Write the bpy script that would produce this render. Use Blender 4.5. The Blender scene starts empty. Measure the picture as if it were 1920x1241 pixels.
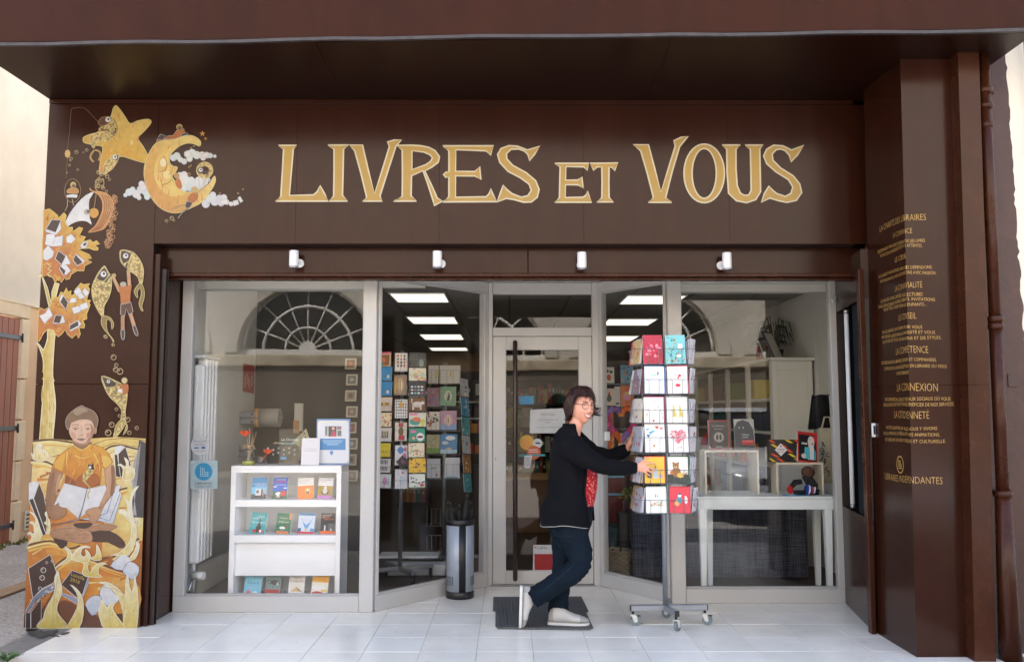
import bpy, bmesh, math, random
from mathutils import Vector, Matrix, noise, Quaternion
from mathutils.bvhtree import BVHTree
R = math.radians
PI = math.pi
rnd = random.Random(7)
scene = bpy.context.scene
COL = scene.collection

# ---------------------------------------------------------------- camera
FPX, CAMH = 1650.0, 1.42
TILT, YAW = R(5.21), R(-0.174)
cam_d = bpy.data.cameras.new("camera")
cam_d.lens = FPX / 1920 * 36.0
cam_d.sensor_width = 36.0
cam_d.clip_start, cam_d.clip_end = 0.05, 500
cam = bpy.data.objects.new("camera", cam_d)
cam.location = (0, 0, CAMH)
cam.rotation_euler = (PI / 2 + TILT, 0, YAW)
COL.objects.link(cam)
scene.camera = cam

# ---------------------------------------------------------------- sky, sun, exposure
SUN_EL, SUN_AZ = R(52), R(-38)          # azimuth measured from +Y (behind the shop) towards +X
world = bpy.data.worlds.new("World")
scene.world = world
world.use_nodes = True
wn = world.node_tree.nodes
bg = wn["Background"]
sky = wn.new("ShaderNodeTexSky")
sky.sky_type = 'NISHITA'
sky.sun_disc = False
sky.sun_elevation = SUN_EL
sky.sun_rotation = SUN_AZ
sky.air_density, sky.dust_density, sky.ozone_density = 1.0, 3.2, .6
world.node_tree.links.new(sky.outputs[0], bg.inputs[0])
bg.inputs[1].default_value = 0.15
sun_d = bpy.data.lights.new("sun", 'SUN')
sun_d.energy = 5.0
sun_d.angle = R(0.53)
sun_d.color = (1.0, 0.965, 0.92)
sun = bpy.data.objects.new("sun", sun_d)
sdir = Vector((math.sin(SUN_AZ) * math.cos(SUN_EL), math.cos(SUN_AZ) * math.cos(SUN_EL), math.sin(SUN_EL)))
sun.rotation_euler = sdir.to_track_quat('Z', 'Y').to_euler()
sun.location = (0, 6, 14)
COL.objects.link(sun)
vs = scene.view_settings
vs.view_transform, vs.look = 'Standard', 'None'
vs.exposure, vs.gamma = 2.36, 1.0
vs.use_curve_mapping = False
cy = scene.cycles
cy.max_bounces, cy.diffuse_bounces, cy.glossy_bounces = 8, 4, 4
cy.transmission_bounces, cy.transparent_max_bounces = 8, 32
cy.sample_clamp_indirect = 6.0
cy.caustics_reflective = False
cy.use_denoising = True

# ---------------------------------------------------------------- projection helpers (measure the photo, place in metres)
RM = cam.rotation_euler.to_matrix()
def ray(px, py):
    return RM @ Vector(((px - 960) / FPX, (620.5 - py) / FPX, -1.0))
def at(px, py, Y):
    d = ray(px, py)
    k = Y / d.y
    return Vector((d.x * k, Y, CAMH + d.z * k))
def onz(px, py, z=0.0):
    d = ray(px, py)
    k = (z - CAMH) / d.z
    return Vector((d.x * k, d.y * k, z))
def onx(px, py, X):
    d = ray(px, py)
    k = X / d.x
    return Vector((X, d.y * k, CAMH + d.z * k))
def zoomer(x0, y0, s):
    return lambda pts: [(x0 + p[0] / s, y0 + p[1] / s) for p in pts]

# ---------------------------------------------------------------- materials
def lin(c):
    o = []
    for v in c[:3]:
        v = v / 255.0
        o.append(v / 12.92 if v <= 0.04045 else ((v + 0.055) / 1.055) ** 2.4)
    return (o[0], o[1], o[2], 1.0)
def new_mat(name):
    m = bpy.data.materials.new(name)
    m.use_nodes = True
    nt = m.node_tree
    return m, nt, nt.nodes["Principled BSDF"]
_mats = {}
def pbr(name, c, rough=0.5, metal=0.0, var=0.08, scale=6.0, bump=0.0, bscale=80.0, spec=0.5, rv=0.08, stretch=None):
    if name in _mats:
        return _mats[name]
    m, nt, b = new_mat(name)
    n, l = nt.nodes, nt.links
    c = lin(c)
    b.inputs["Roughness"].default_value = rough
    b.inputs["Metallic"].default_value = metal
    b.inputs["Specular IOR Level"].default_value = spec
    tc = n.new("ShaderNodeTexCoord")
    src = tc.outputs["Object"]
    if stretch:
        mp = n.new("ShaderNodeMapping")
        mp.inputs["Scale"].default_value = stretch
        l.new(src, mp.inputs["Vector"])
        src = mp.outputs[0]
    if var > 0:
        nz = n.new("ShaderNodeTexNoise")
        nz.inputs["Scale"].default_value = scale
        nz.inputs["Detail"].default_value = 6
        nz.inputs["Roughness"].default_value = 0.62
        l.new(src, nz.inputs["Vector"])
        rp = n.new("ShaderNodeValToRGB")
        rp.color_ramp.elements[0].position, rp.color_ramp.elements[1].position = 0.3, 0.7
        rp.color_ramp.elements[0].color = (c[0] * (1 - var), c[1] * (1 - var), c[2] * (1 - var), 1)
        rp.color_ramp.elements[1].color = (min(1, c[0] * (1 + var)), min(1, c[1] * (1 + var)), min(1, c[2] * (1 + var)), 1)
        l.new(nz.outputs["Fac"], rp.inputs[0])
        l.new(rp.outputs[0], b.inputs["Base Color"])
        mr = n.new("ShaderNodeMapRange")
        mr.inputs["To Min"].default_value = max(0.02, rough - rv)
        mr.inputs["To Max"].default_value = min(1, rough + rv)
        l.new(nz.outputs["Fac"], mr.inputs["Value"])
        l.new(mr.outputs[0], b.inputs["Roughness"])
    else:
        b.inputs["Base Color"].default_value = c
    if bump > 0:
        nb = n.new("ShaderNodeTexNoise")
        nb.inputs["Scale"].default_value = bscale
        nb.inputs["Detail"].default_value = 4
        l.new(src, nb.inputs["Vector"])
        bp = n.new("ShaderNodeBump")
        bp.inputs["Strength"].default_value = bump
        bp.inputs["Distance"].default_value = 0.004
        l.new(nb.outputs["Fac"], bp.inputs["Height"])
        l.new(bp.outputs[0], b.inputs["Normal"])
    _mats[name] = m
    return m
def flat(c, rough=0.55):
    """plain print / paper / plastic of one colour"""
    key = "print_%d_%d_%d_%d" % (c[0], c[1], c[2], int(rough * 100))
    if key not in _mats:
        m, nt, b = new_mat(key)
        b.inputs["Base Color"].default_value = lin(c)
        b.inputs["Roughness"].default_value = rough
        _mats[key] = m
    return _mats[key]
def grad(c0, c1, c2=None, ang=90.0, wob=0.12, rough=0.42):
    """hand-painted colour run: c0 at the low end to c1 (to c2), over the shape's own bounds"""
    key = "paint_%s_%s_%s_%d" % (c0, c1, c2, ang)
    if key in _mats:
        return _mats[key]
    m, nt, b = new_mat(key)
    n, l = nt.nodes, nt.links
    b.inputs["Roughness"].default_value = rough
    tc = n.new("ShaderNodeTexCoord")
    sp = n.new("ShaderNodeSeparateXYZ")
    l.new(tc.outputs["Generated"], sp.inputs[0])
    ca, sa = math.cos(R(ang)), math.sin(R(ang))
    m1 = n.new("ShaderNodeMath"); m1.operation = 'MULTIPLY'; m1.inputs[1].default_value = ca
    m2 = n.new("ShaderNodeMath"); m2.operation = 'MULTIPLY'; m2.inputs[1].default_value = sa
    l.new(sp.outputs["X"], m1.inputs[0]); l.new(sp.outputs["Z"], m2.inputs[0])
    ad = n.new("ShaderNodeMath"); ad.operation = 'ADD'
    l.new(m1.outputs[0], ad.inputs[0]); l.new(m2.outputs[0], ad.inputs[1])
    nz = n.new("ShaderNodeTexNoise"); nz.inputs["Scale"].default_value = 9; nz.inputs["Detail"].default_value = 5
    l.new(tc.outputs["Object"], nz.inputs["Vector"])
    mm = n.new("ShaderNodeMath"); mm.operation = 'MULTIPLY_ADD'
    mm.inputs[1].default_value = wob * 2; mm.inputs[2].default_value = -wob
    l.new(nz.outputs["Fac"], mm.inputs[0])
    a2 = n.new("ShaderNodeMath"); a2.operation = 'ADD'
    l.new(ad.outputs[0], a2.inputs[0]); l.new(mm.outputs[0], a2.inputs[1])
    rp = n.new("ShaderNodeValToRGB")
    e = rp.color_ramp.elements
    e[0].position, e[1].position = 0.05, 0.95
    e[0].color, e[1].color = lin(c0), lin(c2 if c2 else c1)
    if c2:
        k = e.new(0.5); k.color = lin(c1)
    l.new(a2.outputs[0], rp.inputs[0])
    n2 = n.new("ShaderNodeTexNoise"); n2.inputs["Scale"].default_value = 26; n2.inputs["Detail"].default_value = 4
    l.new(tc.outputs["Object"], n2.inputs["Vector"])
    hs = n.new("ShaderNodeHueSaturation"); mv = n.new("ShaderNodeMapRange"); mv.inputs["From Min"].default_value = .3; mv.inputs["From Max"].default_value = .7; mv.inputs["To Min"].default_value = .86; mv.inputs["To Max"].default_value = 1.1
    l.new(n2.outputs["Fac"], mv.inputs["Value"]); l.new(mv.outputs[0], hs.inputs["Value"]); l.new(rp.outputs[0], hs.inputs["Color"])
    l.new(hs.outputs[0], b.inputs["Base Color"])
    _mats[key] = m
    return m

def glass_mat(name="window_glass", tint=(1, 1, 1), f0=0.032):
    m, nt, b = new_mat(name)
    n, l = nt.nodes, nt.links
    n.remove(b)
    out = n["Material Output"]
    tr = n.new("ShaderNodeBsdfTransparent"); tr.inputs[0].default_value = (*tint, 1)
    gl = n.new("ShaderNodeBsdfGlossy"); gl.inputs["Roughness"].default_value = 0.0
    lw = n.new("ShaderNodeLayerWeight"); lw.inputs["Blend"].default_value = 0.5
    pw = n.new("ShaderNodeMath"); pw.operation = 'POWER'; pw.inputs[1].default_value = 5.0
    l.new(lw.outputs["Facing"], pw.inputs[0])
    ma = n.new("ShaderNodeMath"); ma.operation = 'MULTIPLY_ADD'
    ma.inputs[1].default_value = 1 - f0; ma.inputs[2].default_value = f0
    l.new(pw.outputs[0], ma.inputs[0])
    mx = n.new("ShaderNodeMixShader")
    tc = n.new('ShaderNodeTexCoord'); nz = n.new('ShaderNodeTexNoise'); nz.inputs['Scale'].default_value = 1.1
    bp = n.new('ShaderNodeBump'); bp.inputs['Strength'].default_value = .5; bp.inputs['Distance'].default_value = .0016
    l.new(tc.outputs['Object'], nz.inputs['Vector']); l.new(nz.outputs['Fac'], bp.inputs['Height']); l.new(bp.outputs[0], gl.inputs['Normal'])
    l.new(ma.outputs[0], mx.inputs[0]); l.new(tr.outputs[0], mx.inputs[1]); l.new(gl.outputs[0], mx.inputs[2])
    l.new(mx.outputs[0], out.inputs[0])
    return m
def emit(name, c, s):
    m, nt, b = new_mat(name)
    b.inputs["Base Color"].default_value = (0.8, 0.8, 0.8, 1)
    b.inputs["Emission Color"].default_value = lin(c)
    b.inputs["Emission Strength"].default_value = s
    return m

# ---------------------------------------------------------------- scene graph helpers
def thing(name, label, cat, loc=(0, 0, 0), group=None, kind=None):
    o = bpy.data.objects.new(name, None)
    o.empty_display_size = 0.1
    COL.objects.link(o)
    o.location = loc
    tag(o, label, cat, group, kind)
    return o
def tag(o, label=None, cat=None, group=None, kind=None):
    if label: o["label"] = label
    if cat: o["category"] = cat
    if group: o["group"] = group
    if kind: o["kind"] = kind
    return o
def top_root(o):
    v = Vector((0, 0, 0))
    while o is not None:
        v += Vector(o.location)
        o = o.parent
    return v
def link(o, parent=None):
    COL.objects.link(o)
    if parent is not None:
        o.parent = parent
        if parent.type == 'EMPTY':
            o.matrix_parent_inverse = Matrix.Translation(-Vector(parent.location))
    return o
class MB:
    def __init__(s):
        s.v, s.f, s.m, s.mats, s.sm = [], [], [], [], []
        s.cur = 0
        s.smooth = False
    def mat(s, m):
        if m not in s.mats: s.mats.append(m)
        s.cur = s.mats.index(m)
        return s
    def add(s, vs, fs, smooth=None):
        o = len(s.v)
        s.v += [tuple(v) for v in vs]
        for f in fs:
            s.f.append([o + i for i in f]); s.m.append(s.cur); s.sm.append(s.smooth if smooth is None else smooth)
        return s
    def box(s, x0, x1, y0, y1, z0, z1, M=None):
        vs = [Vector((x, y, z)) for z in (z0, z1) for y in (y0, y1) for x in (x0, x1)]
        if M: vs = [M @ v for v in vs]
        return s.add(vs, [(0, 2, 3, 1), (4, 5, 7, 6), (0, 1, 5, 4), (2, 6, 7, 3), (0, 4, 6, 2), (1, 3, 7, 5)], False)
    def bbox(s, x0, x1, y0, y1, z0, z1, b=0.004, M=None):
        """box with chamfered edges"""
        b = min(b, abs(x1 - x0) * .45, abs(y1 - y0) * .45, abs(z1 - z0) * .45)
        bm = bmesh.new()
        bmesh.ops.create_cube(bm, size=1)
        for v in bm.verts:
            v.co = Vector(((x0 + x1) / 2 + v.co.x * (x1 - x0), (y0 + y1) / 2 + v.co.y * (y1 - y0), (z0 + z1) / 2 + v.co.z * (z1 - z0)))
        bmesh.ops.bevel(bm, geom=bm.edges[:], offset=b, segments=1, affect='EDGES')
        return s.bm(bm, M)
    def bm(s, bm, M=None, smooth=None):
        bm.verts.index_update()
        vs = [(M @ v.co if M else v.co.copy()) for v in bm.verts]
        fs = [[v.index for v in f.verts] for f in bm.faces]
        bm.free()
        return s.add(vs, fs, smooth)
    def cyl(s, p0, p1, r0, r1=None, n=16, cap=True, smooth=True):
        r1 = r0 if r1 is None else r1
        p0, p1 = Vector(p0), Vector(p1)
        q = (p1 - p0).to_track_quat('Z', 'Y')
        o = len(s.v); vs = []
        for p, r in ((p0, r0), (p1, r1)):
            for i in range(n):
                a = 2 * PI * i / n
                vs.append(p + q @ Vector((math.cos(a) * r, math.sin(a) * r, 0)))
        s.add(vs, [(i, (i + 1) % n, n + (i + 1) % n, n + i) for i in range(n)], smooth)
        if cap:
            s.f.append([o + i for i in range(n)][::-1]); s.m.append(s.cur); s.sm.append(False)
            s.f.append([o + n + i for i in range(n)]); s.m.append(s.cur); s.sm.append(False)
        return s
    def tube(s, pts, rad, n=8, cap=True, flatten=1.0, smooth=True):
        pts = [Vector(p) for p in pts]
        k = len(pts)
        rad = rad if isinstance(rad, (list, tuple)) else [rad] * k
        tan = []
        for i in range(k):
            a = pts[min(i + 1, k - 1)] - pts[max(i - 1, 0)]
            tan.append(a.normalized() if a.length > 1e-9 else Vector((0, 0, 1)))
        up = tan[0].orthogonal().normalized()
        o = len(s.v); vs = []
        for i in range(k):
            if i: up = (tan[i - 1].rotation_difference(tan[i]) @ up)
            up = (up - tan[i] * up.dot(tan[i])).normalized()
            sd = tan[i].cross(up)
            for j in range(n):
                a = 2 * PI * j / n
                vs.append(pts[i] + up * math.cos(a) * rad[i] + sd * math.sin(a) * rad[i] * flatten)
        fs = []
        for i in range(k - 1):
            for j in range(n):
                fs.append((i * n + j, i * n + (j + 1) % n, (i + 1) * n + (j + 1) % n, (i + 1) * n + j))
        if cap:
            fs.append(list(range(n))[::-1]); fs.append([(k - 1) * n + j for j in range(n)])
        return s.add(vs, fs, smooth)
    def loft(s, rings, cap=True, smooth=True):
        n = len(rings[0]); vs = [p for r in rings for p in r]; fs = []
        for i in range(len(rings) - 1):
            for j in range(n):
                fs.append((i * n + j, i * n + (j + 1) % n, (i + 1) * n + (j + 1) % n, (i + 1) * n + j))
        if cap:
            fs.append(list(range(n))[::-1]); fs.append([(len(rings) - 1) * n + j for j in range(n)])
        return s.add(vs, fs, smooth)
    def sphere(s, c, r, n=12, m=8, M=None):
        c = Vector(c); rings = []
        r = r if isinstance(r, (tuple, list)) else (r, r, r)
        for i in range(m + 1):
            t = PI * i / m
            t = min(max(t, 0.02), PI - 0.02)
            rings.append([c + (M @ Vector((math.sin(t) * math.cos(2 * PI * j / n) * r[0], math.sin(t) * math.sin(2 * PI * j / n) * r[1], -math.cos(t) * r[2])) if M else
                          Vector((math.sin(t) * math.cos(2 * PI * j / n) * r[0], math.sin(t) * math.sin(2 * PI * j / n) * r[1], -math.cos(t) * r[2]))) for j in range(n)])
        return s.loft(rings)
    def extrude(s, pts, d, smooth=False):
        """pts: planar loop of Vectors, d: extrusion vector"""
        n = len(pts); d = Vector(d)
        vs = [Vector(p) for p in pts] + [Vector(p) + d for p in pts]
        return s.add(vs, [list(range(n))[::-1], list(range(n, 2 * n))] + [(i, (i + 1) % n, n + (i + 1) % n, n + i) for i in range(n)], smooth)
    def mesh(s, name):
        me = bpy.data.meshes.new(name)
        me.from_pydata(s.v, [], s.f)
        for m in s.mats: me.materials.append(m)
        me.polygons.foreach_set("material_index", s.m)
        me.polygons.foreach_set("use_smooth", s.sm)
        me.update()
        return me
    def build(s, name, parent=None, label=None, cat=None, group=None, kind=None, fix=True):
        me = s.mesh(name)
        if fix:
            b = bmesh.new(); b.from_mesh(me)
            bmesh.ops.recalc_face_normals(b, faces=b.faces[:])
            b.to_mesh(me); b.free()
        o = bpy.data.objects.new(name, me)
        link(o, parent)
        return tag(o, label, cat, group, kind)
def inst(me, name, parent=None, loc=(0, 0, 0), label=None, cat=None, group=None, kind=None):
    o = bpy.data.objects.new(name, me)
    link(o, parent)
    o.location = loc
    return tag(o, label, cat, group, kind)

# text outlines from Blender's own built-in font
_txt = {}
def text_geo(st, off=0.0):
    if (st, off) in _txt: return _txt[(st, off)]
    cu = bpy.data.curves.new("lettering_source", 'FONT')
    cu.body = st
    cu.resolution_u = 2
    cu.offset = off
    ob = bpy.data.objects.new("lettering_source", cu)
    COL.objects.link(ob)
    dg = bpy.context.evaluated_depsgraph_get()
    ev = ob.evaluated_get(dg)
    me = ev.to_mesh()
    vs = [(v.co.x, v.co.y) for v in me.vertices]
    fs = [list(p.vertices) for p in me.polygons]
    ev.to_mesh_clear()
    bpy.data.objects.remove(ob)
    bpy.data.curves.remove(cu)
    if not vs: vs, fs = [(0, 0)], []
    x0 = min(v[0] for v in vs); x1 = max(v[0] for v in vs)
    vs = [((v[0] - x0), v[1]) for v in vs]
    _txt[(st, off)] = (vs, fs, max(1e-4, x1 - x0))
    return _txt[(st, off)]

def smooth_loop(pts, k=4, closed=True):
    n = len(pts); out = []
    rng = range(n) if closed else range(n - 1)
    for i in rng:
        p0 = pts[(i - 1) % n] if closed or i > 0 else pts[i]
        p1 = pts[i]; p2 = pts[(i + 1) % n]
        p3 = pts[(i + 2) % n] if closed or i + 2 < n else p2
        for j in range(k):
            t = j / k
            out.append(tuple(0.5 * ((2 * p1[a]) + (-p0[a] + p2[a]) * t + (2 * p0[a] - 5 * p1[a] + 4 * p2[a] - p3[a]) * t * t + (-p0[a] + 3 * p1[a] - 3 * p2[a] + p3[a]) * t ** 3) for a in (0, 1)))
    if not closed: out.append(tuple(pts[-1][:2]))
    return out

class Paint:
    """flat print in layers on a surface: shapes in 2D, lifted in steps of a fraction of a millimetre.
       mp(u, v, h) maps 2D + height to 3D."""
    layer = 0
    def __init__(s, mp, step=0.00012, base=0.0006, own=False):
        s.mb = MB(); s.mp = mp; s.step = step; s.base = base; s.own = own; s.n = 0
    def h(s):
        if s.own:
            s.n += 1
            return s.base + s.n * s.step
        Paint.layer += 1
        return s.base + Paint.layer * s.step
    def poly(s, pts, m, sm=0, out=None, ow=0, h=None):
        if sm: pts = smooth_loop(pts, sm)
        h = h or s.h()
        s.mb.mat(m).add([s.mp(p[0], p[1], h) for p in pts], [list(range(len(pts)))])
        if out: s.stroke(pts, ow, out, closed=True)
        return s
    def brush(s, pts, cols, n, seed, L=10, ang=60, spread=40, w=1.6):
        q = random.Random(seed); xs = [p[0] for p in pts]; ys = [p[1] for p in pts]; k = len(pts); h = s.h()
        def inside(x, y):
            c = False
            for i in range(k):
                (x1, y1), (x2, y2) = pts[i][:2], pts[i - 1][:2]
                if (y1 > y) != (y2 > y) and x < (x2 - x1) * (y - y1) / (y2 - y1) + x1: c = not c
            return c
        for i in range(n):
            x, y = q.uniform(min(xs), max(xs)), q.uniform(min(ys), max(ys)); a = R(ang + q.uniform(-spread, spread)); l = L * q.uniform(.5, 1.3)
            ex, ey = x + l * math.cos(a), y - l * math.sin(a); mx_, my_ = (x + ex) / 2 + q.uniform(-.15, .15) * l, (y + ey) / 2
            if not (inside(x, y) and inside(ex, ey) and inside(mx_, my_)): continue
            s.stroke([(x, y), (mx_, my_), (ex, ey)], w * q.uniform(.6, 1.3), q.choice(cols), sm=2, taper=True, h=h + (i % 14 + 1) * s.step * .5)
        Paint.layer += 8
        return s
    def stroke(s, pts, w, m, closed=False, sm=0, taper=False, h=None):
        if sm: pts = smooth_loop(pts, sm, closed)
        n = len(pts); h = h or s.h(); L, Rr = [], []
        for i in range(n):
            a = pts[(i - 1) % n] if (closed or i > 0) else pts[i]
            b = pts[(i + 1) % n] if (closed or i < n - 1) else pts[i]
            dx, dy = b[0] - a[0], b[1] - a[1]
            l = math.hypot(dx, dy) or 1
            ww = w * (1 - 0.8 * i / max(1, n - 1)) if taper else w
            nx, ny = -dy / l * ww / 2, dx / l * ww / 2
            L.append((pts[i][0] + nx, pts[i][1] + ny)); Rr.append((pts[i][0] - nx, pts[i][1] - ny))
        vs = [s.mp(p[0], p[1], h) for p in L + Rr]
        fs = [(i, (i + 1) % n, n + (i + 1) % n, n + i) for i in range(n if closed else n - 1)]
        s.mb.mat(m).add(vs, fs)
        return s
    def disc(s, c, r, m, ry=None, n=18, rot=0):
        ry = ry or r
        ca, sa = math.cos(rot), math.sin(rot)
        pts = [(c[0] + math.cos(2 * PI * i / n) * r * ca - math.sin(2 * PI * i / n) * ry * sa, c[1] + math.cos(2 * PI * i / n) * r * sa + math.sin(2 * PI * i / n) * ry * ca) for i in range(n)]
        return s.poly(pts, m)
    def ring(s, c, r, w, m, ry=None, n=16):
        ry = ry or r
        return s.stroke([(c[0] + math.cos(2 * PI * i / n) * r, c[1] + math.sin(2 * PI * i / n) * ry) for i in range(n)], w, m, closed=True)
    def rect(s, x0, y0, x1, y1, m):
        return s.poly([(x0, y0), (x1, y0), (x1, y1), (x0, y1)], m)
    def text(s, st, x, y, w, hgt, m, flip=1):
        vs, fs, W = text_geo(st); h = s.h()
        s.mb.mat(m).add([s.mp(x + v[0] / W * w, y + flip * v[1] / 0.72 * hgt, h) for v in vs], fs)
        return s
    def build(s, name, parent, **k):
        return s.mb.build(name, parent, fix=False, **k)
# ================================================================ SETTING
YF, YB, YW1, YW2, YD, ZS = 5.976, 6.11, 6.41, 6.69, 7.353, 3.587
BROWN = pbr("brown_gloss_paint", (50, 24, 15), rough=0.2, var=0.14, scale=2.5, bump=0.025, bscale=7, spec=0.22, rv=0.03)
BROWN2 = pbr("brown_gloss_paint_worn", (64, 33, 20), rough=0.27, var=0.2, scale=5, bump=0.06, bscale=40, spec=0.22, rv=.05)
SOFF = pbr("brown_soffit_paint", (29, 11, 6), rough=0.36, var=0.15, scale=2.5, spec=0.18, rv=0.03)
def weather(m):
    """rain streaks and small chips in the paint"""
    nt = m.node_tree; n, l = nt.nodes, nt.links; b = n["Principled BSDF"]; src = b.inputs["Base Color"].links[0].from_socket
    tc = n.new("ShaderNodeTexCoord"); mp = n.new("ShaderNodeMapping"); mp.inputs["Scale"].default_value = (6, 6, .5); l.new(tc.outputs["Object"], mp.inputs[0])
    s1 = n.new("ShaderNodeTexNoise"); s1.inputs["Scale"].default_value = 1.6; s1.inputs["Detail"].default_value = 6; l.new(mp.outputs[0], s1.inputs["Vector"])
    r1 = n.new("ShaderNodeMapRange"); r1.inputs["From Min"].default_value = .35; r1.inputs["From Max"].default_value = .75; r1.inputs["To Min"].default_value = .82; r1.inputs["To Max"].default_value = 1.0; l.new(s1.outputs["Fac"], r1.inputs["Value"])
    hs = n.new("ShaderNodeHueSaturation"); l.new(src, hs.inputs["Color"]); l.new(r1.outputs[0], hs.inputs["Value"])
    vo = n.new("ShaderNodeTexVoronoi"); vo.inputs["Scale"].default_value = 9; l.new(tc.outputs["Object"], vo.inputs["Vector"])
    lt = n.new("ShaderNodeMath"); lt.operation = 'LESS_THAN'; lt.inputs[1].default_value = .025; l.new(vo.outputs["Distance"], lt.inputs[0])
    mx = n.new("ShaderNodeMix"); mx.data_type = 'RGBA'; l.new(lt.outputs[0], mx.inputs[0]); l.new(hs.outputs[0], mx.inputs[6]); mx.inputs[7].default_value = lin((80, 60, 50)); l.new(mx.outputs[2], b.inputs["Base Color"])
    a2 = n.new("ShaderNodeMath"); a2.operation = 'MULTIPLY_ADD'; a2.inputs[1].default_value = .10; l.new(s1.outputs["Fac"], a2.inputs[0]); rs = b.inputs["Roughness"].links[0].from_socket; l.new(rs, a2.inputs[2]); sb = n.new("ShaderNodeMath"); sb.operation = 'SUBTRACT'; sb.inputs[1].default_value = .05; l.new(a2.outputs[0], sb.inputs[0]); l.new(sb.outputs[0], b.inputs["Roughness"])
    return m
BOARD = weather(pbr("brown_board_paint", (56, 28, 17), rough=.5, var=.15, scale=2, spec=.12))
weather(BROWN); weather(BROWN2)
DARKB = pbr("very_dark_brown", (34, 21, 17), rough=0.45, var=0.1)
FRAME = pbr("warm_white_frame_paint", (184, 182, 180), rough=0.38, var=0.04, scale=3)
WHITE = pbr("white_paint", (226, 227, 226), rough=0.5, var=0.03)
ALU = pbr("brushed_aluminium", (178, 180, 184), rough=0.34, metal=0.9, var=0.06, stretch=(1, 1, 30))
STEEL = pbr("grey_lacquered_steel", (150, 154, 160), rough=0.38, metal=0.55, var=0.05)
WIRE = pbr("grey_wire", (120, 122, 126), rough=0.35, metal=0.7, var=0.05)
BLACK = pbr("black_plastic", (26, 26, 28), rough=0.4, var=0.1)
RUBBER = pbr("grey_rubber", (86, 86, 86), rough=0.85, var=0.14, scale=20, bump=0.2)
GLASS = glass_mat()

# ground: one sheet out to the horizon
def asphalt():
    m, nt, b = new_mat("gravelly_asphalt")
    n, l = nt.nodes, nt.links
    tc = n.new("ShaderNodeTexCoord")
    vo = n.new("ShaderNodeTexVoronoi"); vo.inputs["Scale"].default_value = 75
    nz = n.new("ShaderNodeTexNoise"); nz.inputs["Scale"].default_value = 1.6; nz.inputs["Detail"].default_value = 8
    l.new(tc.outputs["Object"], vo.inputs["Vector"]); l.new(tc.outputs["Object"], nz.inputs["Vector"])
    rp = n.new("ShaderNodeValToRGB")
    rp.color_ramp.elements[0].color = lin((118, 114, 108)); rp.color_ramp.elements[1].color = lin((178, 173, 166))
    l.new(vo.outputs["Color"], rp.inputs[0])
    mx = n.new("ShaderNodeMix"); mx.data_type = 'RGBA'; mx.blend_type = 'MULTIPLY'; mx.inputs[0].default_value = 0.5
    r2 = n.new("ShaderNodeValToRGB")
    r2.color_ramp.elements[0].position, r2.color_ramp.elements[1].position = 0.3, 0.72
    r2.color_ramp.elements[0].color = (0.5, 0.48, 0.45, 1); r2.color_ramp.elements[1].color = (1, 1, 1, 1)
    l.new(nz.outputs["Fac"], r2.inputs[0])
    l.new(rp.outputs[0], mx.inputs[6]); l.new(r2.outputs[0], mx.inputs[7])
    l.new(mx.outputs[2], b.inputs["Base Color"])
    b.inputs["Roughness"].default_value = 0.9
    bp = n.new("ShaderNodeBump"); bp.inputs["Strength"].default_value = 0.6; bp.inputs["Distance"].default_value = 0.006
    l.new(vo.outputs["Distance"], bp.inputs["Height"]); l.new(bp.outputs[0], b.inputs["Normal"])
    return m
g = MB().mat(asphalt())
g.add([(-90, -90, -0.035), (90, -90, -0.035), (90, 90, -0.035), (-90, 90, -0.035)], [(0, 1, 2, 3)])
g.build("ground", kind="structure")
# gutter strip in the alley
k = MB().mat(pbr("tan_kerb_stone", (138, 112, 82), rough=0.85, var=0.2, scale=5, bump=0.3))
yy = 3.0
while yy < 16:
    k.bbox(-4.12, -3.96, yy, yy + 0.99, -0.06, -0.012, 0.008); yy += 1.0
k.build("kerb_strip", kind="structure")
k = MB().mat(pbr("moss_and_dry_weeds", (112, 112, 62), rough=0.95, var=0.4, scale=14, bump=0.6))
for i in range(260):
    y = rnd.uniform(8.2, 13); x = -5.52 + abs(rnd.gauss(0, 0.10)); h = rnd.uniform(0.01, 0.05)
    for q in range(2):
        a = rnd.uniform(0, PI); w = rnd.uniform(.01, .03)
        k.add([(x - w * math.cos(a), y - w * math.sin(a), -0.034), (x + w * math.cos(a), y + w * math.sin(a), -0.034), (x + w * .3, y, h - .03)], [(0, 1, 2)])
k.build("moss", kind="stuff")

# white floor tiles, each a piece of its own on a grout bed
def tile_mat(i):
    c = [(240, 235, 224), (242, 238, 229), (237, 233, 223), (241, 235, 223)][i]
    m = pbr("white_glazed_tile " + "abcd"[i], c, rough=0.24, var=0.07, scale=2.2, bump=0.03, bscale=30)
    nt = m.node_tree; g = nt.nodes.new("ShaderNodeNewGeometry"); n, l = nt.nodes, nt.links
    for q in [q for q in n if q.type == 'TEX_NOISE']: l.new(g.outputs["Position"], q.inputs["Vector"])
    b = n["Principled BSDF"]; src = b.inputs["Base Color"].links[0].from_socket
    sm = n.new("ShaderNodeTexNoise"); sm.inputs["Scale"].default_value = 9; sm.inputs["Detail"].default_value = 10; sm.inputs["Roughness"].default_value = .75; l.new(g.outputs["Position"], sm.inputs["Vector"])
    rp = n.new("ShaderNodeValToRGB"); e = rp.color_ramp.elements; e[0].position, e[1].position = .60, .74; e[0].color, e[1].color = (1, 1, 1, 1), (.62, .60, .56, 1); l.new(sm.outputs["Fac"], rp.inputs[0])
    mx = n.new("ShaderNodeMix"); mx.data_type = 'RGBA'; mx.blend_type = 'MULTIPLY'; mx.inputs[0].default_value = 1; l.new(src, mx.inputs[6]); l.new(rp.outputs[0], mx.inputs[7]); l.new(mx.outputs[2], b.inputs["Base Color"])
    return m
floor = thing("tiled_pavement", None, None, (0, 5, 0), kind="structure")
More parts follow.
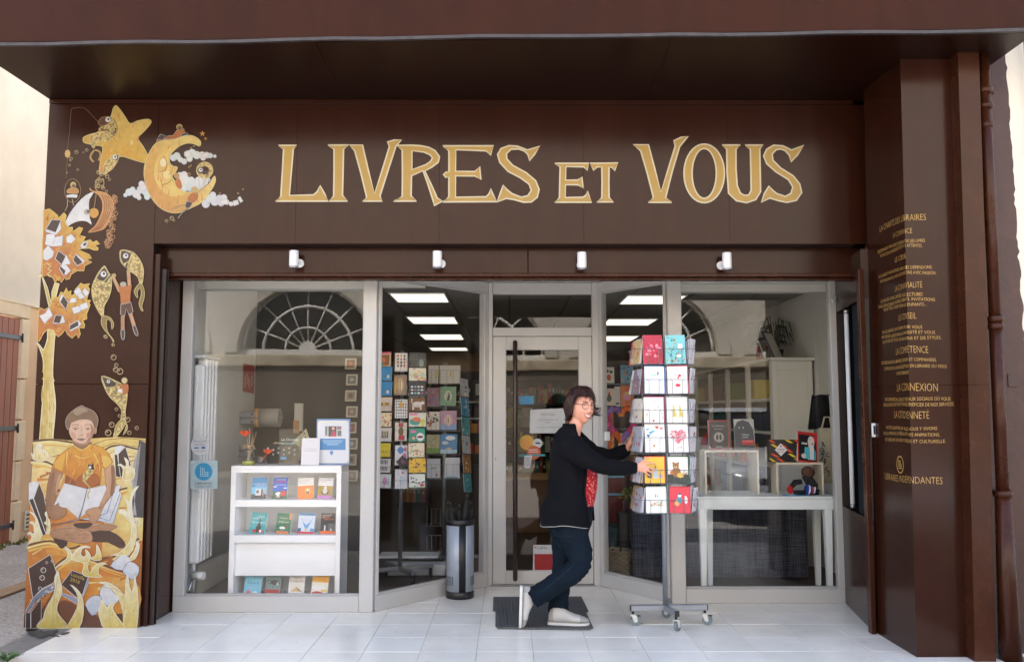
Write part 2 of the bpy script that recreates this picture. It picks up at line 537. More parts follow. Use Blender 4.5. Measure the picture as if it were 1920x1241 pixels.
gb = MB().mat(pbr("grey_grout", (118, 115, 110), rough=0.9, var=0.2, scale=20))
gb.box(-3.09, 3.0, 3.6, 7.42, -0.06, -0.004)
gb.build("grout_bed", floor)
TS = 0.3352
tmeshes = []
for i in range(4):
    t = MB().mat(tile_mat(i)); t.bbox(0.0010, TS - 0.0010, 0.0005, TS - 0.0005, -0.012, 0, 0.0012)
    tmeshes.append(t.mesh("tile"))
x_ref = onz(891, 1241).x
y_ref = onz(960, 1221).y
def front_of_windows(x, y):
    if x < -1.0: return y < YW1 + .1
    if x < -0.1: return y < YW1 + (x + 1.0) / 0.9 * (YD - YW1) + .25
    if x < 0.75: return y < YD + .06
    if x < 1.3: return y < YD + (x - 0.75) / 0.55 * (YW2 - YD) + .3
    return y < YW2 + .1
nt_ = 0
for ix in range(-9, 10):
    for iy in range(-5, 7):
        x, y = x_ref + ix * TS, y_ref + iy * TS
        if x < -3.2 or x > 2.75 or not front_of_windows(x + TS / 2, y): continue
        o = inst(tmeshes[rnd.randrange(4)], "tile", floor, (x, y, rnd.uniform(-0.0006, 0.0006)))
        o.rotation_euler = (rnd.gauss(0, 0.0012), rnd.gauss(0, 0.0012), 0)
        nt_ += 1
# dark stain and a little weed at the left edge of the tiles
st = Paint(lambda u, v, h: onz(u, v, h * 0.3 + 0.0012), own=True)
stain = pbr("soot_stain", (70, 68, 66), rough=0.7, var=0.4, scale=30)
for i in range(26):
    cx, cy_ = rnd.gauss(82, 16), rnd.gauss(1188, 3.2)
    st.disc((cx, cy_), rnd.uniform(4, 13), stain, ry=rnd.uniform(1, 2.6), n=9, rot=rnd.uniform(-.3, .2))
st.build("stain", floor)
gt = MB().mat(pbr("grit", (96, 84, 70), rough=.9, var=.3))
for i in range(240):
    x, y = rnd.uniform(-3, 2.4), rnd.uniform(5.0, 7.3)
    if i % 2: x, y = (2.47 - rnd.random() * .12 - (6.69 - y) * .14 if False else rnd.uniform(-2.4, -.95)), YW1 - abs(rnd.gauss(0, .03)) - .012
    if i % 4 == 1: x, y = rnd.uniform(1.2, 2.45), YW2 - abs(rnd.gauss(0, .03)) - .012
    if not front_of_windows(x, y + .15): continue
    s_ = rnd.uniform(.0008, .0026) * (1.6 if i % 9 == 0 else 1); an = rnd.uniform(0, PI)
    gt.add([(x + s_ * 1.5 * math.cos(an + k * 2.1) * rnd.uniform(.5, 1.2), y + s_ * math.sin(an + k * 2.1), .0008) for k in range(3)] + [(x, y, .0008 + s_)], [(0, 1, 3), (1, 2, 3), (2, 0, 3)])
gt.build("grit", None, kind="stuff")
w = thing("weed", "small green weed sprouting at the left front edge of the white tiles", "plant", onz(14, 1240))
wl = MB().mat(pbr("weed_green", (70, 104, 44), rough=0.7, var=0.25, scale=30))
p0 = onz(14, 1240)
for i in range(34):
    a = rnd.uniform(0, 2 * PI); r = rnd.uniform(.02, .09); h = rnd.uniform(.015, .05)
    c = p0 + Vector((math.cos(a) * r, math.sin(a) * r * .7, 0)); s_ = rnd.uniform(.012, .022)
    d = Vector((math.cos(a), math.sin(a), .6)) * s_; e = Vector((-math.sin(a), math.cos(a), 0)) * s_ * .5
    b0 = c + Vector((0, 0, h))
    wl.add([b0 - d, b0 + e, b0 + d, b0 - e], [(0, 1, 2, 3)])
    wl.tube([p0, p0 + (b0 - p0) * .6 + Vector((0, 0, .01)), b0], 0.0012, n=3)
wl.build("leaves", w, kind=None)

# ---------------------------------------------------------------- the neighbouring house across the alley (left)
XL = -5.53
nh = thing("neighbouring_house", "cream plastered house wall with a red-brown shutter door, beyond the alley left of the mural", "house", (XL, 10, 0))
PLA = pbr("cream_plaster", (208, 198, 182), rough=0.9, var=0.13, scale=.9, bump=0.4, bscale=25)
PLB = pbr("pinkish_old_plaster", (208, 174, 138), rough=0.92, var=0.14, scale=1.8, bump=0.3, bscale=25)
STN = pbr("pale_dressed_stone", (214, 194, 164), rough=0.9, var=0.10, scale=4, bump=0.3, bscale=40)
zl = onx(40, 572, XL).z
m = MB().mat(PLA); m.box(XL - .4, XL, 5.0, 20, zl + .02, 7.5); m.build("upper_wall", nh)
m = MB().mat(PLB); m.box(XL - .4, XL + .012, 5.0, 9.25, -.05, zl); m.box(XL - .4, XL + .012, 10.02, 20, -.05, zl)
m.box(XL - .4, XL + .012, 9.25, 10.02, onx(14, 590, XL).z + .16, zl); m.build("lower_wall", nh)
m = MB().mat(STN); m.bbox(XL - .1, XL + .03, 5.0, 20, zl - .0, zl + .018, .004); m.build("string_course", nh)
ztop = onx(14, 592, XL).z
dy0, dy1 = 9.28, onx(27, 800, XL).y
ds = thing  # (kept short)
for (z0, z1, w_) in [(-.04, .42, .17), (.43, .86, .12), (.87, 1.32, .18), (1.33, 1.78, .12), (1.79, ztop, .17)]:
    m = MB().mat(STN); m.bbox(XL - .15, XL + .026, dy1 + .012, dy1 + .012 + w_, z0, z1 - .006, .008); m.build("stone_block", nh)
m = MB().mat(STN); m.bbox(XL - .15, XL + .026, 8.9, dy1 + .17, ztop + .004, ztop + .155, .008); m.build("stone_block", nh)
WOOD = pbr("red_brown_wood_stain", (140, 76, 44), rough=0.6, var=0.22, scale=3, stretch=(1, 6, .5), bump=0.15)
door2 = MB().mat(WOOD)
for i in range(5):
    door2.bbox(XL - .02, XL + .008, dy1 - .115 * (i + 1), dy1 - .115 * i - .006, -.02, ztop - .01, .004)
dd = door2.build("shutter_door", nh)
for py in (630, 803, 985):
    z = onx(14, py, XL).z; m = MB().mat(BLACK)
    m.bbox(XL + .009, XL + .02, 9.2, dy1 + .05, z - .025, z + .025, .003)
    m.cyl((XL + .02, dy1 + .03, z - .05), (XL + .02, dy1 + .03, z + .05), .016, n=8); m.build("hinge", dd)
m = MB().mat(pbr("vent_white", (206, 196, 176), rough=.7))
vp = onx(49, 975, XL)
m.bbox(XL + .012, XL + .025, vp.y - .07, vp.y + .06, vp.z - .11, vp.z + .11, .004)
m.mat(DARKB)
for i in range(4): m.box(XL + .025, XL + .027, vp.y - .045 , vp.y + .035, vp.z - .08 + i * .045, vp.z - .06 + i * .045)
m.build("air_vent", nh)
m = MB().mat(pbr("roof_tile_clay", (150, 92, 66), rough=.85, var=.2)); m.box(XL - .6, XL + .45, 5.0, 20, 7.5, 7.62); m.build("roof_edge", nh)

# ---------------------------------------------------------------- the bookshop itself
shop = thing("bookshop", "dark brown bookshop front with a painted mural, gold lettering and tall shop windows", "shop", (0, YF, 0))
def bp_(name, mat_, x0, x1, y0, y1, z0, z1, b=0.003, parent=None, label=None):
    m = MB().mat(mat_); m.bbox(x0, x1, y0, y1, z0, z1, b)
    return m.build(name, parent or shop, label)
ZFB = at(960, 457, YF).z
ZT1 = at(960, 196, YF).z
xe = [at(px, 330, YF).x for px in (286, 556, 824, 1094, 1366, 1637)]
XMR = at(276, 800, YF).x      # inner edge of the mural panel
XML = -3.207
for i in range(5):
    a = XMR if i == 0 else xe[i]
    bp_("fascia_panel", BROWN, a + .0004, xe[i + 1] - .0004, YF, YF + .02, ZFB, ZT1 - .002, 0.0006)
bp_("fascia_top_trim", BROWN, XML, 2.40, YF - .006, YF + .02, ZT1 + .001, ZS - .002, .002)
zseam = at(180, 720, YF).z
mural_up = bp_("mural_panel", BROWN, XML, XMR - .0015, YF - .001, YF + .02, zseam + .0015, ZT1 - .002, .0015)
mural_lo = bp_("mural_panel", BROWN, XML, XMR - .0015, YF - .001, YF + .02, 0.0, zseam - .0015, .0015)
bp_("wall_core", DARKB, XML + .002, XMR - .004, YF + .021, YF + 3.0, -.03, ZS + .3)
bp_("fascia_backing", DARKB, XMR - .003, 2.40, YF + .021, YB - .001, ZFB + .0005, ZS)
# canopy over the front: slab, front board, aluminium drip strip, glossy soffit boards
c0, c1 = 5.08, 4.86
def skew(x): return c0 + (c1 - c0) * (x + 3.26) / 6.3
cn = MB().mat(BROWN)
xa, xb = -3.225, 3.03
def slab(mb, xa, xb, ins, z0, z1, back):
    v = [(xa, skew(xa) + ins, z0), (xb, skew(xb) + ins, z0), (xb if back > 5.5 else xb, back, z0), (-3.21 if back > 5.5 else xa, back, z0)]
    v += [(p[0], p[1], z1) for p in v]
    mb.add(v, [(3, 2, 1, 0), (4, 5, 6, 7), (0, 1, 5, 4), (1, 2, 6, 5), (2, 3, 7, 6), (3, 0, 4, 7)])
slab(cn, xa, xb, 0.03, ZS + .012, ZS + .5, 6.2)
canopy = cn.build("canopy", shop)
sx = [-3.225, -1.15, 0.95, 3.03]
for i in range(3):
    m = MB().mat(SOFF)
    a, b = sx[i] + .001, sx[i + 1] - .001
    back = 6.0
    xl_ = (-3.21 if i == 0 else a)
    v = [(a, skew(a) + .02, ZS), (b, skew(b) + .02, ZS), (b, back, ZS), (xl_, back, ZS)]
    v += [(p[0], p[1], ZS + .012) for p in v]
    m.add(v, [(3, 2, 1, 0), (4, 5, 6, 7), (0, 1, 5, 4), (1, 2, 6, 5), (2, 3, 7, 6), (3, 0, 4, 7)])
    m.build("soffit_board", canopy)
for i in range(3):
    a, b = (sx[i] if i else -3.6) , (sx[i + 1] if i < 2 else 3.25)
    m = MB().mat(BOARD)
    v = [(a + .0002, skew(a) - .0, ZS + .02), (b - .0002, skew(b), ZS + .02), (b - .0002, skew(b) + .02, ZS + .02), (a + .0002, skew(a) + .02, ZS + .02)]
    v += [(p[0], p[1] - .012, ZS + .62) for p in v]
    m.add(v, [(3, 2, 1, 0), (4, 5, 6, 7), (0, 1, 5, 4), (1, 2, 6, 5), (2, 3, 7, 6), (3, 0, 4, 7)])
    m.build("front_board", canopy)
m = MB().mat(pbr("weathered_zinc", (72, 68, 69), rough=.5, metal=.5, var=.25, scale=12))
seg = 24
for i in range(seg):
    a, b = -3.6 + 6.85 * i / seg, -3.6 + 6.85 * (i + 1) / seg
    dz = .004 * math.sin(i * 1.7) + (.006 if 8 < i < 15 else 0)
    dz2 = .004 * math.sin((i + 1) * 1.7) + (.006 if 8 < i + 1 < 15 else 0)
    v = [(a, skew(a) - .012, ZS - .004 + dz), (b, skew(b) - .012, ZS - .004 + dz2), (b, skew(b) + .012, ZS - .004 + dz2), (a, skew(a) + .012, ZS - .004 + dz)]
    v += [(p[0], p[1], p[2] + .018) for p in v]
    m.add(v, [(3, 2, 1, 0), (4, 5, 6, 7), (0, 1, 5, 4), (2, 3, 7, 6)])
m.build("drip_strip", canopy)
# roller-shutter beam, lip, entrance ceiling
XB0, XB1 = XMR - .02, 2.56
xs = at(990, 490, YB).x
bp_("beam_panel", BROWN, XMR - .02, xs - .001, YB, 6.27, at(960, 513, YB).z, ZFB, .003)
bp_("beam_panel", BROWN, xs + .001, XB1, YB, 6.27, at(960, 513, YB).z, ZFB, .003)
m = MB().mat(BROWN2); zb = at(960, 516, YB).z
m.bbox(XMR - .02, XB1, YB - .012, 6.272, zb - .012, zb + .014, .006)
m.bbox(XMR - .02, XB1, YB + .03, 6.20, zb - .03, zb - .013, .004); m.build("shutter_lip", shop)
ZE = 2.505
bp_("entrance_ceiling", WHITE, -2.42, 2.75, 6.272, 7.45, ZE, ZE + .03)
bp_("upper_wall", PLA, XML + .05, 9, 6.3, 14, ZS + .5, 6.2)
bp_("back_block", DARKB, -3.0, 3.2, 6.28, 7.5, 2.56, ZS + .3)
# left jamb and shutter guide
bp_("jamb", BROWN, XMR - .02, -2.405, YF + .022, YW1 + .06, 0.0, 2.5, .003)
m = MB().mat(DARKB); m.bbox(-2.404, -2.372, 6.03, 6.036, 0, 2.4, .002); m.bbox(-2.404, -2.372, 6.07, 6.076, 0, 2.4, .002); m.build("shutter_guide", shop)
# right-hand reveal, with a lit showcase niche
pn, pf = Vector((2.352, 5.82, 0)), Vector((2.50, YW2 + .0, 0))
ud = (pf - pn).normalized(); nd = Vector((ud.y, -ud.x, 0)); LR = (pf - pn).length
def rv(t, d, z): return pn + ud * (t * LR) + nd * d + Vector((0, 0, z))
def rbox(mb, t0, t1, d0, d1, z0, z1):
    vs = [rv(t, d, z) for z in (z0, z1) for d in (d0, d1) for t in (t0, t1)]
    mb.add(vs, [(0, 2, 3, 1), (4, 5, 7, 6), (0, 1, 5, 4), (2, 6, 7, 3), (0, 4, 6, 2), (1, 3, 7, 5)])
m = MB().mat(BROWN); rbox(m, 0.0, 1.04, 0, .05, 0, .715); m.build("reveal_panel", shop)
m = MB().mat(BROWN); rbox(m, 0.0, 1.04, 0, .05, 2.17, 2.50); m.build("reveal_panel", shop)
m = MB().mat(DARKB); rbox(m, .985, 1.04, 0, .05, .716, 2.169); m.build("reveal_panel", shop); m = MB().mat(DARKB); rbox(m, 0, .05, 0, .05, .716, 2.169); m.build("reveal_panel", shop)
m = MB().mat(pbr("niche_black", (12, 11, 12), rough=.9, var=.2, spec=.1)); rbox(m, .0, 1.04, .13, .15, .70, 2.2); rbox(m, 1.0, 1.04, .0505, .129, .715, 2.17); rbox(m, .0, 1.04, .051, .13, .70, .714); rbox(m, .0, 1.04, .051, .13, 2.171, 2.19)
niche = m.build("display_niche", shop)
m = MB().mat(pbr("unlit_tube_white", (225, 228, 230), rough=.3, var=.02)); m.cyl(rv(.66, .014, .76), rv(.66, .014, 2.13), .016, n=12)
m.mat(ALU); m.cyl(rv(.66, .014, .73), rv(.66, .014, .76), .018, n=10); m.cyl(rv(.66, .014, 2.13), rv(.66, .014, 2.16), .018, n=10); m.build("tube_lamp", niche)
m = MB().mat(pbr("slate_paint", (30, 36, 42), rough=.9, spec=.15, var=.3, scale=12)); rbox(m, .06, .46, .02, .028, .72, 2.165); m.build("slate_board", niche)
# trim post at the pillar's inner edge
bp_("corner_post", BROWN2, 2.318, 2.352, 5.775, 5.83, 0, 2.36, .004)
# pillars (they lean outward a little towards the top)
def leaned(mb, x0, x1, X0, X1, y0, y1, z0, z1):
    v = [(x0, y0, z0), (x1, y0, z0), (x1, y1, z0), (x0, y1, z0), (X0, y0, z1), (X1, y0, z1), (X1, y1, z1), (X0, y1, z1)]
    mb.add(v, [(3, 2, 1, 0), (4, 5, 6, 7), (0, 1, 5, 4), (1, 2, 6, 5), (2, 3, 7, 6), (3, 0, 4, 7)])
PX0b, PX0t, PY = 2.366, 2.414, 5.254
def pil_x(z): return PX0b + (PX0t - PX0b) * z / ZS
zs2 = at(1760, 722, PY).z
ml = MB().mat(BROWN); leaned(ml, PX0b, 2.66, pil_x(zs2), 2.70, PY, 5.815, 0, zs2 - .0012); pillar_lo = ml.build("pillar", shop)
ml = MB().mat(BROWN); leaned(ml, pil_x(zs2), 2.70, PX0t, 2.745, PY, 5.815, zs2 + .0012, ZS - .001); pillar_up = ml.build("pillar", shop)
ml = MB().mat(BROWN2); leaned(ml, 2.655, 2.775, 2.69, 2.815, 5.158, 6.3, 0, zs2 - .001); ml.build("pilaster", shop)
ml = MB().mat(BROWN2); leaned(ml, 2.69, 2.815, 2.722, 2.85, 5.158, 6.3, zs2 + .001, ZS - .001); ml.build("pilaster", shop)
bp_("bell_box", BROWN, at(1614, 473, YB).x, at(1638, 473, YB).x, YB - .09, YB - .001, at(1625, 486, YB).z, at(1625, 462, YB).z, .008)
m = MB().mat(WHITE); a = at(1637, 806, 5.775)
m.bbox(a.x - .012, a.x + .014, 5.755, 5.774, a.z - .045, a.z + .045, .003); m.mat(BLACK); m.box(a.x - .006, a.x + .006, 5.753, 5.7549, a.z - .028, a.z + .028)
m.build("key_switch", shop)
m = MB().mat(WHITE); h0 = rv(.96, -.004, at(1580, 560, 6.6).z)
m.tube([h0 + Vector((0, 0, .03)), h0 + Vector((-.012, -.01, .0)), h0 + Vector((-.016, -.012, -.02)), h0 + Vector((-.03, -.02, -.024)), h0 + Vector((-.04, -.028, -.004))], .007, n=6); m.build("hook", shop)

# drainpipe
dp = thing("drainpipe", "brown painted drainpipe with collars, beside the inscribed pillar at the right", "drainpipe", (2.9, 5.2, 0))
zc = onx(1878, 925, 2.9); zj = at(1878, 925, 5.2).z; zj2 = at(1862, 598, 5.2).z; zj3 = at(1848, 170, 5.2).z; zj4 = at(1848, 235, 5.2).z
pipe_x = lambda z: at(1893, 1200, 5.2).x + (at(1846, 150, 5.2).x - at(1893, 1200, 5.2).x) * z / 3.6
m = MB().mat(BROWN2); m.tube([(pipe_x(zj), 5.2, zj), (pipe_x(0), 5.2, -.04)], [.045, .062], n=20); m.build("pipe_section", dp)
m = MB().mat(BROWN2); m.tube([(pipe_x(zj2), 5.2, zj2), (pipe_x(zj), 5.2, zj)], .037, n=20); m.build("pipe_section", dp)
m = MB().mat(BROWN2); m.tube([(pipe_x(3.58), 5.2, 3.585), (pipe_x(zj2), 5.2, zj2)], .034, n=20); m.build("pipe_section", dp)
for z, r in ((zj, .054), (zj2, .047), (zj2 - .045, .047), (zj3, .044), (zj4 + .12, .044), (zj4, .04)):
    m = MB().mat(BROWN2); m.tube([(pipe_x(z), 5.2, z - .018), (pipe_x(z), 5.2, z - .012), (pipe_x(z), 5.2, z + .012), (pipe_x(z), 5.2, z + .018)], [r - .008, r, r, r - .008], n=20)
    if z in (zj, zj2, zj3): m.bbox(pipe_x(z), pipe_x(z) + .07, 5.22, 5.36, z - .01, z + .01, .003)
    m.build("collar", dp)

# right-hand neighbour: rough wall, brown paint ending in a ragged edge over white render
rh = thing("right_neighbour_wall", "rough wall right of the drainpipe, brown paint ending raggedly over white render", "wall", (4.5, 5.4, 0))
m = MB().mat(pbr("white_lime_render", (226, 218, 204), rough=.9, var=.06, scale=3, bump=.3, bscale=30))
m.bbox(2.55, 8, 5.36, 5.9, -.05, 7, .004); m.build("render_wall", rh)
m = MB().mat(pbr("brown_rough_wall_paint", (70, 46, 40), rough=.55, var=.25, scale=7, bump=.6, bscale=22))
pts = [(2.56, 0.0)]; zz = 0.0; edge = []
while zz < 3.9:
    base = 3.17 - .012 * zz
    edge.append((base + .016 * noise.noise((zz * 9, 1, 0)) + .012 * noise.noise((zz * 31, 5, 0)), zz)); zz += .03
loop = [Vector((2.56, 5.352, -.03))] + [Vector((x, 5.352, z)) for x, z in edge] + [Vector((2.56, 5.352, edge[-1][1]))]
m.extrude(loop, (0, .007, 0)); m.build("brown_paint_layer", rh)
m = MB().mat(BLACK); 
m.tube([(3.235, 5.33, 3.9), (3.232, 5.33, 3.2), (3.238, 5.33, 2.4), (3.23, 5.33, 1.2), (3.235, 5.33, .3)], .006, n=6); m.build("cable", rh)
m = MB().mat(pbr("brown_hatch", (62, 42, 38), rough=.5, var=.2)); a = at(1898, 713, 5.35)
m.bbox(a.x - .028, a.x + .028, 5.345, 5.351, a.z - .04, a.z + .04, .002); m.build("cover_plate", rh)

# ---------------------------------------------------------------- windows and door (parts of the shop, pane / bars / stickers are sub-parts)
TH = 0.06
def obar(mb, P, Q, z0, z1, a0, a1, d0=0.0, d1=TH):
    """bar along the plan line P->Q from distance a0 to a1, d = depth behind the line"""
    P, Q = Vector((*P, 0)), Vector((*Q, 0)); u = (Q - P).normalized(); nn = Vector((-u.y, u.x, 0))
    M = Matrix(((u.x, nn.x, 0, P.x), (u.y, nn.y, 0, P.y), (0, 0, 1, 0), (0, 0, 0, 1)))
    mb.bbox(a0, a1, d0, d1, z0, z1, .004, M)
zr1 = at(500, 1117, YW1).z
XW0 = at(333, 835, YW1).x; XW0i = at(354, 835, YW1).x
XP0 = at(677, 835, YW1).x; XP1 = at(704, 835, YW1).x
XD0, XD1 = at(917, 835, YD).x, at(1121, 835, YD).x
XQ0, XQ1 = at(1255, 835, YW2).x, at(1282, 835, YW2).x
XR1 = at(1583, 835, YW2).x; XR0 = at(1564, 835, YW2).x
ZH0, ZH1 = 2.41, 2.50
win = {}
def window(key, label, P, Q, a0, a1, zr, stileL, stileR):
    root = MB().mat(FRAME)
    L = (Vector(Q) - Vector(P)).length
    obar(root, P, Q, .0, zr, a0, a1)
    fr = root.build("shop_window", shop, label); m = MB().mat(FRAME); obar(m, P, Q, ZH0, ZH1, a0, a1); m.build("head_rail", fr)
    for (s0, s1) in (stileL, stileR):
        if s1 - s0 > .005:
            m = MB().mat(FRAME); obar(m, P, Q, zr + .0005, ZH0 - .0005, s0, s1, -.001, TH + .001); m.build("stile", fr)
    for zc_, h_ in ((zr, .012), (ZH0 - .012, .012)):
        m = MB().mat(FRAME); obar(m, P, Q, zc_, zc_ + h_, stileL[1], stileR[0], .008, .05); m.build("glazing_bead", fr)
    m = MB().mat(GLASS); obar(m, P, Q, zr + .008, ZH0 - .008, stileL[1] - .004, stileR[0] + .004, .026, .032); m.build("pane", fr)
    win[key] = (fr, P, Q)
    return fr
window("left", "left shop window beside the mural", (XW0, YW1), (XP1, YW1), 0, XP0 - XW0, zr1, (0, XW0i - XW0), (XP0 - XW0, XP0 - XW0 + .0))
Lb = (Vector((XD0, YD)) - Vector((XP1, YW1))).length
window("lbay", "angled window on the left of the entrance", (XP1, YW1 + .0), (XD0, YD), .02, Lb - .01, zr1, (.02, .05), (Lb - .06, Lb - .01))
Rb = (Vector((XQ0, YW2)) - Vector((XD1, YD))).length
window("rbay", "angled window on the right of the entrance", (XD1, YD), (XQ0, YW2), .01, Rb - .02, zr1, (.01, .055), (Rb - .05, Rb - .02))
window("right", "right shop window behind the card rack", (XQ1, YW2), (XR1, YW2), 0, XR1 - XQ1, at(1430, 1103, YW2).z, (0, .002), (XR0 - XQ1, XR1 - XQ1))
for nm, x0, x1, yy in (("l", XP0, XP1, YW1), ("r", XQ0, XQ1, YW2)):
    bp_("corner_mullion", FRAME, x0 + .001, x1 - .001, yy - .012, yy + .09, 0, ZH1, .006)
# door set
zd0, zd1 = onz(1017, 1098).z, at(1017, 631, YD).z
ztr0, ztr1 = at(1017, 614, YD).z, at(1017, 552, YD).z
XL0, XL1 = at(924, 835, YD).x, at(1111, 835, YD).x
df = MB().mat(FRAME)
df.bbox(XD0 - .01, XL0 - .003, YD - .005, YD + .075, 0, ZH1, .004); df.bbox(XL1 + .003, XD1 + .012, YD - .005, YD + .075, 0, ZH1, .004)
df.bbox(XL0 - .002, XL1 + .002, YD, YD + .07, zd1 + .004, ztr0, .004); df.bbox(XL0 - .002, XL1 + .002, YD, YD + .07, ztr1, ZH1, .004)
dfo = df.build("door_frame", shop)
m = MB().mat(GLASS); m.box(XL0 - .001, XL1 + .001, YD + .03, YD + .036, ztr0 - .004, ztr1 + .004); m.build("transom_pane", dfo)
dl = MB().mat(FRAME)
gx0, gx1 = at(949, 835, YD).x, at(1086, 835, YD).x; gz0, gz1 = at(1017, 1070, YD).z, at(1017, 656, YD).z
dl.bbox(XL0, gx0, YD + .004, YD + .055, .012, zd1, .004); dl.bbox(gx1, XL1, YD + .004, YD + .055, .012, zd1, .004)
dl.bbox(gx0 + .0005, gx1 - .0005, YD + .005, YD + .054, .012, gz0, .003); dl.bbox(gx0 + .0005, gx1 - .0005, YD + .005, YD + .054, gz1, zd1, .003)
door = dl.build("shop_door", shop, "off-white glazed door with a long brown pull handle")
m = MB().mat(GLASS); m.box(gx0 - .002, gx1 + .002, YD + .028, YD + .034, gz0 - .002, gz1 + .002); m.build("pane", door)
m = MB().mat(BLACK); m.box(XL0 - .0025, XL0 - .0002, YD + .012, YD + .05, .012, zd1); m.box(XL1 + .0002, XL1 + .0025, YD + .012, YD + .05, .012, zd1); m.box(XL0, XL1, YD + .012, YD + .05, zd1 + .0003, zd1 + .0036); m.box(XL0, XL1, YD + .012, YD + .05, 0.001, .0115); m.build("door_seal", door)
m = MB().mat(pbr("dark_brown_handle", (38, 22, 17), rough=.3, var=.08)); hx = at(966, 850, YD - .07).x
hz0, hz1 = at(966, 1089, YD - .07).z, at(966, 638, YD - .07).z
m.tube([(hx, YD - .07, hz0), (hx, YD - .07, hz0 + .012), (hx, YD - .07, hz1 - .012), (hx, YD - .07, hz1)], [.011, .019, .019, .011], n=16)
for z in (hz0 + .2, hz1 - .2): m.cyl((hx, YD - .07, z), (hx, YD + .026, z), .011, n=10)
m.build("handle", door)
m = MB().mat(ALU); a = at(928, 858, YD)
m.cyl((a.x + .006, YD + .004, a.z), (a.x + .006, YD - .004, a.z), .011, n=14); m.mat(BLACK); m.box(a.x + .004, a.x + .008, YD - .0045, YD - .004, a.z - .02, a.z + .004); m.build("lock", door)
m = MB().mat(WHITE); a = at(1133, 1 and 818, YD - .02); m.bbox(a.x - .0, a.x + .045, YD - .045, YD - .03, a.z - .035, a.z + .04, .003); m.build("push_plate", win["rbay"][0])
m = MB().mat(ALU); m.bbox(XL0 - .02, XL1 + .02, YD - .02, YD + .08, .001, .010, .003); m.build("threshold", dfo)
# ================================================================ SIGN LETTERING (painted, gold with a cream outline)
GOLD = pbr("gold_sign_paint", (160, 130, 64), rough=.42, var=.08, scale=5)
CREAMLINE = flat((190, 182, 160), .5)
def wall_map(px, py, h): 
    p = at(px, py, YF); return (p.x, YF - h, p.z)
ZA, ZB = zoomer(480, 220, 3.4286), zoomer(1000, 220, 3.4286)
def ell(cx, cy, rx, ry, n=40, a0=0): return [(cx + rx * math.cos(a0 + 2 * PI * i / n), cy + ry * math.sin(a0 + 2 * PI * i / n)) for i in range(n)]
LET = [
 (ZA, [[(145,182),(262,182),(240,207),(232,300),(215,503),(370,500),(395,478),(412,440),(440,490),(465,540),(125,540),(160,510),(170,350),(178,207)]], 0),
 (ZA, [[(463,180),(597,180),(563,207),(560,350),(556,502),(590,540),(468,540),(500,507),(502,350),(502,207)]], 0),
 (ZA, [[(600,180),(685,180),(722,340),(762,492),(815,330),(858,190),(845,160),(890,148),(935,147),(900,187),(850,340),(797,507),(812,540),(685,540),(712,515),(672,350),(635,217)]], 0),
 (ZA, [[(905,182),(1000,181),(1060,185),(1110,195),(1150,215),(1180,255),(1172,290),(1130,322),(1085,347),(1125,430),(1165,520),(1200,540),(1145,568),(1140,540),(1105,430),(1073,345),(1000,377),(997,505),(1033,540),(883,540),(940,510),(942,360),(940,212)],
       [(1003,217),(1080,225),(1120,243),(1135,264),(1120,287),(1090,307),(1003,337)]], 0),
 (ZA, [[(1200,185),(1528,185),(1508,245),(1480,217),(1285,210),(1283,348),(1408,350),(1438,318),(1446,402),(1408,378),(1283,378),(1283,515),(1480,512),(1500,490),(1508,460),(1525,500),(1548,543),(1200,545),(1240,512),(1240,387),(1220,387),(1205,370),(1225,352),(1240,352),(1240,217)]], 0),
 (ZA, [[(1825,187),(1790,240),(1758,280),(1748,240),(1725,218),(1690,205),(1640,207),(1610,235),(1613,270),(1650,310),(1740,360),(1798,410),(1820,465),(1808,515),(1770,545),(1720,547),(1660,530),(1610,522),(1550,545),(1570,490),(1590,437),(1612,465),(1645,492),(1705,515),(1748,505),(1770,470),(1755,430),(1700,390),(1620,348),(1568,292),(1553,240),(1575,203),(1625,184),(1680,187),(1745,212)]], 0),
 (ZB, [[(137,297),(358,297),(345,342),(325,320),(210,318),(207,405),(285,405),(312,385),(320,457),(288,435),(207,435),(205,517),(320,515),(340,500),(347,475),(375,547),(137,547),(168,517),(170,420),(172,320)]], 0),
 (ZB, [[(364,297),(545,295),(522,345),(505,322),(487,322),(485,420),(487,517),(515,545),(408,545),(440,517),(442,420),(440,322),(410,320),(388,342)]], 0),
 (ZB, [[(642,178),(740,178),(780,330),(820,482),(868,330),(912,187),(903,152),(950,130),(995,123),(940,190),(895,340),(850,517),(890,548),(738,548),(772,517),(732,360),(690,217)]], 0),
 (ZB, [ell(1098, 362, 130, 188), ell(1098, 362, 78, 160)], 0),
 (ZB, [[(1213,180),(1332,180),(1302,207),(1302,330),(1310,440),(1330,488),(1355,503),(1385,500),(1400,470),(1398,340),(1395,207),(1360,180),(1477,180),(1455,207),(1458,350),(1460,480),(1430,530),(1370,550),(1305,537),(1255,490),(1245,350),(1243,207)]], 0),
 (ZB, [[(1738,182),(1700,240),(1656,288),(1645,245),(1618,215),(1590,205),(1560,210),(1535,238),(1540,278),(1590,328),(1670,378),(1712,430),(1725,485),(1690,535),(1630,548),(1580,538),(1520,520),(1465,547),(1485,490),(1515,443),(1535,468),(1565,492),(1620,510),(1655,490),(1668,450),(1640,402),(1560,352),(1500,300),(1480,250),(1500,207),(1545,181),(1605,186),(1660,212)]], 0),
]
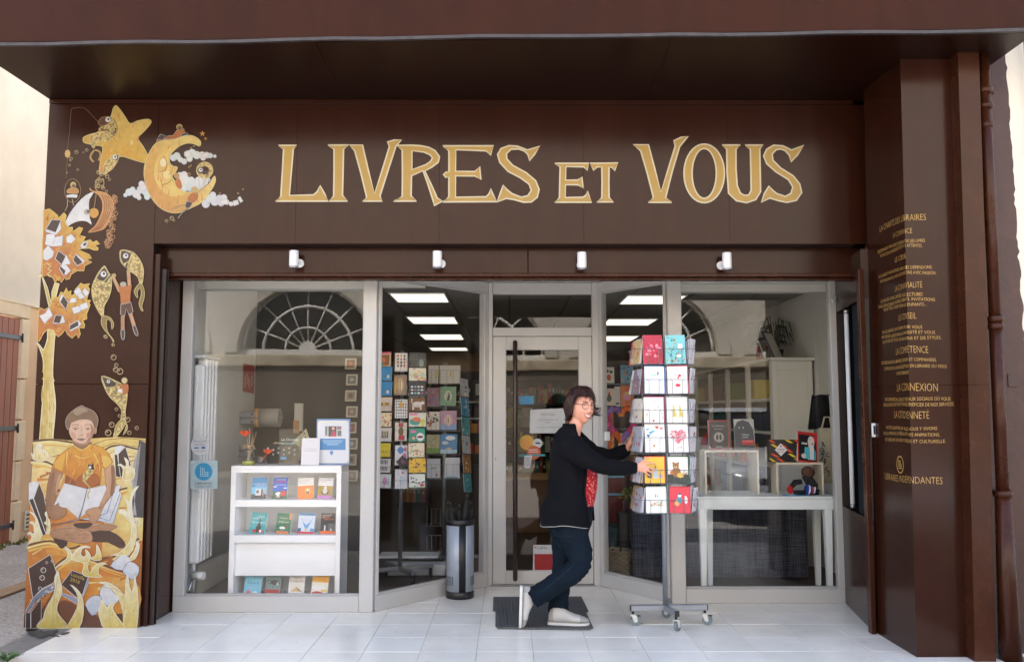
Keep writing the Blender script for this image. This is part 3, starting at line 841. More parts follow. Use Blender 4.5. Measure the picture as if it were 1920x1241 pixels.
for zf, loops, _ in LET:
    p = Paint(wall_map, own=True, step=.0005, base=.0008)
    out = zf(loops[0])
    if len(loops) == 2:
        inn = zf(loops[1])
        if len(inn) == len(out):
            h = p.h(); n = len(out)
            p.mb.mat(GOLD).add([wall_map(a[0], a[1], h) for a in out + inn], [(i, (i + 1) % n, n + (i + 1) % n, n + i) for i in range(n)])
        else:      # keyhole: cut in from the stem side
            k = min(range(len(out)), key=lambda i: math.hypot(out[i][0] - inn[-1][0], out[i][1] - inn[-1][1]))
            keyed = out[:k + 1] + [inn[-1]] + inn[::-1][1:] + [inn[-1]] + out[k:]
            p.poly(keyed, GOLD)
        p.stroke(inn, 2.6, CREAMLINE, closed=True)
    else:
        p.poly(out, GOLD)
    p.stroke(out, 2.8, CREAMLINE, closed=True)
    p.build("letter", shop)

# ================================================================ MURAL
_K = .77
def C(*c): return pbr('paint_%d_%d_%d' % c, tuple(int(v * _K) for v in c), rough=.42, var=.10, scale=16, rv=.04)
_g0 = grad
def grad(c0, c1, c2=None, ang=90.0, wob=.12): return _g0(*[tuple(int(v * _K) for v in q) if q else None for q in (c0, c1, c2)], ang, wob)
YEL, ORA, DGD = (226, 184, 78), (214, 132, 52), (190, 140, 50)
CREAM, BRN, LBR = (238, 222, 160), (66, 40, 31), (112, 66, 40)
WHT, BLU, GRY = (232, 232, 234), (176, 190, 214), (150, 148, 150)
mCREAM, mWHITE, mBRN, mGREY, mOUT = C(*CREAM), C(*WHT), C(*BRN), C(*GRY), C(226, 212, 150)
mBLUE = grad((186, 198, 218), (236, 236, 238), ang=70)
def scales():
    key = "fish_scale_paint"
    if key in _mats: return _mats[key]
    m, nt, b = new_mat(key)
    n, l = nt.nodes, nt.links
    tc = n.new("ShaderNodeTexCoord")
    vo = n.new("ShaderNodeTexVoronoi"); vo.inputs["Scale"].default_value = 62; vo.feature = 'F1'
    l.new(tc.outputs["Object"], vo.inputs["Vector"])
    rp = n.new("ShaderNodeValToRGB")
    rp.color_ramp.elements[0].position, rp.color_ramp.elements[1].position = .25, .75
    rp.color_ramp.elements[0].color = lin((190, 172, 112)); rp.color_ramp.elements[1].color = lin((120, 98, 60))
    l.new(vo.outputs["Distance"], rp.inputs[0])
    mx = n.new("ShaderNodeMix"); mx.data_type = 'RGBA'; mx.blend_type = 'MULTIPLY'; mx.inputs[0].default_value = .15
    l.new(rp.outputs[0], mx.inputs[6]); l.new(vo.outputs["Color"], mx.inputs[7])
    l.new(mx.outputs[2], b.inputs["Base Color"]); b.inputs["Roughness"].default_value = .42
    _mats[key] = m
    return m
SC = scales()
mSTAR = grad((216, 142, 70), (214, 168, 52), (236, 200, 110), ang=75)
mMOON = grad((212, 136, 78), (222, 172, 84), (240, 214, 130), ang=40)
mLEAF = grad((206, 122, 52), (196, 116, 50), (222, 176, 70), ang=55, wob=.35)
mTRUNK = grad((240, 226, 170), (208, 176, 84), (238, 222, 160), ang=0, wob=.05)
mDUNE1 = grad((92, 50, 32), (214, 124, 40), (240, 206, 120), ang=90, wob=.3)
mDUNE2 = grad((196, 104, 34), (232, 178, 78), (246, 232, 176), ang=90, wob=.25)
mDUNE3 = grad((176, 92, 36), (224, 148, 52), (240, 220, 140), ang=60, wob=.35)
mFLAME = grad((226, 200, 104), (238, 222, 156), (246, 236, 200), ang=90, wob=.1)
mFLAMEC = grad((236, 218, 150), (244, 234, 196), (246, 240, 214), ang=90, wob=.1)
mSHIRT = grad((156, 84, 34), (222, 142, 44), (234, 186, 76), ang=80, wob=.1)
mTEE = grad((176, 96, 42), (206, 124, 58), ang=90)
mSKIN = grad((156, 108, 76), (214, 164, 126), ang=30, wob=.1)
mFACE = grad((206, 156, 126), (236, 196, 170), ang=60, wob=.08)
mHAIR = grad((92, 58, 38), (134, 100, 74), ang=90, wob=.25)
mSOCK = grad((60, 36, 28), (84, 54, 42), ang=0)
mHULL = grad((120, 66, 36), (198, 122, 56), (214, 150, 84), ang=30)
def lp(zf, pts): return zf(pts)
P = None
def begin():
    return Paint(wall_map, step=.000014, base=.0014)
def bubble(p, zf, x, y, r, m=None):
    c = zf([(x, y)])[0]; s = zf([(0, 0), (r, 0)]); r = s[1][0] - s[0][0]
    p.ring(c, r, max(.7, r * .35), m or C(186, 160, 118), n=12)
    p.disc((c[0] - r * .3, c[1] - r * .3), r * .25, C(224, 206, 180), n=6)
def eye(p, c, r):
    p.disc(c, r, mWHITE); p.disc((c[0] + r * .15, c[1] - r * .15), r * .42, C(24, 20, 20), n=10)
Z1, Z2, Z3, Z4, Z5 = zoomer(100, 180, 7.755), zoomer(220, 220, 5.908), zoomer(60, 320, 5.91), zoomer(60, 500, 7.757), zoomer(160, 450, 5.908)
Z6, Z7, Z8, ZT = zoomer(50, 740, 5.64), zoomer(40, 900, 6.896), zoomer(40, 1020, 7.3), zoomer(0, 380, 2.956)

# clouds first (they sit behind the moon)
def cloud(pts, seed, books=()):
    p = begin(); r_ = random.Random(seed)
    for (x, y, r) in pts:
        c = Z2([(x, y)])[0]
        p.disc((c[0] + .5, c[1] + .8), r / 5.9, C(150, 164, 190), n=14)
        p.disc(c, r / 5.9, C(214 + r_.randrange(18), 220 + r_.randrange(12), 230), n=14)
    for q in books:
        p.poly(Z2(q), mWHITE, out=C(150, 150, 160), ow=.8)
    p.build("painted_cloud", mural_up)
cloud([(130,830,40),(90,862,22),(170,800,30),(210,850,45),(270,740,34),(260,800,44),(320,820,50),(240,890,26),(330,880,34),(290,780,36)], 1)
cloud([(620,450,36),(660,430,40),(700,470,30),(740,490,32),(780,410,40),(830,400,46),(880,420,44),(800,460,34),(940,420,38),(990,420,34),(950,450,30),(1030,425,28),(1080,432,18)], 2, [[(740,390),(800,365),(830,420),(770,445)],[(930,420),(1000,390),(1020,430),(950,450)]])
cloud([(690,650,40),(740,640,40),(700,720,46),(760,700,50),(820,700,40),(800,770,50),(740,780,44),(860,760,46),(900,700,40),(960,700,36),(930,760,50),(1000,690,30)], 3, [[(900,690),(940,650),(960,720),(920,790)],[(980,690),(1020,670),(1000,760),(960,770)]])
cloud([(980,960,44),(1020,900,46),(1060,860,34),(1080,930,50),(1130,900,40),(1180,890,36),(1150,950,36),(1210,940,30),(1260,960,24),(1300,960,20)], 4, [[(1145,915),(1220,905),(1225,960),(1150,972)],[(1280,930),(1335,915),(1350,965),(1290,985)],[(1335,895),(1360,875),(1395,930),(1365,950)]])
# star with its two fish
p = begin()
starpts = [(905,145),(950,175),(1035,290),(1115,405),(1220,370),(1330,345),(1400,348),(1425,380),(1400,430),(1320,520),(1235,620),(1310,740),(1385,890),(1388,950),(1340,975),(1180,935),(990,880),(900,960),(790,1060),(720,1130),(690,1137),(668,1110),(690,930),(720,750),(610,720),(460,685),(435,640),(450,600),(540,562),(650,530),(760,420),(840,300),(868,200)]
p.poly(Z1(starpts), mSTAR, sm=3, out=mOUT, ow=1.3)
p.poly(Z1([(905,175),(950,230),(1000,330),(930,330),(880,300)]), C(232, 196, 104), sm=3)
p.brush(Z1(starpts), [C(228,190,90), C(212,160,60), C(220,150,70)], 90, 1, L=14, ang=70, spread=40, w=3)
p.disc(Z1([(1140,685)])[0], 2, C(240, 224, 160), ry=4.5)
p.stroke(Z1([(655,385),(560,280),(480,200),(430,178),(365,172),(300,185),(262,215),(240,500),(215,720),(200,1010),(185,1200)]), .9, C(128, 90, 66), sm=3)
p.disc(Z1([(210,845)])[0], 4.6, C(222, 170, 90), ry=7); p.ring(Z1([(210,845)])[0], 4.6, .8, mOUT, ry=7)
p.poly(Z1([(690,445),(760,420),(850,330),(905,380),(938,480),(900,570),(860,585),(820,540),(790,480),(720,510),(660,500)]), SC, sm=3, out=C(120, 66, 36), ow=.9)
p.poly(Z1([(655,400),(690,330),(760,305),(840,315),(830,380),(760,430),(690,435)]), C(92, 50, 28), sm=3, out=C(190, 140, 80), ow=.8)
eye(p, Z1([(797,348)])[0], 5)
p.stroke(Z1([(690,470),(730,505),(790,500),(830,550),(890,545),(915,470)]), 2.2, C(70, 36, 24), sm=3)
p.poly(Z1([(540,600),(600,555),(700,530),(800,525),(865,600),(800,660),(640,680),(600,760),(570,745),(545,690)]), SC, sm=3, out=mOUT, ow=.8)
p.stroke(Z1([(600,790),(555,850),(545,910),(590,965)]), 3.4, C(186, 150, 80), sm=3); p.stroke(Z1([(610,790),(670,810),(690,870),(660,945)]), 3.4, C(186, 150, 80), sm=3)
p.stroke(Z1([(860,600),(925,680)]), .8, C(120, 66, 36))
p.poly(Z1([(960,850),(945,930),(880,1045),(800,1110),(735,1150),(740,1010),(800,920),(870,870)]), SC, sm=3, out=mOUT, ow=.8)
p.poly(Z1([(955,860),(935,940),(870,930),(860,880)]), mBRN); eye(p, Z1([(897,893)])[0], 4.4)
for x, y, r in ((340,820,24),(490,790,20),(260,915,22),(240,1010,16),(360,1075,16),(440,825,9),(250,945,10),(205,1120,9),(785,1172,26),(820,1220,18)): bubble(p, Z1, x, y, r)
p.build("painted_star", mural_up)
# moon
p = begin()
moon = [(925,300),(918,262),(862,220),(790,205),(650,235),(500,262),(430,292),(370,370),(320,480),(298,600),(310,720),(350,840),(430,960),(520,1030),(620,1060),(720,1050),(830,1000),(940,940),(1035,820),(1088,715),(1080,655),(1050,690),(1000,760),(900,805),(820,830),(740,825),(680,782),(640,710),(608,655),(642,618),(668,558),(620,545),(583,510),(580,450),(612,390),(690,322),(780,290),(850,298),(910,322)]
p.poly(Z2(moon), mMOON, sm=3, out=mOUT, ow=1.4)
p.poly(Z2([(600,320),(520,380),(440,480),(410,600),(430,720),(500,820),(600,880),(700,870),(760,840),(690,800),(630,720),(590,640),(570,540),(560,440),(610,370),(690,305)]), C(236, 204, 116), sm=3)
p.poly(Z2([(500,420),(450,500),(450,600),(520,600),(560,540),(545,470)]), C(226, 186, 100), sm=3)
p.brush(Z2(moon), [C(230,186,104), C(214,146,80), C(222,164,90)], 110, 2, L=14, ang=80, spread=30, w=3)
p.disc(Z2([(510,505)])[0], 6, C(244, 232, 190), ry=8)
p.stroke(Z2([(460,605),(510,600),(550,560),(550,500),(520,430)]), 1.3, C(160, 104, 48), sm=3)
p.disc(Z2([(550,640)])[0], 7, C(242, 224, 160), ry=7)
p.stroke(Z2([(490,750),(560,735),(605,690)]), 1.4, C(170, 110, 52), sm=3)
p.stroke(Z2([(620,548),(600,610),(560,640)]), 1.0, C(176, 116, 56), sm=3)
p.build("painted_moon", mural_up)
p = begin()   # child lying on the moon, child sliding off it, small stars, curled fish
p.poly(Z2([(430,280),(470,200),(540,230),(560,210),(620,205),(660,150),(740,130),(750,180),(790,185),(650,240),(560,250),(480,250)]), mTEE, out=C(190, 180, 160), ow=.9)
p.disc(Z2([(690,112)])[0], 6, C(196, 170, 110)); p.disc(Z2([(692,122)])[0], 4, C(110, 84, 52))
for q in ([(440,250),(480,190),(540,210),(510,250)], [(700,200),(760,170),(790,190),(720,215)]): p.poly(Z2(q), C(60, 44, 40), out=C(200, 200, 200), ow=.8)
p.build("painted_child", mural_up)
p = begin()
def star5(c, r, m):
    p.poly([(c[0] + (r if i % 2 == 0 else r * .42) * math.sin(i * PI / 5), c[1] - (r if i % 2 == 0 else r * .42) * math.cos(i * PI / 5)) for i in range(10)], m)
star5(Z2([(945,185)])[0], 6, C(206, 148, 62)); star5(Z2([(980,240)])[0], 3.5, C(206, 148, 62)); p.build("painted_star", mural_up)
p = begin()
p.ring(Z2([(970,590)])[0], 11.5, 7.5, SC, n=24); p.ring(Z2([(970,590)])[0], 15.5, .9, mOUT, n=24)
p.disc(Z2([(925,590)])[0], 6.4, C(70, 42, 30)); eye(p, Z2([(925,586)])[0], 3.8); p.disc(Z2([(985,615)])[0], 4, C(60, 36, 28))
for x, y, r in ((815,540,8),(795,556,6),(820,345,8),(850,322,8),(1140,846,8),(1340,844,9),(1395,800,8),(548,1150,16),(605,1120,20),(630,1145,10),(795,635,16)): bubble(p, Z2, x, y, r)
p.build("painted_fish", mural_up)
p = begin()
p.poly(Z2([(650,690),(690,680),(720,760),(700,800),(650,760)]), mTEE, sm=2); p.disc(Z2([(660,650)])[0], 5.5, C(190, 150, 96))
p.poly(Z2([(820,850),(880,830),(895,880),(850,945),(785,920)]), mTEE, sm=2, out=C(120, 70, 40), ow=.8); p.disc(Z2([(855,805)])[0], 6, C(206, 176, 120))
p.poly(Z2([(770,930),(840,950),(800,1010),(750,1000)]), C(64, 42, 36), out=C(206, 206, 206), ow=.9)
p.stroke(Z2([(760,970),(680,990),(600,1025)]), 3, C(176, 140, 100)); p.stroke(Z2([(790,1010),(720,1060),(675,1120)]), 3, C(60, 44, 38)); p.stroke(Z2([(790,1010),(720,1060),(675,1120)]), .8, C(206, 206, 206))
p.stroke(Z2([(880,850),(960,780),(1010,740)]), 2.4, C(196, 160, 112)); p.build("painted_child", mural_up)
# child on the swing, boat with sail, bubble trail
p = begin()
p.ring(Z3([(455,225)])[0], 15, 1.2, C(150, 118, 84), ry=22, n=24)
p.poly(Z3([(395,250),(400,215),(440,195),(490,195),(520,225),(505,255)]), C(198, 138, 66), sm=2, out=mOUT, ow=.7)
p.disc(Z3([(460,160)])[0], 5.6, C(206, 178, 110)); p.disc(Z3([(464,172)])[0], 3.4, C(110, 80, 50))
p.poly(Z3([(385,275),(450,265),(510,270),(500,305),(450,300),(390,300)]), mWHITE)
for q in ([(400,320),(395,400),(370,450)], [(450,320),(465,390)]): p.stroke(Z3(q), 3, C(70, 48, 38)); p.stroke(Z3(q), .7, mOUT)
p.build("painted_child", mural_up)
p = begin()
p.poly(Z3([(690,238),(760,235),(850,270),(900,340),(908,420),(875,520),(825,620),(770,660),(628,686),(700,620),(755,520),(785,430),(780,340),(740,270)]), mHULL, sm=3, out=C(224, 178, 110), ow=1)
for i in range(4):
    o = 24 * i
    p.stroke(Z3([(775 + o, 265 + o * .3), (805 + o, 340), (808 + o * .9, 430), (780 + o * .8, 530), (730 + o * .7, 620), (660 + o, 680 - o * .3)]), 1.1, C(112, 58, 36), sm=3)
p.stroke(Z3([(645,195),(660,225),(720,240)]), 2.6, C(206, 150, 90), sm=2)
p.stroke(Z3([(715,260),(705,340),(690,430)]), 2, C(150, 110, 70)); p.disc(Z3([(690,470)])[0], 9, C(214, 160, 70)); p.disc(Z3([(615,460)])[0], 6.5, C(160, 156, 140))
p.stroke(Z3([(760,70),(720,110),(705,190),(730,230)]), 2.2, C(176, 144, 90), sm=3); p.stroke(Z3([(790,90),(800,150),(770,210)]), 2.2, C(176, 144, 90), sm=3)
p.poly(Z3([(690,240),(600,275),(500,370),(420,480),(370,580),(338,692),(400,622),(480,575),(560,558),(620,570),(667,602),(645,530),(635,420),(642,320)]), mWHITE, sm=2)
p.disc(Z3([(612,460)])[0], 5.5, C(176, 174, 160)); p.disc(Z3([(628,455)])[0], 3, C(90, 80, 70)); p.disc(Z3([(690,480)])[0], 8, C(222, 160, 66))
p.build("painted_boat", mural_up)
p = begin(); r_ = random.Random(5)
for i in range(46):
    t = i / 45; x = 905 + 40 * math.sin(t * 2.2) - 90 * t + r_.uniform(-32, 32); y = 290 + 560 * t
    bubble(p, Z3, x, y, r_.uniform(10, 24), C(190, 134, 84))
for i in range(14): bubble(p, Z3, r_.uniform(720, 850), r_.uniform(10, 240), r_.uniform(10, 20), C(190, 166, 110))
p.build("painted_bubbles", mural_up)
# tree: trunk, two crowns, books hanging in it
p = begin()
p.poly([(69,520),(80,520),(92,572),(98,600),(106,556),(112,532),(104,530),(98,548),(96,566),(90,540),(83,524),(78,515)], mTRUNK, out=C(244, 236, 200), ow=1.4)
p.poly([(88,590),(97,575),(103,560),(106,575),(103,625),(100,640),(92,660),(84,660),(90,630)], mTRUNK, sm=2)
p.poly([(68,640),(76,655),(83,684),(81.5,740),(78,784),(75,825),(72,852),(96,856),(101,811),(104,780),(105,752),(101,718),(100,690),(103,640),(104,618),(91,620),(90,635),(83,655),(76,648)], mTRUNK, sm=3, out=C(244, 236, 200), ow=1.6)
p.brush([(80,680),(103,680),(103,850),(76,850)], [C(240,222,160), C(214,184,96), C(204,168,80)], 60, 13, L=26, ang=90, spread=5, w=2.6)
p.build("painted_trunk", mural_up)
def pbook(p, pts, dark=True, pages=None):
    if pages: p.poly(pages, mBLUE, out=C(96, 92, 110), ow=.6)
    p.poly(pts, mBRN if dark else mWHITE, out=C(216, 218, 226) if dark else C(150, 156, 176), ow=1.5 if dark else .9)
p = begin()
crown = [(134,440),(200,430),(240,460),(290,500),(300,530),(332,500),(360,470),(385,500),(370,560),(400,630),(455,632),(460,680),(530,630),(570,638),(530,720),(600,738),(570,790),(650,770),(680,800),(720,780),(755,815),(700,830),(740,860),(735,882),(690,880),(640,860),(520,868),(560,900),(640,935),(665,975),(610,985),(670,1015),(590,1055),(580,1110),(500,1110),(440,1150),(420,1200),(380,1208),(370,1180),(330,1240),(300,1200),(260,1240),(240,1190),(180,1150),(118,1190),(120,800),(128,700)]
p.poly(Z3(crown), mLEAF, out=C(228, 200, 110), ow=1.7)
p.brush(Z3(crown), [C(222,166,72), C(190,108,46), C(176,96,42), C(212,140,58)], 150, 3, L=11, ang=40, spread=80, w=3.2)
p.stroke(Z3([(170,1030),(210,1060),(180,1090),(220,1110),(175,1150),(210,1180)]), 1.6, mOUT, sm=3)
for q in ([(400,640),(455,640),(430,690),(370,700)], [(500,760),(590,745),(560,800)], [(520,900),(640,960),(560,960)], [(260,1180),(330,1180),(300,1225)]): p.poly(Z3(q), C(218, 170, 70), sm=2)
p.build("painted_tree_crown", mural_up)
p = begin()
low = [(104,655),(130,600),(190,630),(260,590),(300,520),(285,510),(330,435),(390,452),(430,370),(470,385),(510,312),(530,372),(575,350),(570,420),(620,410),(640,330),(720,242),(755,265),(850,250),(820,290),(845,330),(800,480),(860,495),(835,530),(852,552),(820,640),(800,690),(805,760),(745,785),(775,850),(765,892),(690,890),(710,980),(685,1040),(650,980),(590,1038),(530,990),(490,918),(440,978),(390,1020),(340,968),(320,920),(240,910),(180,960),(110,1090),(84,1080),(92,900)]
p.poly(Z4(low), mLEAF, out=C(228, 200, 110), ow=1.6)
p.brush(Z4(low), [C(222,166,72), C(190,108,46), C(176,96,42), C(212,140,58)], 150, 4, L=11, ang=50, spread=80, w=3.2)
p.build("painted_tree_crown", mural_up)
def books(zf, lst):
    for b in lst:
        p = begin()
        for pts, dk in b: pbook(p, zf(pts), dk)
        p.build("painted_book", mural_up)
books(Z3, [[([(155,655),(270,690),(320,560),(330,650),(270,715),(160,680)], 0), ([(160,650),(225,545),(328,553),(270,690)], 1)],
           [([(165,710),(255,700),(260,760),(235,845),(150,820)], 0), ([(260,740),(350,720),(340,835),(235,845)], 0)],
           [([(130,890),(185,830),(250,900),(235,960),(170,1000),(130,980)], 0)],
           [([(385,935),(435,1035),(350,1050),(320,1040)], 0), ([(300,890),(382,950),(335,1045),(262,980)], 1)],
           [([(495,925),(590,1000),(570,1035),(480,935)], 0), ([(490,930),(570,1015),(510,1055),(460,995)], 1)],
           [([(385,1045),(435,1110),(375,1165),(330,1050)], 0), ([(320,1055),(380,1110),(360,1165),(310,1090)], 1)],
           [([(385,740),(440,705),(490,760),(440,810),(390,800)], 0)],
           [([(540,830),(580,790),(632,790),(610,850),(565,868)], 0), ([(560,835),(585,800),(620,800),(600,838)], 1)]])
books(Z4, [[([(400,490),(440,400),(470,420),(420,510),(520,640)], 0), ([(465,425),(535,520),(500,625),(415,515)], 1)],
           [([(615,360),(690,300),(730,370),(660,430)], 0), ([(740,370),(770,310),(845,380),(790,440)], 0), ([(660,400),(730,380),(780,450),(700,480)], 0), ([(550,530),(580,455),(650,460),(650,520)], 0)],
           [([(585,600),(690,570),(720,620),(710,660),(615,690)], 0), ([(700,560),(800,515),(830,600),(720,640)], 0)],
           [([(115,715),(200,680),(255,590),(310,710),(250,770),(190,830)], 0)],
           [([(460,710),(490,810),(410,830),(310,830)], 0), ([(350,705),(450,715),(415,825),(315,815)], 1)],
           [([(680,780),(725,830),(690,880),(555,945)], 0), ([(560,850),(675,785),(690,860),(555,930)], 1)]])
# big fish pair and the child swinging from them
p = begin()
p.poly(Z5([(215,290),(160,350),(120,420),(85,500),(78,590),(100,690),(150,790),(190,850),(208,862),(210,800),(218,730),(262,650),(290,560),(298,470),(288,400),(262,360),(240,320)]), SC, sm=3, out=mOUT, ow=1)
p.poly(Z5([(215,302),(165,360),(128,425),(160,452),(205,460),(240,430),(262,388),(240,330)]), mBRN, out=mOUT, ow=1); eye(p, Z5([(207,380)])[0], 5.5)
p.stroke(Z5([(230,470),(262,420),(300,385)]), 2.4, C(60, 36, 28), sm=2)
p.poly(Z5([(190,852),(183,930),(230,1012),(290,1080),(315,1130),(320,1110),(260,1030),(242,960),(248,880),(290,905),(300,990),(320,930),(282,862),(212,840)]), C(150, 124, 70), sm=3, out=C(222, 206, 140), ow=1)
p.build("painted_fish", mural_up)
p = begin()
p.poly(Z5([(400,115),(388,180),(400,245),(440,292),(470,332),(540,372),(590,420),(608,482),(632,490),(646,420),(650,330),(620,240),(560,160),(500,125)]), SC, sm=3, out=mOUT, ow=1)
p.poly(Z5([(402,122),(393,190),(425,270),(490,232),(517,155),(450,120)]), mBRN, out=mOUT, ow=1); eye(p, Z5([(453,178)])[0], 5)
p.stroke(Z5([(470,260),(455,310),(470,330)]), 3, C(60, 36, 28))
p.poly(Z5([(600,488),(548,560),(560,612),(586,642),(582,580),(612,530),(625,600),(600,700),(622,772),(646,786),(632,730),(658,640),(658,560),(630,490)]), C(150, 124, 70), sm=3, out=C(222, 206, 140), ow=1)
p.build("painted_fish", mural_up)
p = begin()
p.stroke(Z5([(305,395),(345,480),(388,570)]), 6.5, mSKIN); p.stroke(Z5([(482,340),(488,420),(496,515)]), 6.5, mSKIN); p.disc(Z5([(325,395)])[0], 4, C(196, 164, 110))
p.stroke(Z5([(300,380),(345,480),(380,580)]), .8, mOUT)
p.poly(Z5([(370,515),(450,510),(520,505),(505,600),(500,695),(400,712),(395,620)]), mTEE, out=C(170, 110, 60), ow=.7)
p.disc(Z5([(425,492)])[0], 6.2, C(190, 184, 160), ry=4.6)
p.stroke(Z5([(420,840),(420,1000)]), 7, mSKIN); p.stroke(Z5([(505,820),(545,950)]), 7, mSKIN)
for q in ([(402,1000),(440,1000),(438,1090),(415,1105),(402,1060)], [(530,960),(560,950),(590,1040),(575,1062),(550,1030)]): p.poly(Z5(q), C(84, 54, 44), sm=2, out=C(214, 214, 210), ow=1)
p.poly(Z5([(400,715),(510,690),(535,790),(520,812),(488,826),(460,760),(440,846),(395,822)]), C(92, 52, 40), out=C(220, 216, 206), ow=1)
for x, y, r in ((235,1075,16),(318,1162,14)): bubble(p, Z5, x, y, r)
p.build("painted_child", mural_up)
# rider on a fish (over the panel seam)
p = begin()
p.poly(ZT([(565,962),(600,1060),(650,1112),(676,1150),(672,1200),(650,1240),(632,1290),(645,1300),(690,1240),(700,1200),(697,1160),(704,1110),(708,1050),(690,1015),(640,985)]), SC, sm=3, out=mOUT, ow=1)
p.poly(ZT([(566,963),(590,1025),(640,1020),(652,1000),(620,978)]), mBRN, out=mOUT, ow=1); eye(p, ZT([(604,990)])[0], 3.3)
p.poly(ZT([(672,1010),(712,1005),(714,1050),(690,1062),(668,1050)]), mTEE, sm=2); p.disc(ZT([(693,985)])[0], 5.6, C(218, 196, 150)); p.poly(ZT([(655,1035),(680,1030),(682,1055),(660,1050)]), mWHITE)
p.poly(Z6([(1010,255),(950,320),(935,390),(950,450),(960,380),(1005,290),(1060,320),(1025,425),(1072,360),(1062,300),(1020,250)]), C(176, 146, 74), sm=2, out=mOUT, ow=.9)
for x, y, r in ((955,152,16),(985,222,14),(1075,262,24),(905,315,26),(868,400,30),(1090,400,20),(1170,350,18)): bubble(p, Z6, x, y, r)
for x, y, r in ((587,742,9),(630,788,8),(633,857,14),(648,900,10),(643,925,12),(668,935,16)): bubble(p, ZT, x, y, r)
p.build("painted_fish", mural_up)
# --- lower scene: dunes
def eX(y): return 97 + (45 - 97) * (y - 190) / 985 + .6      # painted area follows the panel's left edge
def eR(y): return 287 + (264 - 287) * (y - 456) / 719 - 1.0
def edgeL(a, b, n=4): return [(eX(a + (b - a) * i / n), a + (b - a) * i / n) for i in range(n + 1)]
def edgeR(a, b, n=4): return [(eR(a + (b - a) * i / n), a + (b - a) * i / n) for i in range(n + 1)]
p = begin()
p.poly(edgeL(1174, 826) + [(100,822),(140,826),(165,822),(200,820),(222,819),(245,820)] + edgeR(822, 1174), mDUNE1)
p.poly(edgeL(862, 828) + [(100,824),(128,826),(135,832),(120,850),(90,858)], grad((196, 130, 60), (240, 222, 150), ang=90), out=C(84, 48, 30), ow=1)
p.poly([(170,835),(200,824),(235,821),(258,823)] + edgeR(826, 838) + [(245,836),(215,830),(190,840),(172,842)], grad((214, 160, 80), (236, 206, 120), ang=90), sm=0, out=C(84, 48, 30), ow=1)
p.poly(edgeL(925, 856) + [(80,856),(100,856),(118,868),(122,890),(112,915),(85,935),(62,930)], mDUNE2, sm=0)
p.poly([(190,850),(215,834),(245,836)] + edgeR(842, 940) + [(240,940),(215,900),(195,880)], mDUNE2)
p.poly([(196,960),(214,925),(236,915)] + edgeR(900, 1012) + [(240,1020),(215,1040),(190,1045),(196,1000)], mDUNE3)
p.poly(edgeL(1024, 1012) + [(75,1000),(95,990),(130,1010),(160,1022),(130,1060),(100,1062),(75,1052)], mDUNE2)
p.poly(edgeL(1150, 1028) + [(62,1020),(95,1016),(125,1028),(128,1050),(108,1066),(112,1090),(80,1140)], mDUNE3)
p.poly([(96,1062),(130,1040),(170,1046),(205,1060),(238,1070),(262,1100),(262,1140),(215,1150),(150,1150),(110,1130),(106,1090)], mDUNE3, sm=2)
p.poly(Z8([(1080,270),(1150,300),(1220,335),(1400,372),(1430,450),(1250,440),(1100,420),(1062,345)]), C(218, 132, 46), sm=2)
p.poly(Z8([(520,800),(620,760),(760,830),(820,900),(780,1000),(700,1060),(640,1090),(560,980)]), C(122, 72, 48), sm=2)
p.poly(Z8([(870,830),(1000,960),(1080,1020),(1150,1140),(820,1140),(860,1000)]), C(104, 60, 42), sm=2)
p.stroke(Z8([(160,135),(240,90),(340,30),(460,10)]), 3, C(236, 206, 130), sm=3, taper=True)
DN = [(50, 870, 120, 925), (190, 845, 262, 1010), (62, 1000, 165, 1060), (50, 1020, 125, 1140), (100, 1045, 260, 1145), (60, 930, 110, 1000)]
for i, (x0, y0, x1, y1) in enumerate(DN):
    p.brush([(x0, y0), (x1, y0), (x1, y1), (x0, y1)], [C(240,214,130), C(232,184,84), C(212,134,52), C(190,108,44), C(226,156,62)], 14, 30 + i, L=26, ang=12, spread=16, w=6)
for q in ([(63,826),(100,824),(140,829),(165,824)], [(59,862),(90,866),(118,882)], [(188,852),(215,835),(262,842)], [(58,932),(85,938),(113,917)], [(52,1022),(95,1013),(130,1027),(152,1022)], [(98,1066),(130,1043),(170,1047),(205,1062),(240,1073)], [(213,1044),(245,1022),(262,1008)], [(60,1000),(80,985),(96,968)], [(196,960),(216,924),(240,914)]):
    p.stroke(q, 3.2, C(96, 54, 32), sm=4); p.stroke([(x, y + 4.5) for x, y in q], 3.6, C(246, 230, 160), sm=4, taper=True); p.stroke([(x + 3, y + 10) for x, y in q], 4.5, C(236, 192, 92), sm=4, taper=True)
p.build("painted_dunes", mural_lo)
# back books, tree trunk foot flames
p = begin()
p.poly(Z6([(935,630),(945,545),(1000,535),(1050,548),(985,620)]), mBLUE); p.poly(Z6([(975,625),(1052,550),(1110,740),(1080,760),(1040,870),(985,860)]), mBRN, out=mWHITE, ow=.8); p.poly(Z6([(935,632),(965,630),(1000,870),(950,860)]), C(50, 30, 26), out=mWHITE, ow=.9)
p.build("painted_book", mural_lo)
p = begin()
p.poly(Z7([(108,35),(170,15),(238,22),(168,232),(108,252)]), mBLUE); p.poly(Z7([(170,232),(240,40),(300,180),(340,400),(330,690)]), mBRN, out=mWHITE, ow=.9); p.poly(Z7([(110,252),(165,235),(330,690),(290,712)]), C(46, 28, 24), out=mWHITE, ow=1.2)
p.build("painted_book", mural_lo)
p = begin()
dk = C(70, 64, 68)
p.poly([(262,824)] + [(eR(y) + .3, y) for y in (830, 870, 920, 970)] + [(246,968),(250,920),(256,870)], dk)
for i in range(9): p.stroke([(264.5 - i * 1.5, 832 + i * 4), (258 - i * 1.2, 900), (250 + i * .9, 966)], .7, C(176, 178, 186))
p.build("painted_grass", mural_lo)
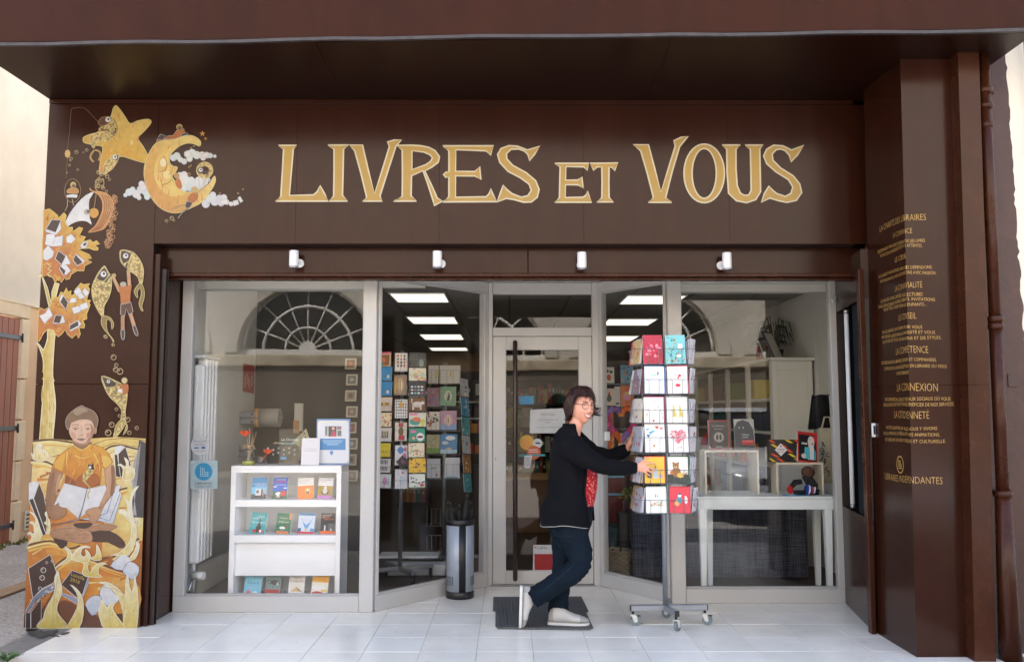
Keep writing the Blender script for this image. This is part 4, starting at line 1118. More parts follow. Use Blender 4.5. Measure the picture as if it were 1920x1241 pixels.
# boy
p = begin()
p.poly(Z6([(490,500),(700,495),(690,545),(600,585),(520,550)]), C(150, 108, 82))
p.poly(Z6([(275,785),(330,780),(395,830),(360,900),(320,1080),(330,1180),(400,1240),(330,1290),(240,1260),(210,1200),(225,960)]), mSKIN, sm=2, out=C(120, 84, 58), ow=.8)
p.poly(Z6([(830,785),(925,735),(948,900),(940,1010),(860,1110),(790,1190),(700,1230),(640,1240),(720,1180),(800,1080),(850,960)]), mSKIN, sm=2, out=C(120, 84, 58), ow=.8)
p.poly(Z6([(505,540),(600,578),(690,515),(760,535),(825,562),(880,630),(922,712),(832,788),(800,760),(792,860),(782,950),(640,992),(500,950),(410,932),(425,830),(400,835),(330,795),(270,772),(330,655),(430,575)]), mSHIRT, sm=0, out=C(150, 92, 36), ow=.8)
p.poly(Z6([(420,840),(560,930),(780,880),(782,950),(640,990),(500,950),(410,932)]), C(146, 78, 36), sm=0)
p.brush(Z6([(505,540),(600,578),(690,515),(760,535),(825,562),(880,630),(922,712),(832,788),(800,760),(792,860),(782,950),(640,992),(500,950),(410,932),(425,830),(400,835),(330,795),(270,772),(330,655),(430,575)]), [C(230,172,72), C(206,122,40), C(190,106,38)], 60, 8, L=15, ang=75, spread=25, w=3.4)
for q in ([(440,600),(430,700),(440,790)], [(520,640),(600,670),(700,640)], [(720,620),(770,720),(780,800)]): p.stroke(Z6(q), 2.2, C(240, 212, 120), sm=3, taper=True)
for q, cc in (([(230,960),(262,860),(300,800),(300,900),(270,1050),(262,1180),(225,1180)], (150,106,76)), ([(345,850),(372,850),(345,960),(320,1060),(318,980)], (206,164,128)), ([(900,760),(930,760),(940,900),(930,1010),(890,1060),(905,900)], (150,106,76)), ([(846,820),(868,810),(872,930),(858,1010)], (208,166,130)),
  ([(800,640),(860,650),(905,710),(840,770),(812,720)], (238,198,96)), ([(300,740),(350,660),(420,620),(400,720),(380,800)], (232,176,72)), ([(560,860),(650,820),(760,840),(770,930),(640,980),(520,940)], (176,98,38))):
    p.poly(Z6(q), C(*cc), sm=3)
p.stroke(Z6([(512,540),(560,570),(610,580),(680,525)]), 1.6, C(240, 210, 110), sm=2)
p.poly(Z6([(650,730),(690,740),(715,715),(725,790),(700,800),(665,790)]), C(40, 26, 22), out=mOUT, ow=.6); p.disc(Z6([(678,765)])[0], 2.6, mWHITE)
p.poly(Z6([(640,790),(722,795),(680,860),(640,900),(650,950),(690,985),(620,930),(595,880)]), SC, sm=2)
p.poly(Z6([(470,300),(560,262),(650,258),(708,290),(722,350),(712,420),(668,500),(610,537),(560,530),(508,490),(465,420),(455,360)]), mFACE, sm=3, out=C(150, 104, 80), ow=.8)
p.disc(Z6([(733,375)])[0], 3.4, C(186, 140, 112), ry=7)
p.poly(Z6([(590,112),(520,150),(450,210),(418,285),(440,365),(468,345),(480,300),(520,282),(570,262),(655,262),(700,285),(722,345),(745,350),(766,270),(742,200),(690,158),(620,130)]), mHAIR, sm=2, out=C(176, 162, 146), ow=1)
for x in range(470, 740, 38): p.stroke(Z6([(600 + (x - 600) * .4, 160), (600 + (x - 600) * .8, 200), (x + 14, 265 - abs(x - 600) * .05)]), 1.6, C(126, 94, 66), sm=2, taper=True)
for q, cc in (([(680,300),(716,350),(708,420),(666,496),(640,500),(675,430),(690,360)], (176,130,104)), ([(480,400),(520,410),(530,450),(500,470)], (214,162,138)), ([(640,410),(685,400),(680,450),(645,460)], (206,154,130)), ([(575,330),(600,325),(606,415),(580,415)], (222,186,160)), ([(520,500),(600,515),(650,500),(610,535),(560,530)], (176,130,104)), ([(500,170),(590,130),(660,170),(600,190),(540,220)], (166,142,118))):
    p.poly(Z6(q), C(*cc), sm=3)
for cx in (525, 655):
    p.stroke(Z6([(cx - 35, 352), (cx, 343), (cx + 35, 352)]), 1.0, C(96, 62, 46), sm=2); p.disc(Z6([(cx, 362)])[0], 3.2, C(80, 56, 46), ry=1.2); p.stroke(Z6([(cx - 40, 325), (cx, 312), (cx + 38, 322)]), 1.1, C(130, 90, 66), sm=2)
p.stroke(Z6([(570,420),(590,428),(612,420)]), 1.1, C(150, 100, 78), sm=2); p.poly(Z6([(535,465),(590,458),(635,465),(590,490)]), C(150, 118, 112)); p.stroke(Z6([(535,466),(590,472),(636,465)]), .8, C(110, 70, 62))
p.build("painted_boy", mural_lo)
p = begin()   # crossed legs, socks, shorts
p.poly(Z7([(400,630),(560,585),(700,545),(900,545),(1060,555),(1255,585),(1150,650),(900,660),(640,640)]), mSKIN, sm=0)
p.poly(Z7([(690,555),(900,545),(930,575),(840,622),(720,606)]), C(74, 46, 38), sm=2)
p.poly(Z7([(850,625),(1060,560),(1250,588),(1210,625),(1150,650),(1000,668),(905,655)]), C(186, 136, 102), sm=2, out=C(130, 88, 62), ow=.7)
p.poly(Z7([(910,665),(1150,650),(1300,740),(1358,835),(1285,878),(1130,800),(925,790)]), mSOCK, sm=2)
p.poly(Z7([(395,650),(680,612),(870,642),(925,705),(918,790),(760,812),(540,765),(420,740)]), mSKIN, sm=2, out=C(130, 88, 62), ow=.8)
p.poly(Z7([(420,745),(520,762),(605,782),(592,842),(532,880),(478,832)]), mSOCK, sm=2)
p.brush(Z7([(395,650),(680,612),(870,642),(925,705),(918,790),(760,812),(540,765),(420,740)]), [C(190,144,110), C(166,120,90)], 30, 12, L=16, ang=-5, spread=10, w=2.6)
p.build("painted_legs", mural_lo)
p = begin()   # open book on his lap with hands
p.poly(Z7([(395,575),(560,545),(740,500),(1000,520),(1195,562),(1310,180),(1270,140),(1300,60),(1230,70),(1215,150),(1100,300),(1020,450),(720,515)]), mBLUE, out=C(110, 112, 130), ow=.7)
for q in ([(1200,155),(1120,420),(1030,455)], [(1285,175),(1150,525),(1020,480)], [(390,600),(700,520)]): p.stroke(Z7(q), 1.1, C(96, 100, 124))
p.poly(Z7([(570,38),(720,75),(862,112),(835,250),(745,490),(600,352),(490,340),(430,330),(500,180)]), mWHITE, sm=0, out=C(190, 194, 208), ow=.8)
p.poly(Z7([(862,112),(980,90),(1095,62),(1112,110),(1000,360),(870,402),(772,480),(835,250)]), mWHITE, out=C(190, 194, 208), ow=.8)
p.stroke(Z7([(862,112),(820,280),(765,480)]), 1.5, C(84, 88, 106))
p.stroke(Z7([(810,0),(870,60),(900,110),(870,180),(880,240)]), 2.4, C(206, 180, 120), sm=2)
p.poly(Z7([(478,352),(590,385),(560,385),(490,372)]), C(46, 34, 32))
p.poly(Z7([(350,330),(430,330),(495,288),(500,330),(590,380),(592,420),(550,470),(450,512),(365,450)]), mSKIN, sm=2, out=C(120, 84, 58), ow=.8)
p.poly(Z7([(1010,345),(880,370),(838,412),(885,450),(890,530),(940,558),(990,530),(1045,420)]), mSKIN, sm=2, out=C(120, 84, 58), ow=.8)
p.build("painted_book", mural_lo)
# big front books
p = begin()
p.poly(Z8([(75,920),(140,930),(140,1140),(70,1140)]), C(52, 32, 28), out=mWHITE, ow=.8); p.poly(Z8([(145,920),(285,740),(285,1010),(240,1080),(225,1140),(145,1140)]), mBRN, out=mWHITE, ow=.8)
p.poly(Z8([(108,325),(407,135),(500,390),(455,520),(300,600),(168,720)]), mBRN, out=mWHITE, ow=1.2)
p.poly(Z8([(170,730),(300,610),(455,540),(490,560),(480,610),(330,690),(200,800),(105,935),(72,905)]), C(130, 134, 150), out=mWHITE, ow=.8)
r_ = random.Random(3)
for i in range(26):
    t = r_.random(); x = 100 + 360 * t; y = 880 - 320 * t + r_.uniform(-30, 30)
    p.stroke(Z8([(x, y), (x + 30, y - 22)]), .9, r_.choice([mWHITE, C(64, 64, 76)]))
for x, y, r in ((315,348,34),(298,452,32),(270,600,24),(362,245,16),(440,225,20)): bubble(p, Z8, x, y, r, C(206, 200, 196))
p.build("painted_book", mural_lo)
p = begin()
p.poly(Z8([(570,655),(770,730),(850,680),(930,430),(935,520),(860,700),(775,810),(570,690)]), C(150, 156, 180), out=mWHITE, ow=.7)
p.poly(Z8([(705,350),(930,430),(850,685),(770,725),(558,548)]), mBRN, out=mWHITE, ow=1.2)
tm = C(206, 176, 84)
def slant(s_, x, y, w, hh):
    vs, fs, W = text_geo(s_); h = p.h()
    q = []
    for v in vs:
        u = v[0] / W * w; t_ = v[1] / .72 * hh
        X, Y = x + u * .95 - t_ * -.25, y + u * .36 - t_ * .95
        a = Z8([(X, Y)])[0]; q.append(wall_map(a[0], a[1], h))
    p.mb.mat(tm).add(q, fs)
slant("Luozilla", 690, 420, 190, 50); slant("2018", 680, 490, 130, 48)
p.build("painted_book", mural_lo)
for q in ([[(888,822),(930,742),(1010,692),(1112,722),(1070,900),(978,970)], [(1122,560),(1200,560),(1280,660),(1352,742),(1270,832),(1180,832),(1085,690)]],
          [[(1230,292),(1330,180),(1420,130),(1512,222),(1390,352)], [(1398,372),(1440,280),(1502,228),(1622,300),(1602,420),(1522,480)]]):
    p = begin()
    for a in q: p.poly(Z8(a), mBLUE, sm=2, out=C(70, 72, 96), ow=.8)
    p.build("painted_book", mural_lo)
# flames / curling crests
FL = [
 (Z6, [(60,600),(80,640),(110,600),(110,540),(150,518),(190,548),(165,545),(170,580),(215,590),(245,660),(180,700),(80,680)]),
 (Z6, [(1040,660),(1085,700),(1090,760),(1150,780),(1140,880),(1050,900),(1020,880),(1030,790),(1000,745),(970,745),(1000,728),(1050,760),(1062,720)]),
 (Z7, [(120,402),(180,430),(215,490),(240,560),(262,640),(282,700),(240,770),(130,800),(72,858),(135,770),(150,720),(120,690),(92,705),(120,660),(170,690),(180,620),(160,560),(118,550),(150,528),(190,560),(200,510),(170,450)]),
 (Z7, [(340,400),(318,430),(340,480),(335,530),(310,540),(330,570),(355,590),(340,690),(385,660),(380,520),(350,470)]),
 (Z7, [(1530,70),(1460,120),(1420,240),(1395,275),(1330,208),(1380,300),(1390,400),(1432,560),(1432,720),(1385,830),(1270,930),(1120,985),(1040,1012),(1200,965),(1400,962),(1482,800),(1502,640),(1455,470),(1440,270),(1470,160)]),
 (Z7, [(1270,400),(1300,370),(1360,390),(1400,450),(1420,540),(1370,480),(1320,430),(1290,430)]),
 (Z7, [(1480,520),(1500,480),(1540,500),(1545,560),(1510,590),(1495,560),(1520,530)]),
 (Z7, [(1500,780),(1535,820),(1530,900),(1480,1010),(1400,1030),(1440,960),(1490,880)]),
 (Z8, [(605,28),(670,60),(705,130),(692,210),(610,250),(480,312),(590,232),(645,170),(645,95)]),
 (Z8, [(698,205),(722,120),(800,42),(900,14),(968,45),(872,40),(835,78),(832,140),(870,165),(905,130),(888,62),(948,120),(958,180),(920,300),(952,390),(1010,300),(1090,248),(1192,262),(1085,290),(1068,400),(1120,440),(960,440),(870,420),(848,360),(870,250)]),
 (Z8, [(1045,-5),(1095,90),(1108,200),(1020,215),(950,182),(1020,160),(1042,90)]),
 (Z8, [(518,358),(472,450),(480,560),(458,680),(380,820),(332,930),(320,1000),(270,1060),(240,1138),(640,1136),(560,1000),(502,900),(520,780),(572,660),(562,560),(535,440)]),
 (Z8, [(682,543),(770,650),(792,800),(742,940),(650,1100),(640,1138),(802,1138),(862,950),(862,800),(832,680),(760,590)]),
 (Z8, [(1060,515),(1200,558),(1340,720),(1402,900),(1412,1080),(1400,1140),(1592,1140),(1610,700),(1588,560),(1562,380),(1560,520),(1530,645),(1490,560),(1470,400),(1440,520),(1430,690),(1330,590),(1210,520),(1140,508)]),
 (Z8, [(1122,738),(1072,900),(1100,1040),(1160,1140),(1402,1140),(1402,1080),(1290,930),(1268,850),(1302,778),(1240,790),(1195,860),(1150,800)]),
]
for zf, q in FL:
    p = begin(); p.poly(zf(q), mFLAME if zf is Z8 else mFLAMEC, sm=2, out=C(248, 242, 222), ow=1.2)
    p.brush(zf(q), [C(246,234,184), C(232,208,130), C(222,190,100)], 40, len(q) * 7, L=15, ang=85, spread=18, w=2)
    if zf is Z8 and len(q) > 14:
        cx = sum(a[0] for a in q) / len(q); cyy = sum(a[1] for a in q) / len(q)
        p.stroke(zf([(q[0][0], q[0][1] + 60), (cx, cyy), (cx - 20, 1120 if cyy > 600 else cyy + 60)]), 1.2, C(206, 172, 84), sm=3, taper=True)
    p.build("painted_flame", mural_lo)

# ================================================================ INSCRIPTION round the pillar corner
GOLDT = pbr('faded_gold_paint', (194, 155, 86), rough=.45, var=.3, scale=40)
INS = [("LA CHARTE DES LIBRAIRES",407,13,1649,1736),("LA CONFIANCE",432,10.5,1674,1710),
 ("SÉLECTIONNER ET PARTAGER ET DÉFENDONS LES LIVRES",451,6.5,1645,1734),("EN FONCTION DE VOS ENVIES ET DE VOS ATTENTES.",460.5,6.5,1650,1729),
 ("LE CŒUR",480,10.5,1678,1699),("NOS LIVRES ET NOS AUTEURS, NOUS LES DÉFENDONS,",500.5,6.5,1647,1748),("NOUS VENDONS PLUS, NOUS LES VENDONS AVEC PASSION.",511,6.5,1650,1755),
 ("LA CONVIVIALITÉ",534,12,1678,1729),("ÉCHANGER, DANS L'AMITIÉ, VOS LECTURES",551,7,1651,1730),("DANS L'ESPACE RENCONTRES, DÉBATS, INVITATIONS",561,6.5,1647,1753),("POUR TOUS, AUSSI POUR LES ENFANTS...",570,6.5,1657,1737),
 ("LE CONSEIL",592,12.5,1685,1718),("UN ÉCLAIRAGE, UN CHOIX POUR VOUS",612.5,6.5,1654,1729),("UN CHOIX GUIDÉ PAR LA DIVERSITÉ ET VOUS",623,6.5,1653,1753),("AUTOUR DE TOUS LES RAYONS ET DE STYLES.",633,6.5,1655,1765),
 ("LA COMPÉTENCE",655,14,1680,1740),("DES PERSONNES EN LIBRAIRIE, DOSSIER ET COMMANDES.",674,6.5,1653,1756),("LE PRIX DE VOS LIVRES RÉCEPTION EN LIBRAIRIE OU VOUS",686,6.5,1659,1775),("L'AVEZ DEMANDÉ",697,6.5,1681,1704),
 ("LA CONNEXION",725,16,1682,1758),("DES LIBRAIRES EN LIGNE ET RÉSEAUX SOCIAUX OÙ VOUS",747.5,7,1660,1782),("RETROUVEZ-NOUS VOUS POUVEZ BÉNÉFICIER DE NOS SERVICES.",757.5,7,1657,1789),
 ("LA CITOYENNETÉ",777,15,1677,1742),("NOTRE QUARTIER EN VILLE, NOUS Y VIVONS",803,6.5,1662,1757),("NOUS OFFRONS LE RÉSEAU ET NOS ANIMATIONS,",814,6.5,1657,1762),("ET CRÉONS UN LIEU CIVIQUE ET CULTURELLE.",826.5,6.5,1661,1773),
 ("LIBRAIRES INDÉPENDANTES",900,13.5,1660,1767)]
for (s_, yc_, cap, xs_, xe_) in INS:
    zf_ = at(1730, yc_, PY).z; H_ = cap / 1650 * PY * .98
    cx0 = pil_x(zf_)
    u1 = at(xe_, yc_, PY).x - cx0
    ys = onx(xs_, yc_, cx0).y
    u0 = -(ys - PY)
    if u0 > -.02: u0 = -.5
    vs, fs, W = text_geo(s_, -.009 if H_ < .03 else -.017)
    bm = bmesh.new()
    bv = [bm.verts.new((u0 + v[0] / W * (u1 - u0), v[1] / .72 * H_, 0)) for v in vs]
    for f in fs:
        try: bm.faces.new([bv[i] for i in f])
        except ValueError: pass
    bmesh.ops.bisect_plane(bm, geom=bm.verts[:] + bm.edges[:] + bm.faces[:], plane_co=(0, 0, 0), plane_no=(1, 0, 0))
    bm.verts.index_update()
    vv = []
    rr = random.Random(s_)
    for v in bm.verts:
        u, z = v.co.x, zf_ - H_ / 2 + v.co.y + .002 * math.sin(v.co.x * 14 + yc_)
        cx = pil_x(z)
        vv.append((cx + u, PY - .0012, z) if u >= 0 else (cx - .0012, PY - u - .0012, z))
    m = MB().mat(GOLDT); m.add(vv, [[v.index for v in f.verts] for f in bm.faces]); bm.free()
    m.build("inscription_line", pillar_up if yc_ < 722 else pillar_lo, fix=False)
# small emblem in an oval on the side face
def side_map(u, v, h): return (pil_x(v) - h, PY + u, v)
zc_ = at(1700, 868, PY + .3).z; yc0 = onx(1688, 868, pil_x(1.1)).y - PY
p = Paint(side_map, own=True, step=.0004, base=.001)
p.ring((yc0, zc_), .045, .006, GOLDT, ry=.05, n=28)
for d in (0, .012, .024): p.stroke([(yc0 + .018 - d, zc_ + .03 - d * .2), (yc0 + .018 - d, zc_ - .022 + d), (yc0 - .024, zc_ - .022 + d)], .005, GOLDT)
p.build("emblem", pillar_lo)

# ================================================================ STICKERS ON THE GLASS
def plane_map(P_, Q_, off=0.02):
    P3, Q3 = Vector((*P_, 0)), Vector((*Q_, 0)); u = (Q3 - P3).normalized(); nn = Vector((u.y, -u.x, 0))
    P3 = P3 - nn * off
    def f(px, py, h):
        d = ray(px, py); k = (P3 - Vector((0, 0, CAMH))).dot(nn) / d.dot(nn)
        v = Vector((0, 0, CAMH)) + d * k + nn * h
        return (v.x, v.y, v.z)
    return f
mpL = plane_map(win["left"][1], win["left"][2], .0245)
p = Paint(mpL, own=True, step=.0002)
p.disc((375, 835), 17.5, C(226, 228, 232), n=28)
p.text("ENGLISH", 363, 829, 24, 4.2, C(110, 116, 130), -1); p.text("BOOKS", 366, 835, 18, 4, C(110, 116, 130), -1)
p.rect(364, 838, 373, 841, C(88, 140, 196)); p.rect(378, 837, 385, 841, C(40, 96, 176)); p.text("SOLD HERE", 364, 847, 22, 3, C(150, 156, 166), -1)
p.build("sticker", win["left"][0])
p = Paint(mpL, own=True, step=.0002)
p.rect(357, 863, 408, 916, C(190, 214, 222)); p.disc((382, 884), 16.5, C(28, 160, 214), n=32)
for d in (0, 3.4, 6.8): p.stroke([(376 + d, 875 + d * .3), (376 + d, 892 - d), (391, 892 - d)], 1.2, C(216, 236, 244))
p.text("LIBRAIRIES", 366, 908, 32, 4.6, C(70, 76, 84), -1); p.text("INDÉPENDANTES", 366, 913, 32, 3, C(110, 116, 124), -1)
p.build("sticker", win["left"][0])
def dmap(px, py, h):
    v = at(px, py, YD + .0275 - h); return (v.x, v.y, v.z)
_nst = [0]
def dsticker(fn):
    _nst[0] += 1
    p = Paint(dmap, own=True, step=.00006, base=.0008 + .0004 * _nst[0]); fn(p); p.build("sticker", door)
def s1(p):
    p.poly([(994,768),(1059,765),(1060,812),(993,812)], C(222, 224, 226)); p.text("NOUVEAU", 1014, 779, 27, 5, C(150, 132, 96), -1)
    p.text("VOTRE LIBRAIRIE PARTENAIRE", 1008, 788, 38, 2.4, C(120, 120, 124), -1); p.text("CARTE", 1023, 793, 9, 2.4, C(120, 120, 124), -1); p.text("DE FIDÉLITÉ DISPONIBLE ICI", 1004, 802, 46, 2.2, C(130, 130, 134), -1)
dsticker(s1)
dsticker(lambda p: (p.poly([(973,743),(1001,742),(1001,757),(974,758)], C(46, 150, 206)),))
dsticker(lambda p: (p.disc((988, 829), 14, C(236, 178, 56), n=28), p.disc((986, 831), 8, C(240, 162, 70), n=16)))
dsticker(lambda p: (p.disc((1008, 831), 9, C(220, 224, 226), n=20), p.rect(1004, 829, 1013, 832, C(60, 66, 70))))
dsticker(lambda p: (p.disc((1001, 848), 13, C(214, 92, 48), n=26), p.rect(991, 842, 1008, 844, C(236, 206, 190)), p.rect(991, 846, 1010, 848, C(236, 206, 190))))
dsticker(lambda p: (p.poly([(972,852),(1022,851),(1022,855),(973,856)], C(40, 150, 160)),))
dsticker(lambda p: (p.poly([(983,854),(998,853),(994,877),(983,877)], C(220, 222, 224)),) + tuple(p.rect(985, 858 + 4 * i, 994, 859.4 + 4 * i, C(120, 130, 140)) for i in range(4)))
dsticker(lambda p: (p.poly([(1000,1021),(1036,1021),(1036,1070),(999,1070)], C(226, 228, 230)), p.rect(1002, 1038, 1036, 1068, C(178, 24, 32)), p.text("CadHoc", 1007, 1029, 20, 5.5, C(40, 42, 46), -1), p.rect(1002, 1023, 1006, 1027, C(226, 160, 80))))
# ================================================================ INTERIOR SHELL
ZC = 2.55
IW = pbr("white_interior_wall", (214, 212, 204), rough=.85, var=.03)
OLV = pbr("olive_grey_partition", (66, 64, 57), rough=.85, var=.05)
TAN = pbr("tan_back_wall", (128, 100, 68), rough=.85, var=.06)
FLW = pbr("dark_wood_floor", (56, 40, 28), rough=.45, var=.2, scale=3, stretch=(8, 1, 1))
fl = MB().mat(FLW)
lo = [(-2.4, YW1 + .02), (XP1, YW1 + .02), (XD0, YD + .02), (XD1, YD + .02), (XQ0, YW2 + .02), (2.9, YW2 + .02), (2.9, 17), (-2.4, 17)]
fl.extrude([Vector((x, y, .004)) for x, y in lo], (0, 0, .006)); fl.build("interior_floor", shop)
bp_("interior_wall", IW, -2.46, -2.40, YW1 + .065, 17, .01, 2.56)
bp_("interior_wall", IW, 2.85, 2.92, YW2 + .065, 17, .01, 2.56)
bp_("interior_wall", IW, 2.502, 2.849, YW2 + .062, YW2 + .10, .01, 2.56)
bp_("interior_wall", TAN, -2.4, 2.85, 16.6, 16.7, .01, 2.56)
bp_("partition", OLV, -2.40, -1.36, 8.32, 8.40, .01, 2.549)
bp_("bulkhead", IW, -2.40, XP0, 6.75, 6.88, 2.36, 2.549)
bp_("bulkhead", IW, XQ1, 2.849, 7.0, 7.12, 2.375, 2.549)
bp_("bulkhead", IW, XP0 + .02, -.7, 7.22, 7.3, 2.44, 2.549)
CEIL = pbr("grey_ceiling_panel", (150, 147, 138), rough=.9, var=.03)
CGRID = pbr("dark_ceiling_grid", (66, 64, 60), rough=.6, var=.05)
bp_("ceiling_grid", CGRID, -2.4, 2.85, 6.5, 16.6, 2.556, 2.60)
cpm = MB().mat(CEIL); cpm.box(.008, .592, .004, 1.196, 0, .008); cpm = cpm.mesh("ceiling_panel")
# lit panels: measured left/right x and near/far y
LIGHTS = [(728, 835, 549, 565.5), (760, 853, 593, 606), (785, 865, 626, 636), (803, 875, 651, 660), (946, 1017, 667.5, 672.5), (1175, 1290, 553, 569), (1140, 1235, 597, 609), (1126, 1200, 629, 639)]
LPOS = []
LED = emit("lit_ceiling_panel", (255, 246, 226), 0.3)
lw = ["first lit ceiling panel behind the angled window left of the door, largest", "second lit ceiling panel from the front in the row left of the door", "third lit ceiling panel from the front in the row left of the door", "fourth and farthest lit ceiling panel in the row left of the door",
      "thin lit ceiling panel seen through the top of the door glass", "nearest lit ceiling panel of the right row, crossed by the mullion", "second lit ceiling panel of the right row, above the card rack", "small far lit ceiling panel of the right row, just left of the card rack"]
for i, (xa_, xb_, ya_, yb_) in enumerate(LIGHTS):
    a = onz(xa_, ya_, ZC - .002); b = onz(xb_, ya_, ZC - .002); c = onz(xa_, yb_, ZC - .002)
    y0, y1 = a.y, min(c.y, 16.3)
    if i == 4: y0, y1 = 14.9, 15.6; a = onz(946, 667.5, ZC); b = onz(1017, 667.5, ZC)
    x0, x1 = a.x, b.x
    LPOS.append((x0, x1, y0, y1))
    t = thing("ceiling_light", lw[i], "ceiling light", ((x0 + x1) / 2, (y0 + y1) / 2, ZC), "lit square panels in the shop ceiling")
    m = MB().mat(WHITE); w_ = .014
    for q in ((x0, x1, y0, y0 + w_), (x0, x1, y1 - w_, y1), (x0, x0 + w_, y0 + w_, y1 - w_), (x1 - w_, x1, y0 + w_, y1 - w_)):
        m.box(*q, ZC - .012, ZC + .002)
    m.build("frame", t)
    m = MB().mat(LED); m.box(x0 + w_, x1 - w_, y0 + w_, y1 - w_, ZC - .009, ZC - .003); m.build("diffuser", t)
for ix in range(9):
    for iy in range(9):
        x, y = -2.4 + ix * .6, 6.5 + iy * 1.2
        if x > 2.5: continue
        if any(x < l[1] and x + .6 > l[0] and y < l[3] and y + 1.2 > l[2] for l in LPOS):
            pass
        inst(cpm, "ceiling_panel", shop, (x, y, ZC))
# small round downlight
m = MB().mat(WHITE); a = onz(887, 595, ZC); m.cyl((a.x, a.y, ZC - .006), (a.x, a.y, ZC + .001), .07, n=16); dl_ = m.build("downlight", shop)

# ================================================================ LEFT WINDOW DISPLAY
WH2 = pbr("white_melamine", (240, 241, 242), rough=.35, var=.02)
bx0, bx1 = at(433, 900, 6.62).x, at(640, 900, 6.62).x
zt_ = at(536, 873, 6.62).z
bc = thing("bookcase", "low white bookcase with books facing out, inside the left shop window", "bookcase", ((bx0 + bx1) / 2, 6.75, 0.01))
def shelf(name, x0, x1, y0, y1, z0, z1): m = MB().mat(WH2); m.bbox(x0, x1, y0, y1, z0, z1, .002); return m.build(name, bc)
zz_ = lambda y: at(536, y, 6.62).z
shelf("top", bx0, bx1, 6.62, 6.92, zz_(886), zt_)
shelf("side_panel", bx0, bx0 + .036, 6.62, 6.92, .011, zz_(886) - .0005); shelf("side_panel", bx1 - .036, bx1, 6.62, 6.92, .011, zz_(886) - .0005)
shelf("back_panel", bx0 + .0365, bx1 - .0365, 6.90, 6.915, .011, zz_(886) - .0005)
SH = [(937, 950), (1003, 1017)]
for a, b in SH: shelf("shelf", bx0 + .0365, bx1 - .0365, 6.622, 6.899, zz_(b), zz_(a))
shelf("drop_front", bx0 + .0365, bx1 - .0365, 6.66, 6.675, zz_(1081), zz_(1018))
shelf("shelf", bx0 + .0365, bx1 - .0365, 6.622, 6.899, .05, zz_(1121))

def local_card(name, label, cat, w, h, t, base, draw, loc, yaw=0.0, tilt=0.0, group=None, roll=0.0, edge=(236, 236, 232)):
    """thin printed card or book: its own box, cover print on the front (local -Y)"""
    mb = MB().mat(flat(edge, .6)); mb.box(-w / 2, w / 2, 0, t, 0, h)
    p = Paint(lambda u, v, hh: ((u - .5) * w, -hh, v * h), own=True, step=.00018, base=.0003)
    p.mb = mb
    p.rect(0, 0, 1, 1, flat(base, .4))
    if draw: draw(p)
    me = mb.mesh(name)
    o = bpy.data.objects.new(name, me); COL.objects.link(o)
    o.location = loc
    o.rotation_euler = (Matrix.Rotation(yaw, 3, 'Z') @ Matrix.Rotation(-tilt, 3, 'X') @ Matrix.Rotation(roll, 3, 'Y')).to_euler()
    return tag(o, label, cat, group)
F_ = lambda c: flat(c, .42)
def T(p, s, x0, x1, y, hh, c): p.text(s, x0, y, x1 - x0, hh, F_(c))
def D(p, x, y, r, c, ry=None, n=12): p.disc((x, y), r, F_(c), ry=ry or r, n=n)
def Rc(p, x0, y0, x1, y1, c): p.rect(x0, y0, x1, y1, F_(c))
def heart(p, x, y, s, c, asp=.72):
    pts = []
    for i in range(20):
        t = 2 * PI * i / 20
        pts.append((x + s * .062 * 16 * math.sin(t) ** 3, y + asp * s * .062 * (13 * math.cos(t) - 5 * math.cos(2 * t) - 2 * math.cos(3 * t) - math.cos(4 * t))))
    p.poly(pts, F_(c))
def Py(p, pts, c): p.poly(pts, F_(c))
def scat(p, n, cols, seed, r0=.02, r1=.05, x0=.06, x1=.94, y0=.06, y1=.94):
    q = random.Random(seed)
    for i in range(n): D(p, q.uniform(x0, x1), q.uniform(y0, y1), q.uniform(r0, r1), q.choice(cols), ry=q.uniform(r0, r1) * .8, n=7)

def b1(p): Rc(p,0,0,1,.22,(70,72,76)); Rc(p,0,.22,1,.55,(122,196,226)); Rc(p,.28,.16,.8,.46,(226,226,222)); Rc(p,.34,.26,.5,.4,(66,70,76)); Rc(p,.66,.1,.76,.46,(30,30,32)); Rc(p,.78,.08,.86,.34,(206,96,100)); D(p,.82,.4,.05,(220,180,160)); Rc(p,.2,.08,.6,.13,(24,24,26)); T(p,"EMPORTE-MOI",.1,.9,.66,.06,(240,240,240)); T(p,"LOIN D'ICI",.25,.95,.57,.06,(240,240,240))
def b2(p): Rc(p,0,0,1,.35,(24,96,62)); T(p,"VACANCES",.2,.85,.87,.06,(240,240,240)); Rc(p,.1,.76,.9,.82,(176,60,150)); T(p,"ON THE ROAD",.15,.9,.62,.06,(222,230,244)); D(p,.15,.56,.13,(232,238,244),ry=.03); D(p,.86,.5,.13,(232,238,244),ry=.03); D(p,.4,.2,.22,(238,238,236),ry=.12); Rc(p,.2,.1,.28,.2,(30,30,32)); Rc(p,.5,.1,.58,.24,(30,30,32)); D(p,.76,.26,.2,(206,44,48),ry=.14); D(p,.42,.1,.12,(236,170,160),ry=.05)
def b3(p): Rc(p,0,0,1,.63,(236,132,44)); T(p,"Les Carnets",.06,.7,.86,.05,(110,116,126)); T(p,"du silence",.06,.6,.76,.045,(110,116,126)); Rc(p,.48,.26,.78,.5,(206,190,70)); Rc(p,.55,.26,.7,.44,(50,52,54)); D(p,.62,.4,.06,(226,226,220))
